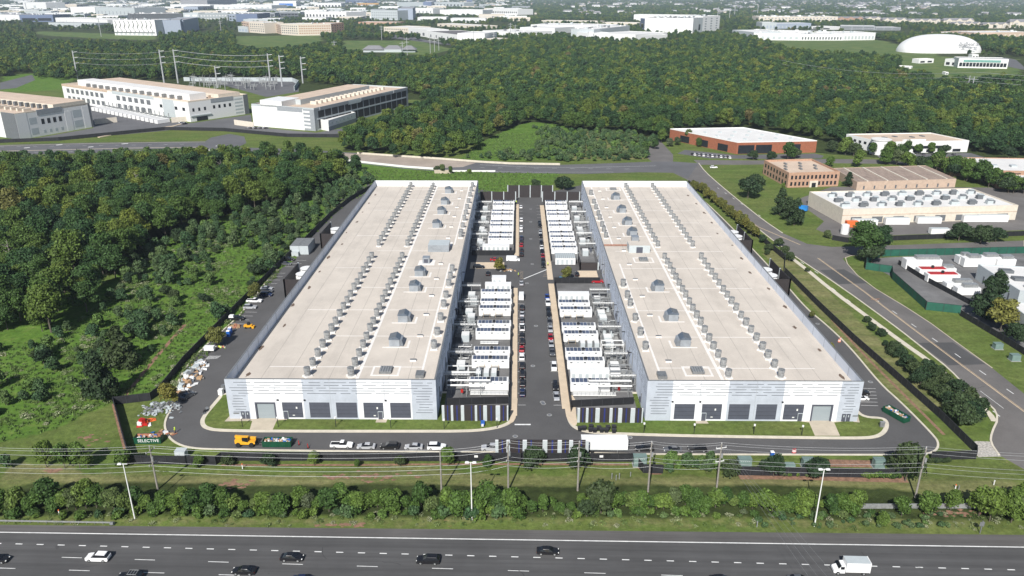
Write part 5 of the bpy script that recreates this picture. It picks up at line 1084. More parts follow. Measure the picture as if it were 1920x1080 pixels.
# ================================================================== fences, poles, wires, small fixtures
def fence(name, px, h, m, lab, step=3., rail=M_fcap, pts=None, posts=True, thick=.08):
    pts = pts or GP(px); o = Vector(pts[0]); t = thing(name, lab, 'fence', (*pts[0], 0))
    mb = MB(); ribbon([tuple(Vector(p) - o) for p in pts], thick, .05, m, mb, h=h - .05); part('mesh_panel', mb, t)
    mb = MB(); ribbon([tuple(Vector(p) - o) for p in pts], .14, h, rail, mb, h=.06); part('top_rail', mb, t)
    if posts:
        n = 0
        for a, b_ in zip(pts, pts[1:]):
            a, b_ = Vector(a), Vector(b_); k = max(1, int((b_ - a).length / step))
            for i in range(k):
                if n >= 99: break
                n += 1; p = a.lerp(b_, i / k) - o; q = MB(); q.box(p.x - .07, p.x + .07, p.y - .09, p.y + .09, 0, h + .12, rail); part('post', q, t)
    return t
BF = dict(h=2.5, m=M_blackf)
fence('black_fence', [(244, 870), (405, 872)], lab='black screened fence along the bottom of the lower left compound', **BF)
fence('black_fence', [(214, 760), (228, 812), (244, 869)], lab='black screened fence on the left side of the lower left compound', **BF)
fence('black_fence', [(215, 759), (283, 751), (300, 738)], lab='short black screened fence at the top of the lower left compound', **BF)
fence('black_fence', [(301, 737), (345, 682), (400, 625), (470, 554), (536, 488)], lab='long black fence between the meadow and the left service road, near stretch', step=2.5, **BF)
fence('black_fence', [(537, 487), (575, 452), (618, 408), (655, 378), (700, 352)], lab='black fence between the meadow and the left service road, far stretch', step=4, **BF)
fence('black_fence', [(405, 872), (417, 864), (640, 864), (900, 865), (1100, 866), (1188, 866)], lab='black fence below the front road from the compound to the striped gate screen', step=3, **BF)
fence('black_fence', [(1188, 866), (1206, 887), (1243, 888)], lab='short black fence elbow below the white trailer', **BF)
fence('black_fence', [(1383, 891), (1500, 893), (1690, 897)], lab='black fence with white notices behind the green transformer boxes', **BF)
fence('black_fence', [(1745, 863), (1829, 861), (1829, 852)], lab='black fence corner at the lower right beside the stone apron', **BF)
fence('black_fence', [(1829, 851), (1760, 783), (1690, 720), (1600, 640), (1530, 572), (1471, 512)], lab='long black fence between the right service road and the street, near stretch', step=2.5, **BF)
fence('black_fence', [(1470, 511), (1471, 488), (1420, 445), (1380, 405), (1290, 345)], lab='black fence along the street beside the hedge trees, far stretch', step=4, **BF)
for i, (px, py) in enumerate([(375, 864), (657, 862), (779, 863), (893, 866), (1127, 866), (1490, 889), (1605, 893), (1783, 859), (258, 868), (303, 868)]):
    x, y = G(px, py); m = MB(); m.box(-.45, .45, -.12, -.08, 1.4, 2., M_cont); m.box(-.4, -.3, -.08, 0, 1.4, 2, M_galv); tag(link('warning_sign', m.mesh('warning_sign'), None, (x, y - .05, 0)), 'small white notice fixed to the black fence', 'sign', 'small white notices on the black fences')
# near yard fences
for pts, l in (([(-2.5, 187), (-2.5, 281)], 'along the left kerb path, near yard'), ([(-1.9, 326), (-1.9, 416)], 'along the left kerb path, far yard'), ([(14.9, 188), (14.5, 289)], 'along the right kerb path, near yard'), ([(14.2, 316), (14.1, 416)], 'along the right kerb path, far yard'),
               ([(-20, 191.5), (-2.6, 192.5)], 'across the front of the left yard'), ([(15, 190.5), (33, 192.5)], 'across the front of the right yard'), ([(-20.6, 324.5), (-2, 324.5)], 'in front of the long low white cabin'), ([(14.6, 290), (33, 290)], 'across the rear of the near right yard')):
    fence('black_fence', None, 2.4, M_black, 'black mesh fence ' + l, pts=pts, step=3)
fence('green_fence', [(1652, 481), (1920, 475), (2100, 471)], 3.2, M_gfence, 'dark green screened fence along the side road at right', step=4)
fence('green_fence', [(1650, 482), (1630, 490), (1623, 496), (1622, 505), (1648, 509), (1671, 512), (1672, 523), (1735, 580), (1735, 581), (1800, 588)], 3.2, M_gfence, 'dark green screened fence zigzagging round the generator lot at right', step=4)
fence('black_fence', [(1684, 496), (1725, 522), (1830, 578)], 2., M_black, 'low black fence inside the green-fenced generator lot', step=3)
fence('black_fence', [(1800, 592), (1880, 640), (1930, 672)], 2.2, M_black, 'thin black fence sloping down to the right beyond the green fence', step=3)
fence('black_fence', [(1560, 450), (1588, 455), (1700, 450), (1920, 442)], 2.4, M_black, 'black fence in front of the white data hall with rooftop fans', step=5)
fence('black_fence', [(0, 268), (110, 264), (230, 252), (310, 244), (420, 246), (540, 257), (640, 258), (720, 243), (810, 200)], 2.8, M_blackf, 'black fence round the three pale data centres at far left', step=9)
fence('chain_link_fence', [(1600, 954), (1920, 953)], 1.3, M_galv, 'low grey chain-link fence behind the hedge trees at lower right', step=4, rail=M_galv)
# utility poles with three cross arms
UP = [((-50, 912), (-58, 838)), ((296, 918), (281, 838)), ((828, 923), (826, 845)), ((953, 920), (955, 828)), ((1083, 920), (1088, 829)), ((1215, 922), (1219, 828)), ((1343, 922), (1350, 832)), ((1716, 933), (1739, 838)), ((2120, 950), (2150, 842))]
POL = []
for i, (b_, t_) in enumerate(UP):
    x, y = G(*b_); h = min(13.5, ZH(*t_, y)); h = max(h, 10.5); POL.append((x, y, h))
    if i in (0, 8): continue
    t = thing('utility_pole', '', 'utility pole', (x, y, 0), 0, 'wooden utility poles between the front road and the highway')
    t['label'] = 'grey wooden utility pole, ' + {1: 'leftmost, by the lower left compound', 2: 'plain slim one without cross arms left of the double-headed lamp', 3: 'in front of the left part of the striped gate screen', 4: 'at the right end of the striped gate screen', 5: 'just right of the black fence elbow, below the black suv', 6: 'with a wide white cross arm, left of the green transformers', 7: 'rightmost, with tilted cross arms above the dark round tree'}[i]
    m = MB(); m.tube([(0, 0, 0), (0, 0, h)], .24, M_wood, 8, r2=.15); part('shaft', m, t)
    if i != 2:
        for z, w_ in ((h - 1.2, 1.3), (h - 4.8, 1.1)):
            m = MB(); rz = .0; m.box(-w_, w_, -.1, .1, z, z + .14, M_steelw if i == 6 else M_wood); a = part('cross_arm', m, t); a.rotation_euler = (0, 0, 1.2 if i != 6 else .25)
            for k in (-w_ + .1, 0, w_ - .1): m = MB(); m.tube([(k, 0, z + .14), (k, 0, z + .5)], .09, M_insul); part('insulator', m, a)
        m = MB(); m.tube([(.3, -.25, h - 3.6), (.3, -.25, h - 2.6)], .26, M_galv, 8); part('transformer_can', m, t)
        m = MB(); m.tube([(0, 0, h), (0, 0, h + .35)], .1, M_insul); part('insulator', m, t)
def wire(a, b_, sag, r, m, mb=None):
    mb = mb or MB(); pts = [Vector(a).lerp(Vector(b_), k / 12) - Vector((0, 0, sag * 4 * (k / 12) * (1 - k / 12))) for k in range(13)]; mb.tube(pts, r, m, 4); return mb
for j, (dz, dy, lab) in enumerate([(.3, 0, 'topmost'), (-.9, .9, 'second from the top, rear'), (-.9, -.9, 'second level, front'), (-4.6, .8, 'third level, rear'), (-4.6, -.8, 'third level, front'), (-6.5, 0, 'lowest')]):
    mb = MB()
    for (x, y, h), (x2, y2, h2) in zip(POL, POL[1:]): wire((x, y + dy, h + dz), (x2, y2 + dy, h2 + dz), .5 + .008 * (x2 - x), .027, M_wire, mb)
    tag(link('power_line', mb.mesh('power_line')), f'pale overhead wire across the whole picture, {lab}', 'power line')
for k in range(4):
    x, y = G(1380, 930); x2, y2 = G(1405 + 26 * k, 1085); mb = wire((POL[6][0] + k * .4, POL[6][1], 12.2), (x2 + 12, y2 - 45, 11.), 1.2, .02, M_galvd); tag(link('power_line', mb.mesh('power_line')), 'thin dark wire crossing the highway at right', 'power line', 'thin wires crossing the highway')
for (b_, t_, lab, dbl) in (((253, 973), (232, 870), 'leftmost tall street lamp with one white head beside the guard rail', 0), ((885, 975), (885, 867), 'tall street lamp with two white heads near the middle of the hedge', 1), ((1527, 987), (1546, 880), 'tall street lamp with two white heads at the right of the hedge', 1)):
    x, y = G(*b_); h = ZH(*t_, y); t = thing('street_lamp', lab, 'street lamp', (x, y, 0)); m = MB(); m.tube([(0, 0, 0), (0, 0, h)], .15, M_steelw, 8, r2=.1); part('pole', m, t)
    m = MB(); m.box(-.9 if dbl else -.3, .9, -.05, .05, h - .05, h + .05, M_steelw); part('arm', m, t)
    for s in ((-1, 1) if dbl else (-1,)):
        m = MB(); m.hull([(s * .8 - .45, -.25, h - .1), (s * .8 + .45, -.25, h - .1), (s * .8 + .45, .25, h - .1), (s * .8 - .45, .25, h - .1)], [(s * .8 - .35, -.18, h + .18), (s * .8 + .35, -.18, h + .18), (s * .8 + .35, .18, h + .18), (s * .8 - .35, .18, h + .18)], M_cont); part('lamp_head', m, t)
for i, (px, py) in enumerate([(455, 801), (522, 801), (630, 801), (733, 803), (833, 805), (932, 803), (1207, 812), (1301, 814), (1413, 815), (1503, 817)]):
    x, y = G(px, py); t = thing('bollard_lamp', f'short black bollard lamp with a white head on the front lawn, {ORD[i]} from the left', 'lamp', (x, y, .15)); m = MB(); m.tube([(0, 0, 0), (0, 0, 2.6)], .09, M_black); part('post', m, t); m = MB(); m.tube([(0, 0, 2.6), (0, 0, 3.)], .27, M_cont, 10); part('globe', m, t)
for i, (px, py, w_, h, d, lab) in enumerate([(1397, 878, 3.2, 2.3, 2, 'grey-green transformer box with white labels behind the black fence, leftmost'), (1516, 879, 2.8, 2.3, 1.8, 'grey-green transformer box half behind a tree by the black fence'), (1649, 880, 2.6, 2.4, 1.8, 'pale green transformer box at the right end of the black fence'),
    (1200, 876, 3.2, 2.8, 1.8, 'dark grey-green transformer box beside the black fence elbow'), (1480, 878, 3, .7, 1.6, 'flat grey-green box between two transformer boxes'), (1873, 656, 2.6, 1.9, 2, 'green transformer box on the grass at the right edge, farther one'), (1905, 678, 2.8, 2., 2, 'green transformer box on the grass at the right edge, nearer one'), (338, 862, 2.6, 2.2, 2, 'grey shed-like box behind the fence of the lower left compound'), (1652, 799, .0001, .1, .1, '')]):
    if not lab: continue
    x, y = G(px, py); t = thing('transformer_box', lab, 'transformer', (x - w_ / 2, y, 0)); mm = M_tbox if 'shed' not in lab else M_lgrey; m = MB(); m.box(-.2, w_ + .2, -.2, d + .2, 0, .15, M_concg); m.hull([(0, 0, .15), (w_, 0, .15), (w_, d, .15), (0, d, .15)], [(.05, .15, h), (w_ - .05, .15, h), (w_ - .05, d - .05, h), (.05, d - .05, h)], mm); part('cabinet', m, t)
    m = MB(); m.box(-.06, w_ + .06, .08, d + .02, h, h + .08, mm); part('lid', m, t)
    if h > 1: m = MB(); m.box(.1, w_ / 2 - .03, -.0, .06, .3, h * .8, mm); m.box(w_ / 2 + .03, w_ - .1, -.0, .06, .3, h * .8, mm); part('door', m, t)
    if 'labels' in lab or 'elbow' in lab:
        m = MB(); [m.box(.4 + k * .5, .62 + k * .5, .09, .1, h * .72, h * .82, M_cont) for k in range(5)]; part('label_plate', m, t)
x, y = G(1653, 801); t = thing('utility_pedestal', 'small grey pedestal box on the rounded lawn right of the right data centre', 'utility box', (x, y, .15)); m = MB(); m.box(-.6, .6, -.3, .3, 0, 1.5, M_galvd); part('box', m, t); m = MB(); m.box(-.65, .65, -.35, .35, 1.5, 1.58, M_galv); part('lid', m, t)
# guard rail
a, b_ = Vector(G(-80, 979)), Vector(G(208, 984)); t = thing('guard_rail', 'pale steel guard rail at the left edge of the highway', 'guard rail', (*a, 0)); m = MB(); d = b_ - a; ribbon([(0, 0), tuple(d)], .12, .45, M_galv, m, h=.34); part('beam', m, t)
for k in range(20): p = d * (k / 19); m = MB(); m.box(p.x - .06, p.x + .06, p.y + .08, p.y + .22, 0, .75, M_galvd); part('post', m, t)
m = MB(); m.tube([(d.x, d.y, .35), (d.x + .8, d.y - .1, .5)], .4, M_galvd, 8); part('end_terminal', m, t)
for i, (px, py, mt, h) in enumerate([(455, 879, M_orange, 1.2), (1791, 916, M_orange, .9), (1797, 918, M_galv, .8), (1863, 909, M_cont, 1.), (1419, 988, M_galv, 1.2), (1147, 898, M_galv, 1.3), (1155, 900, M_galv, 1.1), (1161, 898, M_galv, 1.3), (1182, 893, M_galv, .9), (112, 966, M_orange, 1.2), (1837, 1000, M_galvd, 3.)]):
    x, y = G(px, py); m = MB(); m.box(-.09, .09, -.09, .09, 0, h, M_cont if mt is M_orange else mt); m.box(-.1, .1, -.1, .1, h, h + .3, mt)
    if h == 3.: m.box(-.5, .5, -.02, .02, 1.9, 3., M_galvd)
    tag(link('marker_post', m.mesh('marker_post'), None, (x, y, 0)), ['slim orange-topped white marker post on the grass below the front road', 'small orange-topped marker on the grass at lower right', 'short grey post beside the orange marker at lower right', 'white marker post on the grass near the right street', 'thin grey post on the highway verge right of centre', 'left one of three short grey posts on the mown strip', 'middle one of three short grey posts on the mown strip', 'right one of three short grey posts on the mown strip', 'single short grey post by the black fence elbow', 'orange-topped marker in front of the left hedge', 'road sign seen from behind on the verge at lower right'][i], 'marker post' if h < 3 else 'road sign')
# ================================================================== other buildings
FOOT = []                                              # footprints kept free of trees
M_tanw = mat('tan_precast', (.50, .38, .29), .85, var=.08); M_creamw = mat('cream_precast', (.62, .56, .47), .85, var=.06); M_brick = mat('red_brown_brick', (.30, .105, .055), .9, var=.12, scale=1)
M_brick2 = mat('orange_brick', (.44, .27, .185), .9, var=.12, scale=1); M_gwall = mat('mid_grey_wall', (.27, .29, .31), .8, var=.06); M_dgwall = mat('dark_grey_wall', (.12, .13, .14), .8, var=.06)
M_rooft = mat('pinkish_tan_roof', (.56, .44, .34), .9, var=.08, scale=.1); M_roofw = mat('white_membrane', (.66, .65, .63), .9, var=.05, scale=.1); M_roofg = mat('grey_far_roof', (.30, .30, .31), .9, var=.12); M_ribt = mat('ribbed_brown_roof', (.40, .31, .25), .85, var=.2, scale=.8, stretch=(2.5, .15, 1), col2=(.16, .12, .1))
M_win = mat('window_glass_dark', (.02, .024, .03), .2); M_navy = mat('blue_grey_cladding', (.12, .16, .26), .7, var=.06); M_bwall = mat('pale_blue_grey_cladding', (.33, .38, .46), .7, var=.05); M_teal = mat('teal_cladding', (.16, .35, .31), .6); M_shing = mat('grey_shingle', (.20, .20, .21), .9, var=.1)
M_brightblue = mat('bright_blue', (.02, .16, .55), .5); M_ocher = mat('ochre_wall', (.55, .32, .10), .8)
class Bld:
    """a block on a parallelogram footprint: K near corner, Lc left corner, Rc right corner (all world xy)"""
    def __init__(s, name, lab, K, Lc, Rc, h, wall, roof, par=1.2, cat='building', group=None, wall2=None, parts=True):
        s.K, s.L, s.R, s.h = Vector(K), Vector(Lc), Vector(Rc), h; s.B = s.L + s.R - s.K; s.t = thing(name, lab, cat, (*K, 0), 0, group); s.nw = 0
        FOOT.append([tuple(s.K), tuple(s.R), tuple(s.B), tuple(s.L)]); s.parts = parts
        o = s.K; P = [Vector((0, 0)), s.R - o, s.B - o, s.L - o]; s.P = P
        m = MB()
        c4 = P if sum(P[i].cross(P[(i + 1) % 4]) for i in range(4)) > 0 else P[::-1]
        m.hull([(*p, 0) for p in c4], [(*p, h - par) for p in c4], wall, roof)
        part('wall', m, s.t); ctr = (P[0] + P[2]) / 2
        m = MB(); tk = .35
        for i in range(4):
            a, b_ = P[i], P[(i + 1) % 4]; n = ((ctr - (a + b_) / 2)); d = (b_ - a).normalized(); nn = Vector((-d.y, d.x)); nn = nn if nn.dot(n) > 0 else -nn
            a2, b2 = a + nn * tk, b_ + nn * tk; m.prism([tuple(a), tuple(b_), tuple(b2 - d * 0), tuple(a2)], h - par + .001 * i, h + .003 * i, wall2 or wall)
        part('parapet', m, s.t)
    def face(s, f):
        o = s.K; return {'L': (s.L - o, Vector((0, 0))), 'R': (Vector((0, 0)), s.R - o), 'BR': (s.R - o, s.B - o)}[f]
    def strip(s, f, u0, u1, z0, z1, mt, name='window', out=.06, th=.1):
        a, b_ = s.face(f); d = b_ - a; ctr = (s.P[0] + s.P[2]) / 2; n = Vector((d.y, -d.x)).normalized(); n = n if n.dot((a + b_) / 2 - ctr) > 0 else -n
        p, q = a + d * u0, a + d * u1; m = MB(); m.prism([tuple(p - n * th), tuple(q - n * th), tuple(q + n * out), tuple(p + n * out)], z0, z1, mt); return part(name, m, s.t)
    def windows(s, f, n, z0, z1, u0=.03, u1=.97, fr=.55, mt=None, name='window'):
        for i in range(n):
            if s.nw >= 98: return
            s.nw += 1; w_ = (u1 - u0) / n; c = u0 + (i + .5) * w_; s.strip(f, c - w_ * fr / 2, c + w_ * fr / 2, z0, z1, mt or M_win, name)
    def roofbox(s, u0, u1, v0, v1, h, mt, name='rooftop_unit', top=None, par=1.2):
        e1, e2 = s.R - s.K, s.L - s.K; f = lambda u, v: tuple(e1 * u + e2 * v); m = MB(); m.prism([f(u0, v0), f(u1, v0), f(u1, v1), f(u0, v1)], s.h - par, s.h - par + h, mt, top); return part(name, m, s.t)
def bpx(name, lab, K, Lc, Rc, top, wall, roof, **k):
    w_ = G(*K); return Bld(name, lab, w_, G(*Lc), G(*Rc), ZH(*top, w_[1]), wall, roof, **k)
# --- three pale data centres at far left
b = bpx('data_centre', 'pale data centre with a long black-louvred side, right one of three at far left', (592, 246), (476, 236), (766, 199), (590, 203), M_gwall, M_rooft, wall2=M_lgrey)
H = b.h
for u0, u1, mt in ((.0, .2, M_cont), (.2, .42, M_cont), (.42, .83, M_cont)): b.strip('L', u0, u1, 0, H * .92, mt, 'white_facade_panel', .12)
b.strip('L', .42, .82, H * .78, H * .98, M_gwall, 'grey_band', .2)
for q in ('L',): b.windows(q, 4, H * .42, H * .60, .0, .4, .3); b.windows(q, 4, H * .42, H * .60, .43, .8, .4); b.windows(q, 4, H * .05, H * .22, .43, .8, .4, M_lgrey); b.windows(q, 2, H * .02, H * .2, .1, .32, .5)
for k in range(5): b.strip('L', .83, .93, H * (.1 + .17 * k), H * (.18 + .17 * k), M_cont, 'white_stripe', .1)
b.strip('R', .02, .97, H * .47, H * .53, M_lgrey, 'floor_band', .25); b.strip('R', .02, .97, H * .0, H * .06, M_lgrey, 'base_band', .2)
b.strip('R', .05, .32, H * .86, H * 1.0, M_gwall, 'parapet_panel', .5); b.strip('R', .45, .68, H * .86, H * 1.0, M_gwall, 'parapet_panel', .5); b.strip('R', .82, .99, H * .86, H, M_gwall, 'parapet_panel', .5); b.strip('R', .32, .45, H * .8, H * .95, M_lgrey, 'parapet_panel', .3)
b.windows('R', 15, H * .54, H * .84, .03, .98, .86, M_black, 'louvre'); b.windows('R', 15, H * .08, H * .46, .03, .98, .86, M_black, 'louvre')
b.roofbox(.12, .82, .42, .80, 4.5, M_lgrey, 'plant_screen', M_rooft); b.roofbox(.0, .16, .5, .85, 5, M_cont, 'penthouse')
for k in range(16): b.roofbox(.16 + .047 * k, .175 + .047 * k, .24, .34, 2.6, M_creamw, 'roof_fin')
e = bpx('annex_building', 'low white and grey striped annex in front of the black-louvred data centre side', (617, 246), (602, 243), (668, 229), (617, 226), M_cont, M_roofw); e.strip('R', 0, 1, 0, e.h * .4, M_gwall, 'grey_band'); e.windows('R', 6, e.h * .6, e.h * .75, .05, .9, .3, M_lgrey)
b = bpx('data_centre', 'long pale data centre with a raised white roof storey, middle of three at far left', (358, 229), (122, 190), (468, 213), (357, 190), M_cont, M_rooft, wall2=M_creamw); H = b.h
for k in range(2): b.windows('L', 8, H * (.12 + .42 * k), H * (.36 + .42 * k), .03, .37, .6, M_dgwall, 'louvre'); b.windows('L', 6, H * (.12 + .42 * k), H * (.36 + .42 * k), .46, .74, .6, M_dgwall, 'louvre')
b.strip('L', .0, .40, H * .88, H * 1.0, M_tanw, 'tan_band', .2); b.strip('L', .44, .76, H * .84, H * 1.0, M_lgrey, 'grey_band', .2); b.strip('L', .82, .90, 0, H * .95, M_lgrey, 'grey_panel', .1); b.windows('L', 4, H * .5, H * .66, .78, .99, .35)
b.windows('R', 3, H * .48, H * .64, .02, .3, .35); b.windows('R', 4, H * .5, H * .66, .36, .72, .4); b.strip('R', .36, .74, H * .8, H * .99, M_gwall, 'grey_band', .25); b.strip('R', .92, 1., 0, H, M_dgwall, 'dark_corner', .15)
for k in range(5): b.strip('R', .76, .9, H * (.1 + .17 * k), H * (.18 + .17 * k), M_lgrey, 'stripe', .1)
b.strip('R', .1, .28, 0, H * .2, M_win, 'entrance', .1); b.strip('R', .01, .34, H * .25, H * .3, M_lgrey, 'canopy', .8)
b.roofbox(.15, .42, .05, .93, 5.5, M_cont, 'raised_storey', M_roofw); b.roofbox(.55, .92, .02, .95, 3.5, M_creamw, 'plant_screen', M_rooft)
for k in range(22): b.roofbox(.46, .50, .05 + k * .04, .055 + k * .04, 2.5, M_tanw, 'roof_fin')
for k in range(14): b.roofbox(.10, .148, .1 + .055 * k, .115 + .055 * k, 3.4, M_galvd, 'wall_unit')
b = bpx('data_centre', 'pale data centre cut off by the left edge, nearest of three at far left', (38, 262), (-190, 228), (176, 238), (35, 213), M_cont, M_rooft, wall2=M_creamw); H = b.h
b.strip('L', .9, 1., 0, H, M_dgwall, 'dark_corner', .2); b.windows('L', 12, H * .1, H * .35, .1, .86, .7, M_dgwall, 'louvre'); b.windows('L', 12, H * .5, H * .75, .1, .86, .7, M_dgwall, 'louvre')
b.strip('R', .0, .14, 0, H * .97, M_cont, 'white_panel', .1); b.strip('R', .27, .6, H * .82, H * 1.02, M_gwall, 'grey_band', .3); b.windows('R', 4, H * .45, H * .65, .29, .6, .5); b.windows('R', 4, H * .1, H * .22, .29, .6, .4, M_lgrey); b.strip('R', .63, .72, 0, H * .8, M_cont, 'white_panel', .1); b.windows('R', 1, H * .45, H * .65, .64, .71, .6); b.strip('R', .88, .97, 0, H * .9, M_cont, 'white_panel', .1); b.windows('R', 1, H * .45, H * .65, .9, .95, .8); b.strip('R', .97, 1, 0, H, M_dgwall, 'dark_corner', .3)
b.strip('R', .16, .25, H * .1, H * .35, M_lgrey, 'door_panel'); b.strip('R', .16, .25, H * .5, H * .75, M_lgrey, 'door_panel'); b.strip('R', .74, .86, H * .1, H * .38, M_lgrey, 'door_panel'); b.strip('R', .74, .86, H * .5, H * .8, M_lgrey, 'door_panel')
b.roofbox(.5, .95, .0, .95, 4, M_creamw, 'plant_screen', M_rooft)
for k in range(20): b.roofbox(.2, .3, .05 + k * .045, .06 + k * .045, 2.4, M_creamw, 'roof_fin'); b.roofbox(.46, .5, .04 + k * .045, .055 + k * .045, 3.4, M_dgwall, 'screen_post')
# generator yard between the two left buildings
yo = Vector(G(172, 208)); y1_ = Vector(G(290, 232))
for i in range(16):
    p = yo.lerp(y1_, i / 15); t = thing('yard_generator', 'small white generator box beside the middle pale data centre', 'generator', (p.x, p.y, 0), -.6, 'white generator boxes in the long row at far left'); m = MB(); m.box(0, 5, 0, 12, .3, 3.6, M_cont); part('body', m, t)
    m = MB(); m.tube([(2.5, 13, 0), (2.5, 13, 8)], .45, M_galv); m.box(0, 5, 12.5, 14, 3.5, 4.4, M_galvd); part('exhaust_stack', m, t)
struct('parking_ground', (lambda mb: [poly_top(GP(q), .02, M_far, mb) for q in ([(-60, 268), (45, 266), (235, 252), (320, 244), (440, 244), (475, 240), (470, 215), (350, 232), (165, 195), (175, 240), (40, 264), (-60, 262)], [(440, 246), (475, 238), (592, 249), (670, 236), (770, 201), (805, 196), (808, 202), (700, 240), (600, 258), (520, 255)], [(340, 150), (560, 150), (560, 172), (500, 182), (420, 160)], [(0, 155), (60, 140), (66, 150), (30, 165), (0, 168)])] and mb)(MB()))
w_ = MB(); ribbon(GP([(185, 258), (250, 246), (325, 237), (350, 231)]), 2.2, .02, M_walkc, w_, h=.5); tag(link('low_wall', w_.mesh('low_wall')), 'low pale retaining wall curving in front of the nearest pale data centre', 'wall')
for i, (a, b2) in enumerate((((178, 233), (220, 229)), ((322, 230), (360, 227)), ((440, 234), (476, 239)))):
    m = MB(); ribbon(GP([a, b2]), .5, 0, M_creamw, m, h=4.5); tag(link('screen_wall', m.mesh('screen_wall')), ['plain white screen wall right of the nearest pale data centre', 'plain white screen wall at the foot of the middle pale data centre', 'plain white screen wall left of the right pale data centre'][i], 'wall')
for k in range(14):
    x, y = G(340 + k * 1.5 if k < 6 else 440 + k * 4.6, 231 + (k % 3) * 1. if k < 6 else 240.5 + .6 * (k % 2) ); put_car('sedan', ['white', 'black', 'silver', 'grey'][k % 4], x, y, 1.2, 'tiny parked car before the pale data centres at far left', 'tiny parked cars in front of the far left data centres', .03)
# substation
t = thing('substation', 'open-air electrical substation of grey steel frames behind the pale data centres', 'substation', (*G(450, 160), 0)); o = Vector(G(450, 160)); r = random.Random(4)
m = MB(); ribbon([tuple(Vector(p) - o) for p in GP([(345, 152), (548, 153), (560, 158), (552, 170)])], .6, 0, M_lgrey, m, h=5); part('wall', m, t)
for k in range(60):
    p = Vector(G(r.uniform(355, 520), r.uniform(154, 169))) - o; m = MB(); h = r.uniform(5, 11); m.box(p.x - .35, p.x + .35, p.y - .35, p.y + .35, 0, h, M_galv); m.box(p.x - 4, p.x + 4, p.y - .3, p.y + .3, h - 1, h - .5, M_galv); m.tube([(p.x, p.y, h), (p.x + 1.5, p.y, h + 3)], .18, M_galv); part('steel_frame', m, t)
FOOT.append(GP([(335, 178), (560, 178), (560, 150), (335, 148)]))
MP = [((146, 148), (138, 95)), ((308, 156), (301, 93)), ((334, 156), (327, 92)), ((408, 165), (405, 124)), ((507, 154), (502, 100)), ((529, 162), (522, 103)), ((568, 156), (563, 106))]
for i, (b_, t_) in enumerate(MP):
    x, y = G(*b_); h = ZH(*t_, y); t = thing('transmission_pole', f'tall pale steel transmission pole, {ORD[i]} from the left behind the pale data centres', 'transmission pole', (x, y, 0)); m = MB(); m.tube([(0, 0, 0), (0, 0, h)], 1.1, M_trunkp, 8, r2=.75); part('shaft', m, t)
    for z in (h - 2, h - 9, h - 16): m = MB(); m.tube([(0, 0, z), (6, 0, z + .6)], .4, M_trunkp); part('arm', m, t)
for i, (a, b2) in enumerate(((2, 4), (2, 4), (2, 4), (0, 2), (0, 2), (0, 2))):
    z = [2, 9, 16][i % 3]; xa, ya = G(*MP[a][0]); xb, yb_ = G(*MP[b2][0]); ha, hb = ZH(*MP[a][1], ya), ZH(*MP[b2][1], yb_); mb = wire((xa + 6, ya, ha - z), (xb, yb_, hb - z), 3, .28 if i < 3 else .15, M_wire); tag(link('power_line', mb.mesh('power_line')), f'{["upper", "middle", "lower"][i % 3]} wire strung between tall steel poles {"above the substation" if i < 3 else "left of the substation"}', 'power line')
# far poles in the woods
for i, (px, yb_, yt) in enumerate([(1820, 178, 144), (1812, 176, 142), (1461, 142, 123), (1168, 118, 105), (1173, 118, 106), (936, 105, 92), (944, 105, 91), (807, 100, 68), (815, 97, 70), (823, 95, 68), (764, 108, 70), (755, 100, 78), (716, 75, 48), (957, 77, 43), (966, 77, 46), (888, 84, 58), (926, 78, 60), (415, 62, 38), (190, 69, 33), (628, 100, 76), (1367, 40, 15), (1377, 30, 12), (1345, 35, 8), (1420, 28, 8), (50, 20, 5), (110, 30, 8)]):
    x, y = G(px, yb_); h = min(46, ZH(px, yt, y)) ; t = thing('transmission_pole', 'distant slim pale power pole rising from the trees', 'transmission pole', (x, y, 0), 0, 'distant power poles rising from the woods'); r_ = max(.45, y * .00035); m = MB(); m.tube([(0, 0, 0), (0, 0, h)], r_, M_trunkp, 6); m.tube([(-5, 0, h - 3), (5, 0, h - 3)], r_ * .5, M_trunkp); m.tube([(-4, 0, h - 8), (4, 0, h - 8)], r_ * .5, M_trunkp); part('shaft', m, t)
xa, ya = G(1820, 178)
for i, (dz, r_) in enumerate(((3, .13), (8, .13), (13, .13))):
    mb = MB(); wire((xa, ya, 28 - dz), (xa + 330, ya - 120, 26 - dz), 4, r_, M_wire, mb); xb, yb_ = G(1461, 142); wire((xa, ya, 28 - dz), (xb, yb_, 24 - dz), 8, r_, M_wire, mb); tag(link('power_line', mb.mesh('power_line')), f'{["upper", "middle", "lower"][i]} wire crossing the woods at the far right', 'power line')

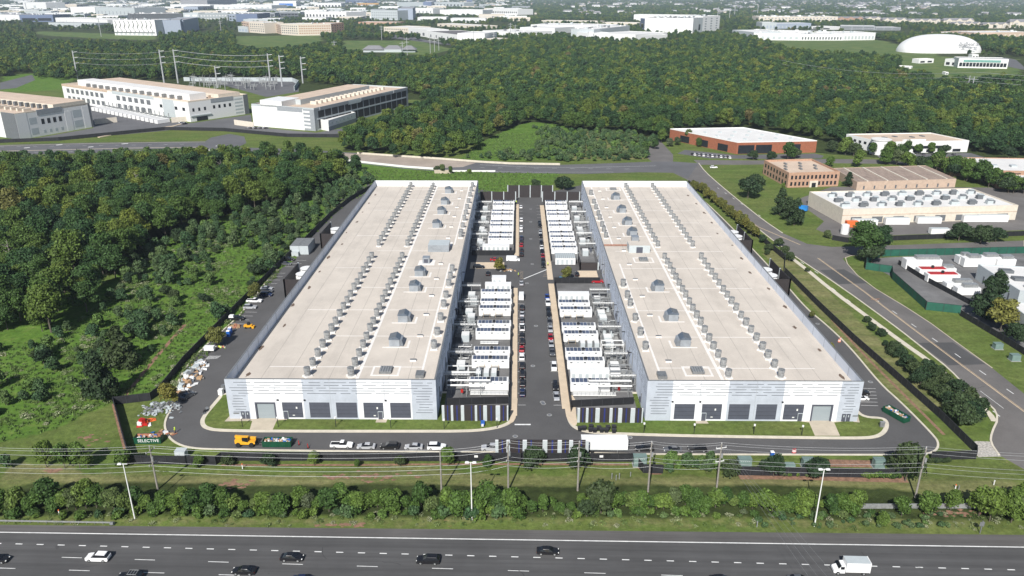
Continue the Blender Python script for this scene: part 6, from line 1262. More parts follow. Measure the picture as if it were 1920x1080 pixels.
# --- middle distance at right
b = bpx('data_hall', 'low white data hall with rows of black and white rooftop fans beyond the street', (1577, 420), (1514, 385), (1903, 412), (1576, 392), M_creamw, M_roofw, par=.7); H = b.h
b.windows('R', 8, H * .05, H * .45, .02, .98, .5, M_dgwall, 'louvre'); b.strip('R', 0, 1, H * .55, H * .6, M_tanw, 'band')
r = random.Random(12)
for i in range(9):
    for j in range(3):
        e1, e2 = b.R - b.K, b.L - b.K; u, v = .02 + i * .105 + .02 * j, .14 + j * .28; p = e1 * u + e2 * v; mt = M_dgwall if (i + j) % 2 else M_lgrey
        m = MB(); m.box(p.x, p.x + 2.9, p.y, p.y + 2.4, H - .7, H + 1.1, mt, top=M_dgwall if mt is M_black else None); m.box(p.x + .4, p.x + 2.5, p.y + .3, p.y + 2.1, H + 1.1, H + 1.25, M_galvd); part('rooftop_cooler', m, b.t)
        p = e1 * (u + .045) + e2 * (v + .13); m = MB(); m.box(p.x, p.x + 2.6, p.y, p.y + 2.2, H - .7, H + .7, M_galv if (i % 2) else M_lgrey); part('rooftop_cooler', m, b.t); p = e1 * (u + .03) + e2 * (v + .04); m = MB(); m.box(p.x, p.x + 2.4, p.y, p.y + 2., H - .7, H + .8, M_dgwall if (i + j) % 3 else M_lgrey, top=M_galvd); part('rooftop_cooler', m, b.t)
fl_ = M_far; poly = GP([(1530, 430), (1545, 415), (1510, 390), (1500, 372), (1560, 350), (1920, 352), (1960, 430), (1700, 440), (1588, 445), (1560, 442)]); struct('data_hall_lot', poly_top(poly, .008, M_street))
for i, (px, py, w_, h, mt, nm, lab) in enumerate([(1600, 424, 12, 3.2, M_cont, 'storage_container', 'white container left in front of the white data hall'), (1660, 422, 12, 3.4, M_cont, 'storage_container', 'white container second from the left in front of the white data hall'), (1720, 420, 12, 3.2, M_cont, 'storage_container', 'white container in the middle in front of the white data hall'), (1806, 417, 10, 3.4, M_cont, 'storage_container', 'white container fourth in front of the white data hall'), (1838, 417, 14, 3.6, M_cont, 'storage_container', 'long white container rightmost in front of the white data hall'),
     (1587, 427, 6, 3., M_orange, 'storage_container', 'orange container at the corner of the white data hall'), (1745, 440, 9, 2.8, M_cont, 'storage_container', 'white graffiti-speckled container by the road in front of the white data hall')]):
    x, y = G(px, py); t = thing(nm, lab, 'container', (x, y, .02)); m = MB(); m.box(0, w_, 0, 2.8, .2, h, mt); [m.box(k, k + .1, -.04, 0, .3, h - .1, mt) for k in np.arange(.3, w_, .9)]; part('body', m, t); m = MB(); m.box(.2, w_ - .2, .2, 2.6, h, h + .15, M_lgrey if mt is not M_orange else mt); part('roof', m, t)
x, y = G(1512, 398); t = thing('covered_trailer', 'bright blue tarpaulin covered trailer left of the white data hall', 'trailer', (x, y, .02), .9); m = MB(); m.hull([(0, 0, .6), (2.5, 0, .6), (2.5, 8, .6), (0, 8, .6)], [(.3, .2, 3.1), (2.2, .2, 3.1), (2.2, 7.8, 2.9), (.3, 7.8, 2.9)], mat('blue_tarp', (.02, .22, .6), .5, var=.2)); part('cover', m, t)
for q in (0.2, 2.6):
    for p in (2, 3.3): w2 = link('wheel', W_ME, t, (q, p, .4), math.pi / 2)
t = thing('storage_tank', 'white upright tank beside the orange container', 'tank', (*G(1583, 438), 0)); m = MB(); m.tube([(0, 0, 0), (0, 0, 4.5)], 1.9, M_cont, 14); part('shell', m, t); m = MB(); m.tube([(0, 0, 4.5), (0, 0, 4.8)], 1.2, M_cont, 14); part('lid', m, t)
b = bpx('brick_office', 'two-storey tan brick office with arched entrance and small windows', (1476, 352), (1430, 326), (1571, 349), (1476, 324), M_brick2, M_rooft); H = b.h
for k in (.12, .55): b.windows('R', 12, H * k, H * (k + .25), .03, .97, .5); b.windows('L', 8, H * k, H * (k + .25), .03, .97, .45)
b.strip('R', .42, .58, 0, H * .42, M_creamw, 'entrance_arch', .8); b.strip('R', .46, .54, 0, H * .3, M_win, 'entrance', .9)
for k in range(8): b.roofbox(.1 + .1 * k, .13 + .1 * k, .3 + .2 * (k % 3), .4 + .2 * (k % 3), .9, M_galvd)
b = bpx('warehouse', 'long low tan building with a ribbed brown roof right of the brick office', (1605, 357), (1560, 330), (1790, 351), (1605, 341), M_tanw, M_ribt, par=.2); b.windows('R', 9, .5, b.h * .5, .02, .98, .15, M_dgwall, 'door')
for k in range(5): b.roofbox(.1 + .2 * k, .115 + .2 * k, 0.02, .98, .5, M_creamw, 'roof_ridge', par=.2)
b = bpx('brick_warehouse', 'red-brown brick flat building with a white roof at the edge of the woods', (1380, 289), (1255, 262), (1529, 286), (1380, 266), M_brick, M_roofw, par=.6, wall2=M_cont); H = b.h
b.windows('L', 3, .3, H * .6, .1, .95, .5, M_win); 
for u0, u1 in ((.02, .22), (.24, .44), (.62, .80)): b.strip('R', u0, u1, .2, H * .72, M_win, 'recessed_glazing', .05)
for k in range(14): b.roofbox(.05 + .065 * k, .065 + .065 * k, .15 + .25 * (k % 3), .19 + .25 * (k % 3), 1.2, M_lgrey, par=.6)
b = bpx('white_office', 'low white office with a tan roof and a round corner drum', (1648, 288), (1584, 272), (1813, 285), (1650, 266), M_cont, M_rooft, par=.6); H = b.h
b.windows('L', 6, H * .5, H * .72, .05, .95, .5); b.strip('R', .1, .78, H * .35, H * .6, M_win, 'ribbon_window'); b.windows('R', 6, H * .05, H * .3, .05, .95, .6)
m = MB(); m.tube([(0, 0, 0), (0, 0, H + 1.5)], 6.5, M_cont, 20); part('drum', m, b.t); m = MB(); m.tube([(0, 0, H + 1.5), (0, 0, H + 2.2)], 7., M_roofw, 20); part('drum_roof', m, b.t); b.roofbox(.3, .55, .1, .14, 1.8, M_cont, 'roof_screen')
for k in range(4): b.roofbox(.25 + .16 * k, .28 + .16 * k, .5 + .1 * (k % 2), .6 + .1 * (k % 2), 1.2, M_dgwall)
b = bpx('flat_building', 'white flat-roofed building with red side at the right edge, upper one', (1780, 330), (1745, 305), (2060, 335), (1780, 318), M_brick2, M_roofw, par=.5); [b.roofbox(.2 + .13 * k, .24 + .13 * k, .3, .4, 1.2, M_lgrey, par=.5) for k in range(5)]
b.windows('R', 10, .8, b.h * .6, .05, .95, .5)
b = bpx('flat_building', 'white flat-roofed building with brick side at the right edge, lower one', (1868, 353), (1845, 338), (2050, 360), (1868, 339), M_brick2, M_roofw, par=.5); b.windows('R', 8, .8, b.h * .6, .05, .95, .5)
# generator lot at right
struct('generator_lot', poly_top(GP([(1640, 484), (1920, 470), (2100, 500), (2100, 700), (1930, 665), (1800, 586), (1735, 577), (1674, 520), (1650, 507), (1628, 500)]), .008, M_yard))
b = bpx('plant_building', 'white plant building cut off by the right edge behind the generators', (1905, 575), (1828, 523), (2150, 590), (1907, 545), M_lgrey, M_roofw, par=.4); b.windows('L', 3, .3, b.h * .5, .05, .95, .1, M_dgwall, 'joint'); [b.roofbox(.1, .2, .3 * k + .1, .3 * k + .2, 1.2, M_dgwall, par=.4) for k in range(3)]
b = bpx('plant_building', 'lower white wing at the right edge below the plant building', (1925, 640), (1880, 605), (2150, 640), (1925, 600), M_lgrey, M_roofw, par=.4); b.strip('L', .3, .5, .2, 2.5, M_dgwall, 'door'); b.roofbox(.2, .3, .3, .5, 1., M_galv, par=.4)
for i, (px, py, w_, d, h, red) in enumerate([(1697, 506, 15, 4, 4.4, 0), (1722, 520, 12, 3.6, 3.4, 1), (1738, 530, 13, 3.6, 3.4, 1), (1773, 546, 11, 3.4, 3.2, 0), (1793, 555, 9, 3.4, 3.2, 0), (1797, 497, 6, 4, 3.6, 0), (1806, 502, 8, 4, 4, 0), (1835, 498, 9, 4, 3.6, 0), (1868, 500, 8, 4, 3.2, 0), (1760, 515, 7, 3, 2.6, 0)]):
    x, y = G(px, py); t = thing('generator_enclosure', '', 'generator', (x, y, .02)); t['label'] = ['largest white generator with grey radiators on top in the green-fenced lot', 'white generator with orange-red roof, farther of the two in the lot', 'white generator with orange-red roof, nearer of the two in the lot', 'plain white generator beside the nearer red-roofed one', 'plain white generator nearest in the green-fenced lot', 'small white box behind the generators in the lot', 'white box with grey ducts at the rear of the generator lot', 'white box beside the plant building roof edge in the lot', 'rightmost white box behind the plant building', 'short white box between the red-roofed pair and the rear boxes'][i]
    m = MB(); m.box(0, w_, 0, d, .3, h, M_cont); [m.box(k, k + .06, -.02, 0, .4, h - .1, M_lgrey) for k in np.arange(.8, w_, 1.5)]; part('body', m, t)
    m = MB(); m.box(1, w_ - 1, .3, d - .3, h, h + .2, M_red if red else M_lgrey) if red else m.box(w_ * .3, w_ - 1, .5, d - .5, h, h + 1.3, M_galv); part('roof_panel' if red else 'radiator', m, t)
    m = MB(); m.tube([(w_ * .5, d / 2, h + .1), (w_ * .5, d / 2, h + 1.1)], .6, M_black if red else M_galv, 8); part('silencer', m, t)
# cars in the mid lots
for i in range(18):
    px = 1298 + i * 4.1; x, y = G(px, 290 + .35 * i + (i % 2)); put_car(['sedan', 'suv'][i % 2], ['black', 'silver', 'grey', 'white'][(i * 7) % 4], x, y, 1.5, 'small parked car in front of the red-brown brick building', 'small parked cars in front of the red-brown brick building')
for i in range(8): x, y = G(1655 + i * 19, 290 + i % 2); put_car('sedan', ['white', 'grey', 'black'][i % 3], x, y, 1.5, 'small parked car in front of the white office with the drum', 'small parked cars in front of the white office')
# --- far white district: front face px (x0,y0)-(x1,y1), top y at x0, depth m
def far(x0, y0, x1, y1, top, dep, wall, roof, nw=0, rows=1, lab='', mt=None, fr=.6, units=0, name='warehouse', roof_off=0, group=None):
    K = Vector(G(x0, y0)); Rr = Vector(G(x1, y1)); d = (Rr - K).normalized(); n = Vector((-d.y, d.x)); n = n if n.y > 0 else -n
    b = Bld(name, lab, K, K + n * dep, Rr, ZH(x0, top, K.y), wall, roof, par=.8, group=group, parts=False)
    for k in range(rows): b.windows('R', nw, b.h * (.15 + .8 / rows * k), b.h * (.15 + .8 / rows * k + .4 / rows), .02, .98, fr, mt or M_win)
    r = random.Random(int(x0 * 3 + y0))
    for _ in range(units): u, v = r.uniform(.05, .9), r.uniform(.1, .85); b.roofbox(u, u + .03, v, v + .06, r.uniform(2, 5), r.choice([M_lgrey, M_galvd, M_cont]), par=.8)
    return b
S = lambda: None
b = far(-60, 37, 38, 41, 25, 160, M_cont, M_roofg, 6, 1, 'white far building at the left edge with cluttered grey roof', M_lgrey, .1, 20); far(39, 41, 101, 41, 28, 120, M_navy, M_roofg, 2, 1, 'dark glass fronted far building at the left edge', M_win, .85, 10)
far(45, 17, 88, 18, 4, 120, M_cont, M_roofw, 1, 1, 'boxy white far building near the top left corner', M_lgrey, .1, 0); far(92, 17, 106, 16, 5, 80, M_navy, M_roofg, 2, 2, 'dark blue far block beside the boxy white one', None, .8); far(106, 17, 145, 17, 8, 150, M_creamw, M_roofw, 2, 1, 'plain cream far building near the top left', M_lgrey, .1)
far(134, 27, 180, 27, 13, 200, M_cont, M_roofw, 4, 1, 'plain white far shed left of the ribbed grey one', M_lgrey, .05); far(181, 29, 254, 31, 13, 160, M_lgrey, M_roofg, 10, 1, 'far hall with vertical grey ribs', M_gwall, .2, 20)
far(105, 42, 203, 47, 33, 90, M_cont, M_roofw, 7, 1, 'long thin white far wall building at upper left', M_lgrey, .04); far(92, 50, 180, 52, 42, 60, M_lgrey, M_roofg, 14, 1, 'low grey row building behind trees at upper left', M_gwall, .5)
b = far(216, 66, 294, 67, 37, 70, M_cont, M_roofg, 0, 1, 'tall white far building with zigzag ducts on its wall', None, .5, 14); r = random.Random(2)
b.strip('R', 0, .97, b.h * .18, b.h * .22, M_galvd, 'ledge', 1.5)
for k in range(9):
    m = MB(); d_ = b.R - b.K; n_ = Vector((d_.y, -d_.x)).normalized(); pts = [(.05 + .105 * k, .95), (.075 + .105 * k, .7), (.04 + .105 * k, .5), (.085 + .105 * k, .3), (.08 + .105 * k, .2)]
    m.tube([(*(d_ * u + n_ * 1.), b.h * z) for u, z in pts], .7, M_galvd, 5); part('duct', m, b.t); b.strip('R', .03 + .105 * k, .08 + .105 * k, b.h * .03, b.h * .14, M_lgrey, 'dock_door')
far(296, 66, 302, 62, 38, 60, M_bwall, M_roofg, 1, 1, 'narrow blue-grey wing beside the zigzag duct building'); far(303, 64, 335, 56, 38, 60, M_bwall, M_roofg, 4, 3, 'blue-grey far block right of the zigzag duct building', M_navy, .3); far(250, 50, 345, 48, 26, 90, M_dgwall, M_roofw, 7, 1, 'dark far block with white panels behind the zigzag duct building', M_cont, .7, 14)
far(340, 12, 400, 9, 0, 200, M_roofg, M_roofg, 0, 1, 'wide grey roofed shed near the top edge', None, .5, 4); far(345, 39, 374, 39, 24, 70, M_lgrey, M_roofw, 2, 2, 'pale far office with one dark window bay', M_cont, .6); far(375, 39, 428, 38, 25, 90, M_lgrey, M_roofw, 9, 2, 'pale far office with white window bands', M_cont, .6); far(430, 39, 442, 40, 26, 60, M_bwall, M_roofw, 2, 2, 'blue and white narrow far block'); far(444, 41, 470, 38, 26, 80, M_navy, M_roofg, 2, 3, 'dark blue far office block', None, .9, 5)
far(345, 22, 372, 22, 13, 80, M_bwall, M_roofg, 8, 1, 'blue-grey far office, small windows'); far(372, 21, 400, 20, 12, 80, M_gwall, M_roofg, 8, 1, 'mid grey far office beside a blue-grey one'); far(320, 15, 395, 16, 8, 120, M_cont, M_roofw, 0, 1, 'thin white far roof edge building'); far(402, 17, 510, 18, 9, 160, M_cont, M_roofw, 10, 1, 'long white far warehouse at top left of centre', M_lgrey, .4)
b = far(513, 13, 556, 13, 2, 120, M_cont, M_roofw, 0, 1, 'white far warehouse carrying a bright blue panel'); b.strip('R', .25, .85, b.h * .1, b.h * .6, M_brightblue, 'blue_panel', 1.)
far(490, 36, 516, 36, 24, 70, M_gwall, M_roofg, 3, 2, 'mid grey far office right of the dark blue one', None, .8); far(526, 35, 560, 34, 24, 70, M_gwall, M_roofg, 5, 2, 'darker grey far office near the tan buildings', None, .8); far(572, 33, 650, 35, 21, 120, M_cont, M_roofw, 12, 1, 'pale far office with small windows above the tan building', None, .4, 6)
far(555, 17, 590, 17, 12, 100, M_cont, M_roofw, 5, 1, 'small white far building near the top', None, .4); far(590, 14, 640, 14, 6, 140, M_cont, M_roofw, 8, 1, 'white far building with dark windows near the top', None, .5)
far(455, 59, 468, 61, 40, 60, M_tanw, M_roofw, 4, 4, 'narrow tan far office wing'); far(469, 61, 497, 63, 41, 60, M_creamw, M_roofw, 7, 4, 'cream far office wing beside the narrow tan one', M_dgwall, .5, 5); far(447, 60, 465, 61, 49, 40, M_lgrey, M_roofw, 3, 1, 'small pale far annex before the tan offices', M_bwall); far(498, 58, 517, 58, 44, 60, M_gwall, M_roofw, 5, 1, 'grey recess between the tan far offices', M_lgrey, .3)
far(519, 62, 528, 65, 44, 60, M_tanw, M_roofw, 3, 4, 'narrow tan far corner of the right office'); far(528, 65, 560, 67, 44, 60, M_creamw, M_roofw, 8, 4, 'cream far office with tan window rows', M_dgwall, .5); far(560, 67, 622, 66, 45, 70, M_creamw, M_roofw, 14, 4, 'long cream far office with brown window bands', M_brick2, .75, 6); far(622, 66, 646, 64, 44, 60, M_brick2, M_roofw, 5, 4, 'brown brick far office at the end of the tan row', None, .35)
far(640, 31, 678, 31, 21, 90, M_cont, M_roofw, 5, 1, 'white far building with arches of grey', M_gwall, .6); b = far(696, 37, 746, 38, 19, 80, M_lgrey, M_roofg, 12, 3, 'pale far office with ribbon windows and dark roof well', M_gwall, .55); far(747, 37, 755, 31, 16, 60, M_bwall, M_roofg, 1, 1, 'blue-grey corner fin of the pale far office'); far(670, 11, 710, 11, 6, 60, M_ocher, M_roofw, 8, 1, 'ochre far building near the top'); far(755, 25, 812, 26, 15, 100, M_cont, M_roofw, 8, 1, 'white far building with square openings', M_gwall, .3)
far(648, 6, 690, 7, 0, 100, M_navy, M_roofw, 6, 1, 'bluish far building touching the top edge'); far(745, 12, 793, 13, 4, 100, M_lgrey, M_roofw, 0, 1, 'pale far shed near the top centre left'); far(794, 13, 803, 11, 3, 60, M_navy, M_roofw, 1, 1, 'small dark blue far cube near the top'); far(810, 12, 870, 13, 4, 110, M_lgrey, M_roofw, 9, 1, 'light far block near the top centre', None, .4); far(875, 6, 885, 6, -1, 60, M_navy, M_roofw, 1, 1, 'tiny dark blue far tower at the top'); far(825, 28, 905, 29, 18, 120, M_cont, M_roofw, 0, 1, 'long low white far shed left of the windowed one'); far(912, 26, 971, 28, 16, 100, M_cont, M_roofw, 16, 1, 'white far warehouse with a row of dark square windows', None, .45)
far(720, 62, 766, 64, 50, 90, M_creamw, M_roofw, 12, 2, 'cream far office with small windows behind the golf course', None, .4); far(766, 65, 801, 70, 52, 60, M_cont, M_roofw, 3, 1, 'white far block joining the dark-roofed one', M_dgwall, .3); b = far(802, 71, 858, 79, 58, 90, M_cont, mat('dark_flat_roof', (.13, .12, .12), .9), 5, 1, 'white far hall with a dark roof and grey columns', M_dgwall, .18); far(858, 79, 909, 80, 62, 90, M_cont, M_roofw, 3, 1, 'white far block at the right end of the dark-roofed hall', M_lgrey, .1); far(909, 80, 935, 81, 72, 40, M_creamw, M_roofw, 2, 1, 'low cream far annex', M_lgrey, .3)
far(640, 42, 650, 41, 39, 60, M_cont, M_roofw, 0, 1, 'thin white far strip'); far(672, 47, 745, 48, 41, 60, M_brick2, M_roofw, 10, 1, 'low reddish far building behind trees', M_tanw, .5); far(820, 49, 905, 54, 44, 60, M_creamw, M_roofw, 8, 1, 'curving cream far building left of centre', None, .3)
far(905, 66, 975, 70, 57, 120, M_cont, M_roofw, 6, 1, 'low white far warehouse left of the row at the top centre', M_lgrey, .2, 4); far(975, 62, 1040, 64, 51, 120, M_cont, M_roofw, 5, 1, 'white far warehouse with dark dock slots', M_dgwall, .3, 3); far(995, 58, 1135, 61, 46, 130, M_cont, M_roofw, 12, 1, 'longest white far warehouse at the top centre', M_lgrey, .1, 4); far(1015, 42, 1125, 44, 38, 50, M_creamw, M_roofw, 16, 1, 'thin cream far strip mall', M_gwall, .5); far(1130, 48, 1195, 49, 42, 60, M_creamw, M_roofw, 8, 1, 'pale far strip building right of the centre', M_gwall, .4)
far(1081, 74, 1103, 76, 60, 60, M_cont, M_roofw, 1, 1, 'white windowless far block, left of three'); far(1104, 76, 1112, 76, 60, 50, M_cont, M_roofw, 0, 1, 'narrow white windowless far block'); far(1113, 75, 1180, 66, 55, 60, M_lgrey, M_roofw, 7, 1, 'pale grey far hall with vertical joints and rooftop units', M_gwall, .06, 14); far(1140, 76, 1190, 79, 65, 120, M_cont, M_roofw, 2, 1, 'white far block with a blank front', M_lgrey, .05); b = far(1191, 79, 1250, 74, 65, 110, M_cont, M_roofw, 3, 1, 'far block with three dark glazed bays', M_navy, .75)
far(1188, 40, 1300, 42, 27, 60, M_cont, M_roofw, 1, 1, 'flat white far hall with a blue end behind the huge block'); far(1200, 54, 1208, 56, 34, 60, M_navy, M_roofw, 1, 1, 'dark blue narrow flank of the huge white block'); far(1208, 61, 1298, 63, 33, 120, M_cont, M_roofg, 2, 1, 'huge plain white far block right of the top centre', M_lgrey, .02, 40); far(1298, 62, 1316, 60, 34, 80, M_lgrey, M_roofg, 1, 1, 'grey flank of the huge white block'); far(1316, 60, 1348, 57, 31, 80, M_cont, M_roofw, 3, 5, 'white far block with a ladder of windows', M_gwall, .3, 10)
far(1372, 69, 1412, 74, 56, 70, M_lgrey, M_roofw, 7, 1, 'ribbed pale far hall left of the dark-columned one', M_gwall, .3); b = far(1412, 75, 1500, 76, 62, 80, M_cont, M_roofw, 8, 1, 'white far warehouse left of the dark columns', M_lgrey, .5, 6); b = far(1500, 76, 1580, 76, 64, 80, M_cont, M_roofw, 14, 1, 'white far warehouse front with dark vertical slots', M_dgwall, .5, 4); far(1580, 76, 1640, 75, 62, 80, M_cont, M_roofw, 9, 1, 'white far warehouse right of the dark slots', M_lgrey, .5, 3); far(1400, 60, 1585, 66, 56, 60, M_cont, M_roofw, 12, 1, 'white far warehouse strip behind the slotted one', M_lgrey, .4, 10)
far(1428, 55, 1455, 55, 42, 60, M_lgrey, M_roofw, 4, 1, 'pale ribbed far hall behind, left part', M_bwall, .5); far(1455, 54, 1520, 53, 44, 60, M_bwall, M_roofw, 9, 1, 'blue-grey ribbed far hall behind, middle part', M_lgrey, .3); far(1520, 54, 1560, 56, 49, 60, M_cont, M_roofw, 2, 1, 'low white far hall behind, right part')
far(1422, 41, 1570, 41, 31, 90, M_creamw, M_roofw, 22, 2, 'long cream far building with dotted roof', M_gwall, .4, 30); far(1575, 56, 1640, 57, 48, 60, M_gwall, M_roofw, 3, 2, 'grey open-sided far parking deck', M_dgwall, .9); far(1641, 57, 1688, 57, 51, 50, M_gwall, M_roofw, 3, 2, 'grey far parking deck, right part', M_dgwall, .9)
far(1745, 66, 1845, 71, 60, 80, M_tanw, M_roofw, 10, 1, 'tan far building behind the white dome', M_gwall, .3, 5); far(1825, 70, 1935, 69, 61, 90, M_tanw, M_roofw, 12, 1, 'long tan far building at the right edge', M_creamw, .4, 4)
b = far(1795, 127, 1888, 129, 109, 30, M_cont, M_roofg, 14, 1, 'white and teal two-storey office before the dome', M_win, .85); b.strip('R', .1, .85, b.h * .62, b.h * .85, M_teal, 'teal_band', .4); far(1770, 123, 1794, 125, 110, 30, M_cont, M_roofg, 2, 1, 'white left wing of the teal-banded office')
far(1722, 119, 1750, 118, 111, 14, M_cont, M_roofw, 2, 1, 'small white clubhouse left of the teal-banded office'); far(1668, 127, 1708, 129, 123, 14, M_cont, M_roofw, 3, 1, 'low white shed among trees left of the teal-banded office'); far(1772, 140, 1778, 140, 135, 9, M_cont, M_roofw, 1, 1, 'tiny white hut below the teal-banded office'); far(1822, 109, 1834, 109, 102, 12, M_cont, M_roofw, 2, 1, 'small white box in front of the dome')
# the air dome
cxl, cyl = G(1687, 97); cxr, cyr = G(1852, 100); c0 = Vector(((cxl + cxr) / 2, (cyl + cyr) / 2 + 20)); aa = (cxr - cxl) / 2 * 1.03
ht = ZH(1762, 64, c0.y) ; t = thing('air_dome', 'big white inflated sports dome with black lettering', 'dome', (*c0, 0)); V, Fc = [], []; nu, nv = 40, 12
for j in range(nv + 1):
    ph = math.pi / 2 * j / nv
    for i in range(nu):
        th = 2 * math.pi * i / nu; ex = lambda q, e_: math.copysign(abs(q) ** e_, q); rr_ = math.cos(ph) ** .8; ri = 1 + .004 * (i % 2)
        V.append((aa * ri * rr_ * ex(math.cos(th), .75), 45 * ri * rr_ * ex(math.sin(th), .75), ht * math.sin(ph)))
for j in range(nv):
    for i in range(nu): Fc.append((j * nu + i, j * nu + (i + 1) % nu, (j + 1) * nu + (i + 1) % nu, (j + 1) * nu + i))
me_ = bpy.data.meshes.new('membrane'); me_.from_pydata(V, [], Fc); me_.materials.append(M_cont); me_.polygons.foreach_set('use_smooth', [True] * len(Fc)); link('membrane', me_, t); FOOT.append([(c0.x - aa, c0.y - 50), (c0.x + aa, c0.y - 50), (c0.x + aa, c0.y + 50), (c0.x - aa, c0.y + 50)])
tx = text_mesh('BigBear.ai', 9.5, M_dgwall, .3); tx.transform(Matrix.Translation((aa * .42, -46.5, ht * .52)) @ Matrix.Rotation(R(68), 4, 'X')); link('lettering', tx, t)
tx = text_mesh('PERFORMANCE CENTER', 2.6, M_gwall, .2); tx.transform(Matrix.Translation((aa * .42, -49.5, ht * .36)) @ Matrix.Rotation(R(75), 4, 'X')); link('lettering', tx, t)
# clubhouse with a grey hip roof on the golf course
x, y = G(725, 98); t = thing('clubhouse', 'grey-roofed clubhouse on the golf course', 'building', (x, y, 0)); m = MB(); m.box(-45, 55, 0, 22, 0, 5, M_lgrey); part('wall', m, t); m = MB()
for a0, a1, q in ((-47, -5, 0), (-8, 30, 5), (28, 57, -2)): m.hull([(a0, -2 + q, 5), (a1, -2 + q, 5), (a1, 24 + q, 5), (a0, 24 + q, 5)], [(a0 + 10, 10 + q, 12), (a1 - 10, 10 + q, 12), (a1 - 10, 12 + q, 12), (a0 + 10, 12 + q, 12)], M_shing)
part('roof', m, t); FOOT.append([(x - 50, y - 20), (x + 60, y - 20), (x + 60, y + 30), (x - 50, y + 30)])
# apartment rows with gables
def gable_row(x0, x1, yb, top, n, mt, lab):
    K = Vector(G(x0, yb)); Rr = Vector(G(x1, yb)); h = ZH(x0, top, K.y); W_ = (Rr - K).length; t = thing('apartment_row', lab, 'apartment building', (*K, 0)); e = h * .68; D = 22
    m = MB(); m.box(0, W_, 0, D, 0, e, mt); part('wall', m, t)
    m = MB(); m.hull([(-1, -1, e), (W_ + 1, -1, e), (W_ + 1, D + 1, e), (-1, D + 1, e)], [(3, D / 2 - .5, h), (W_ - 3, D / 2 - .5, h), (W_ - 3, D / 2 + .5, h), (3, D / 2 + .5, h)], M_shing); part('roof', m, t)
    for k in range(n):
        c = (k + .5) * W_ / n; w_ = W_ / n * .28; m = MB(); m.box(c - w_, c + w_, -3, 0, 0, e, mt); m.face([(c - w_, -3.02, e), (c + w_, -3.02, e), (c, -3.02, h * .95)], mt); m.face([(c - w_, -3, e), (c, -3, h * .95), (c, D / 2 - 2, h * .95), (c - w_, 1, e)], M_shing); m.face([(c + w_, -3, e), (c + w_, 1, e), (c, D / 2 - 2, h * .95), (c, -3, h * .95)], M_shing); part('gable_bay', m, t)
        for q in range(3): m = MB(); m.box(c - w_ * .5, c + w_ * .5, -3.1, -3.02, e * (.1 + .3 * q), e * (.22 + .3 * q), M_gwall); part('window', m, t)
    FOOT.append([(K.x, K.y - 5), (K.x + W_, K.y - 5), (K.x + W_, K.y + D + 2), (K.x, K.y + D + 2)])
for i, (x0, x1, yb, top, n, mt) in enumerate([(1568, 1620, 40, 31, 3, M_brick2), (1622, 1652, 41, 31, 2, M_creamw), (1654, 1700, 45, 33, 3, M_creamw), (1702, 1765, 45, 35, 4, M_creamw), (1768, 1825, 47, 34, 3, M_creamw), (1785, 1840, 51, 41, 4, M_creamw), (1842, 1890, 53, 42, 3, M_creamw), (1892, 1935, 52, 36, 2, M_creamw)]):
    gable_row(x0, x1, yb, top, n, mt, f'{ORD[i]} gabled apartment row from the left behind the white dome')
# scattered small far warehouses (left) and houses (right)
r = random.Random(77)
for i in range(420):
    px = r.uniform(-10, 960); py = 3 + 40 * r.random() ** 1.6; x, y = G(px, py)
    w_ = r.uniform(50, 150); dd = r.uniform(40, 110); h = r.uniform(9, 16)
    if any(min(p[0] for p in f) - w_ < x < max(p[0] for p in f) + 10 and min(p[1] for p in f) - dd < y < max(p[1] for p in f) + 10 for f in FOOT): continue
    b = Bld('warehouse', 'one of the many small pale warehouses scattered in the far upper left', (x, y), (x, y + dd), (x + w_, y), h, r.choice([M_cont, M_cont, M_lgrey, M_creamw, M_gwall, M_cont]), r.choice([M_roofw, M_roofw, M_roofg]), par=.8, group='small pale warehouses scattered in the far upper left')
    b.windows('R', 6, h * .2, h * .5, .05, .95, .5, M_gwall)
def house_me(w_, d, h, wm, rm):
    m = MB(); m.box(-w_ / 2, w_ / 2, 0, d, 0, h, wm); m.hull([(-w_ / 2 - .4, -.4, h), (w_ / 2 + .4, -.4, h), (w_ / 2 + .4, d + .4, h), (-w_ / 2 - .4, d + .4, h)], [(-w_ / 2 + 1, d / 2 - .2, h + 3.4), (w_ / 2 - 1, d / 2 - .2, h + 3.4), (w_ / 2 - 1, d / 2 + .2, h + 3.4), (-w_ / 2 + 1, d / 2 + .2, h + 3.4)], rm)
    for q in range(2):
        for k in (-.3, 0, .3): m.box(w_ * k - .6, w_ * k + .6, -.05, 0, 1 + 3 * q, 2.4 + 3 * q, M_win)
    return m.mesh('house')
HM = [house_me(w_, d, h, a, c_) for w_, d, h, a, c_ in ((14, 10, 6.5, M_creamw, M_shing), (12, 10, 6, M_cont, M_shing), (24, 11, 8, M_creamw, M_roofg), (16, 10, 6.5, M_lgrey, M_dgwall), (30, 12, 9, M_cont, M_shing), (13, 10, 6, M_tanw, M_shing))]
n = 0
HOUSES = []
while n < 290:
    px = r.triangular(930, 1930, 1700); py = r.uniform(2, 34) if px > 1500 else r.uniform(3, 28)
    if n % 3 == 0: cx0, cy0 = px, py
    else: px = cx0 + r.gauss(0, 14); py = max(1.5, cy0 + r.gauss(0, 1.2))
    x, y = G(px, py)
    if y < 2400: continue
    o = link('house', HM[r.randrange(6)], None, (x, y, 0), r.choice([0, .3, -.3, 1.57]) + r.uniform(-.1, .1)); s = r.uniform(1.0, 1.5) * (1 if y < 5000 else 1.25); o.scale = (s, s, s)
    tag(o, 'small pale suburban house with a pitched roof among trees on the far right horizon', 'house', 'suburban houses towards the horizon'); HOUSES.append((x, y)); n += 1
m = MB()
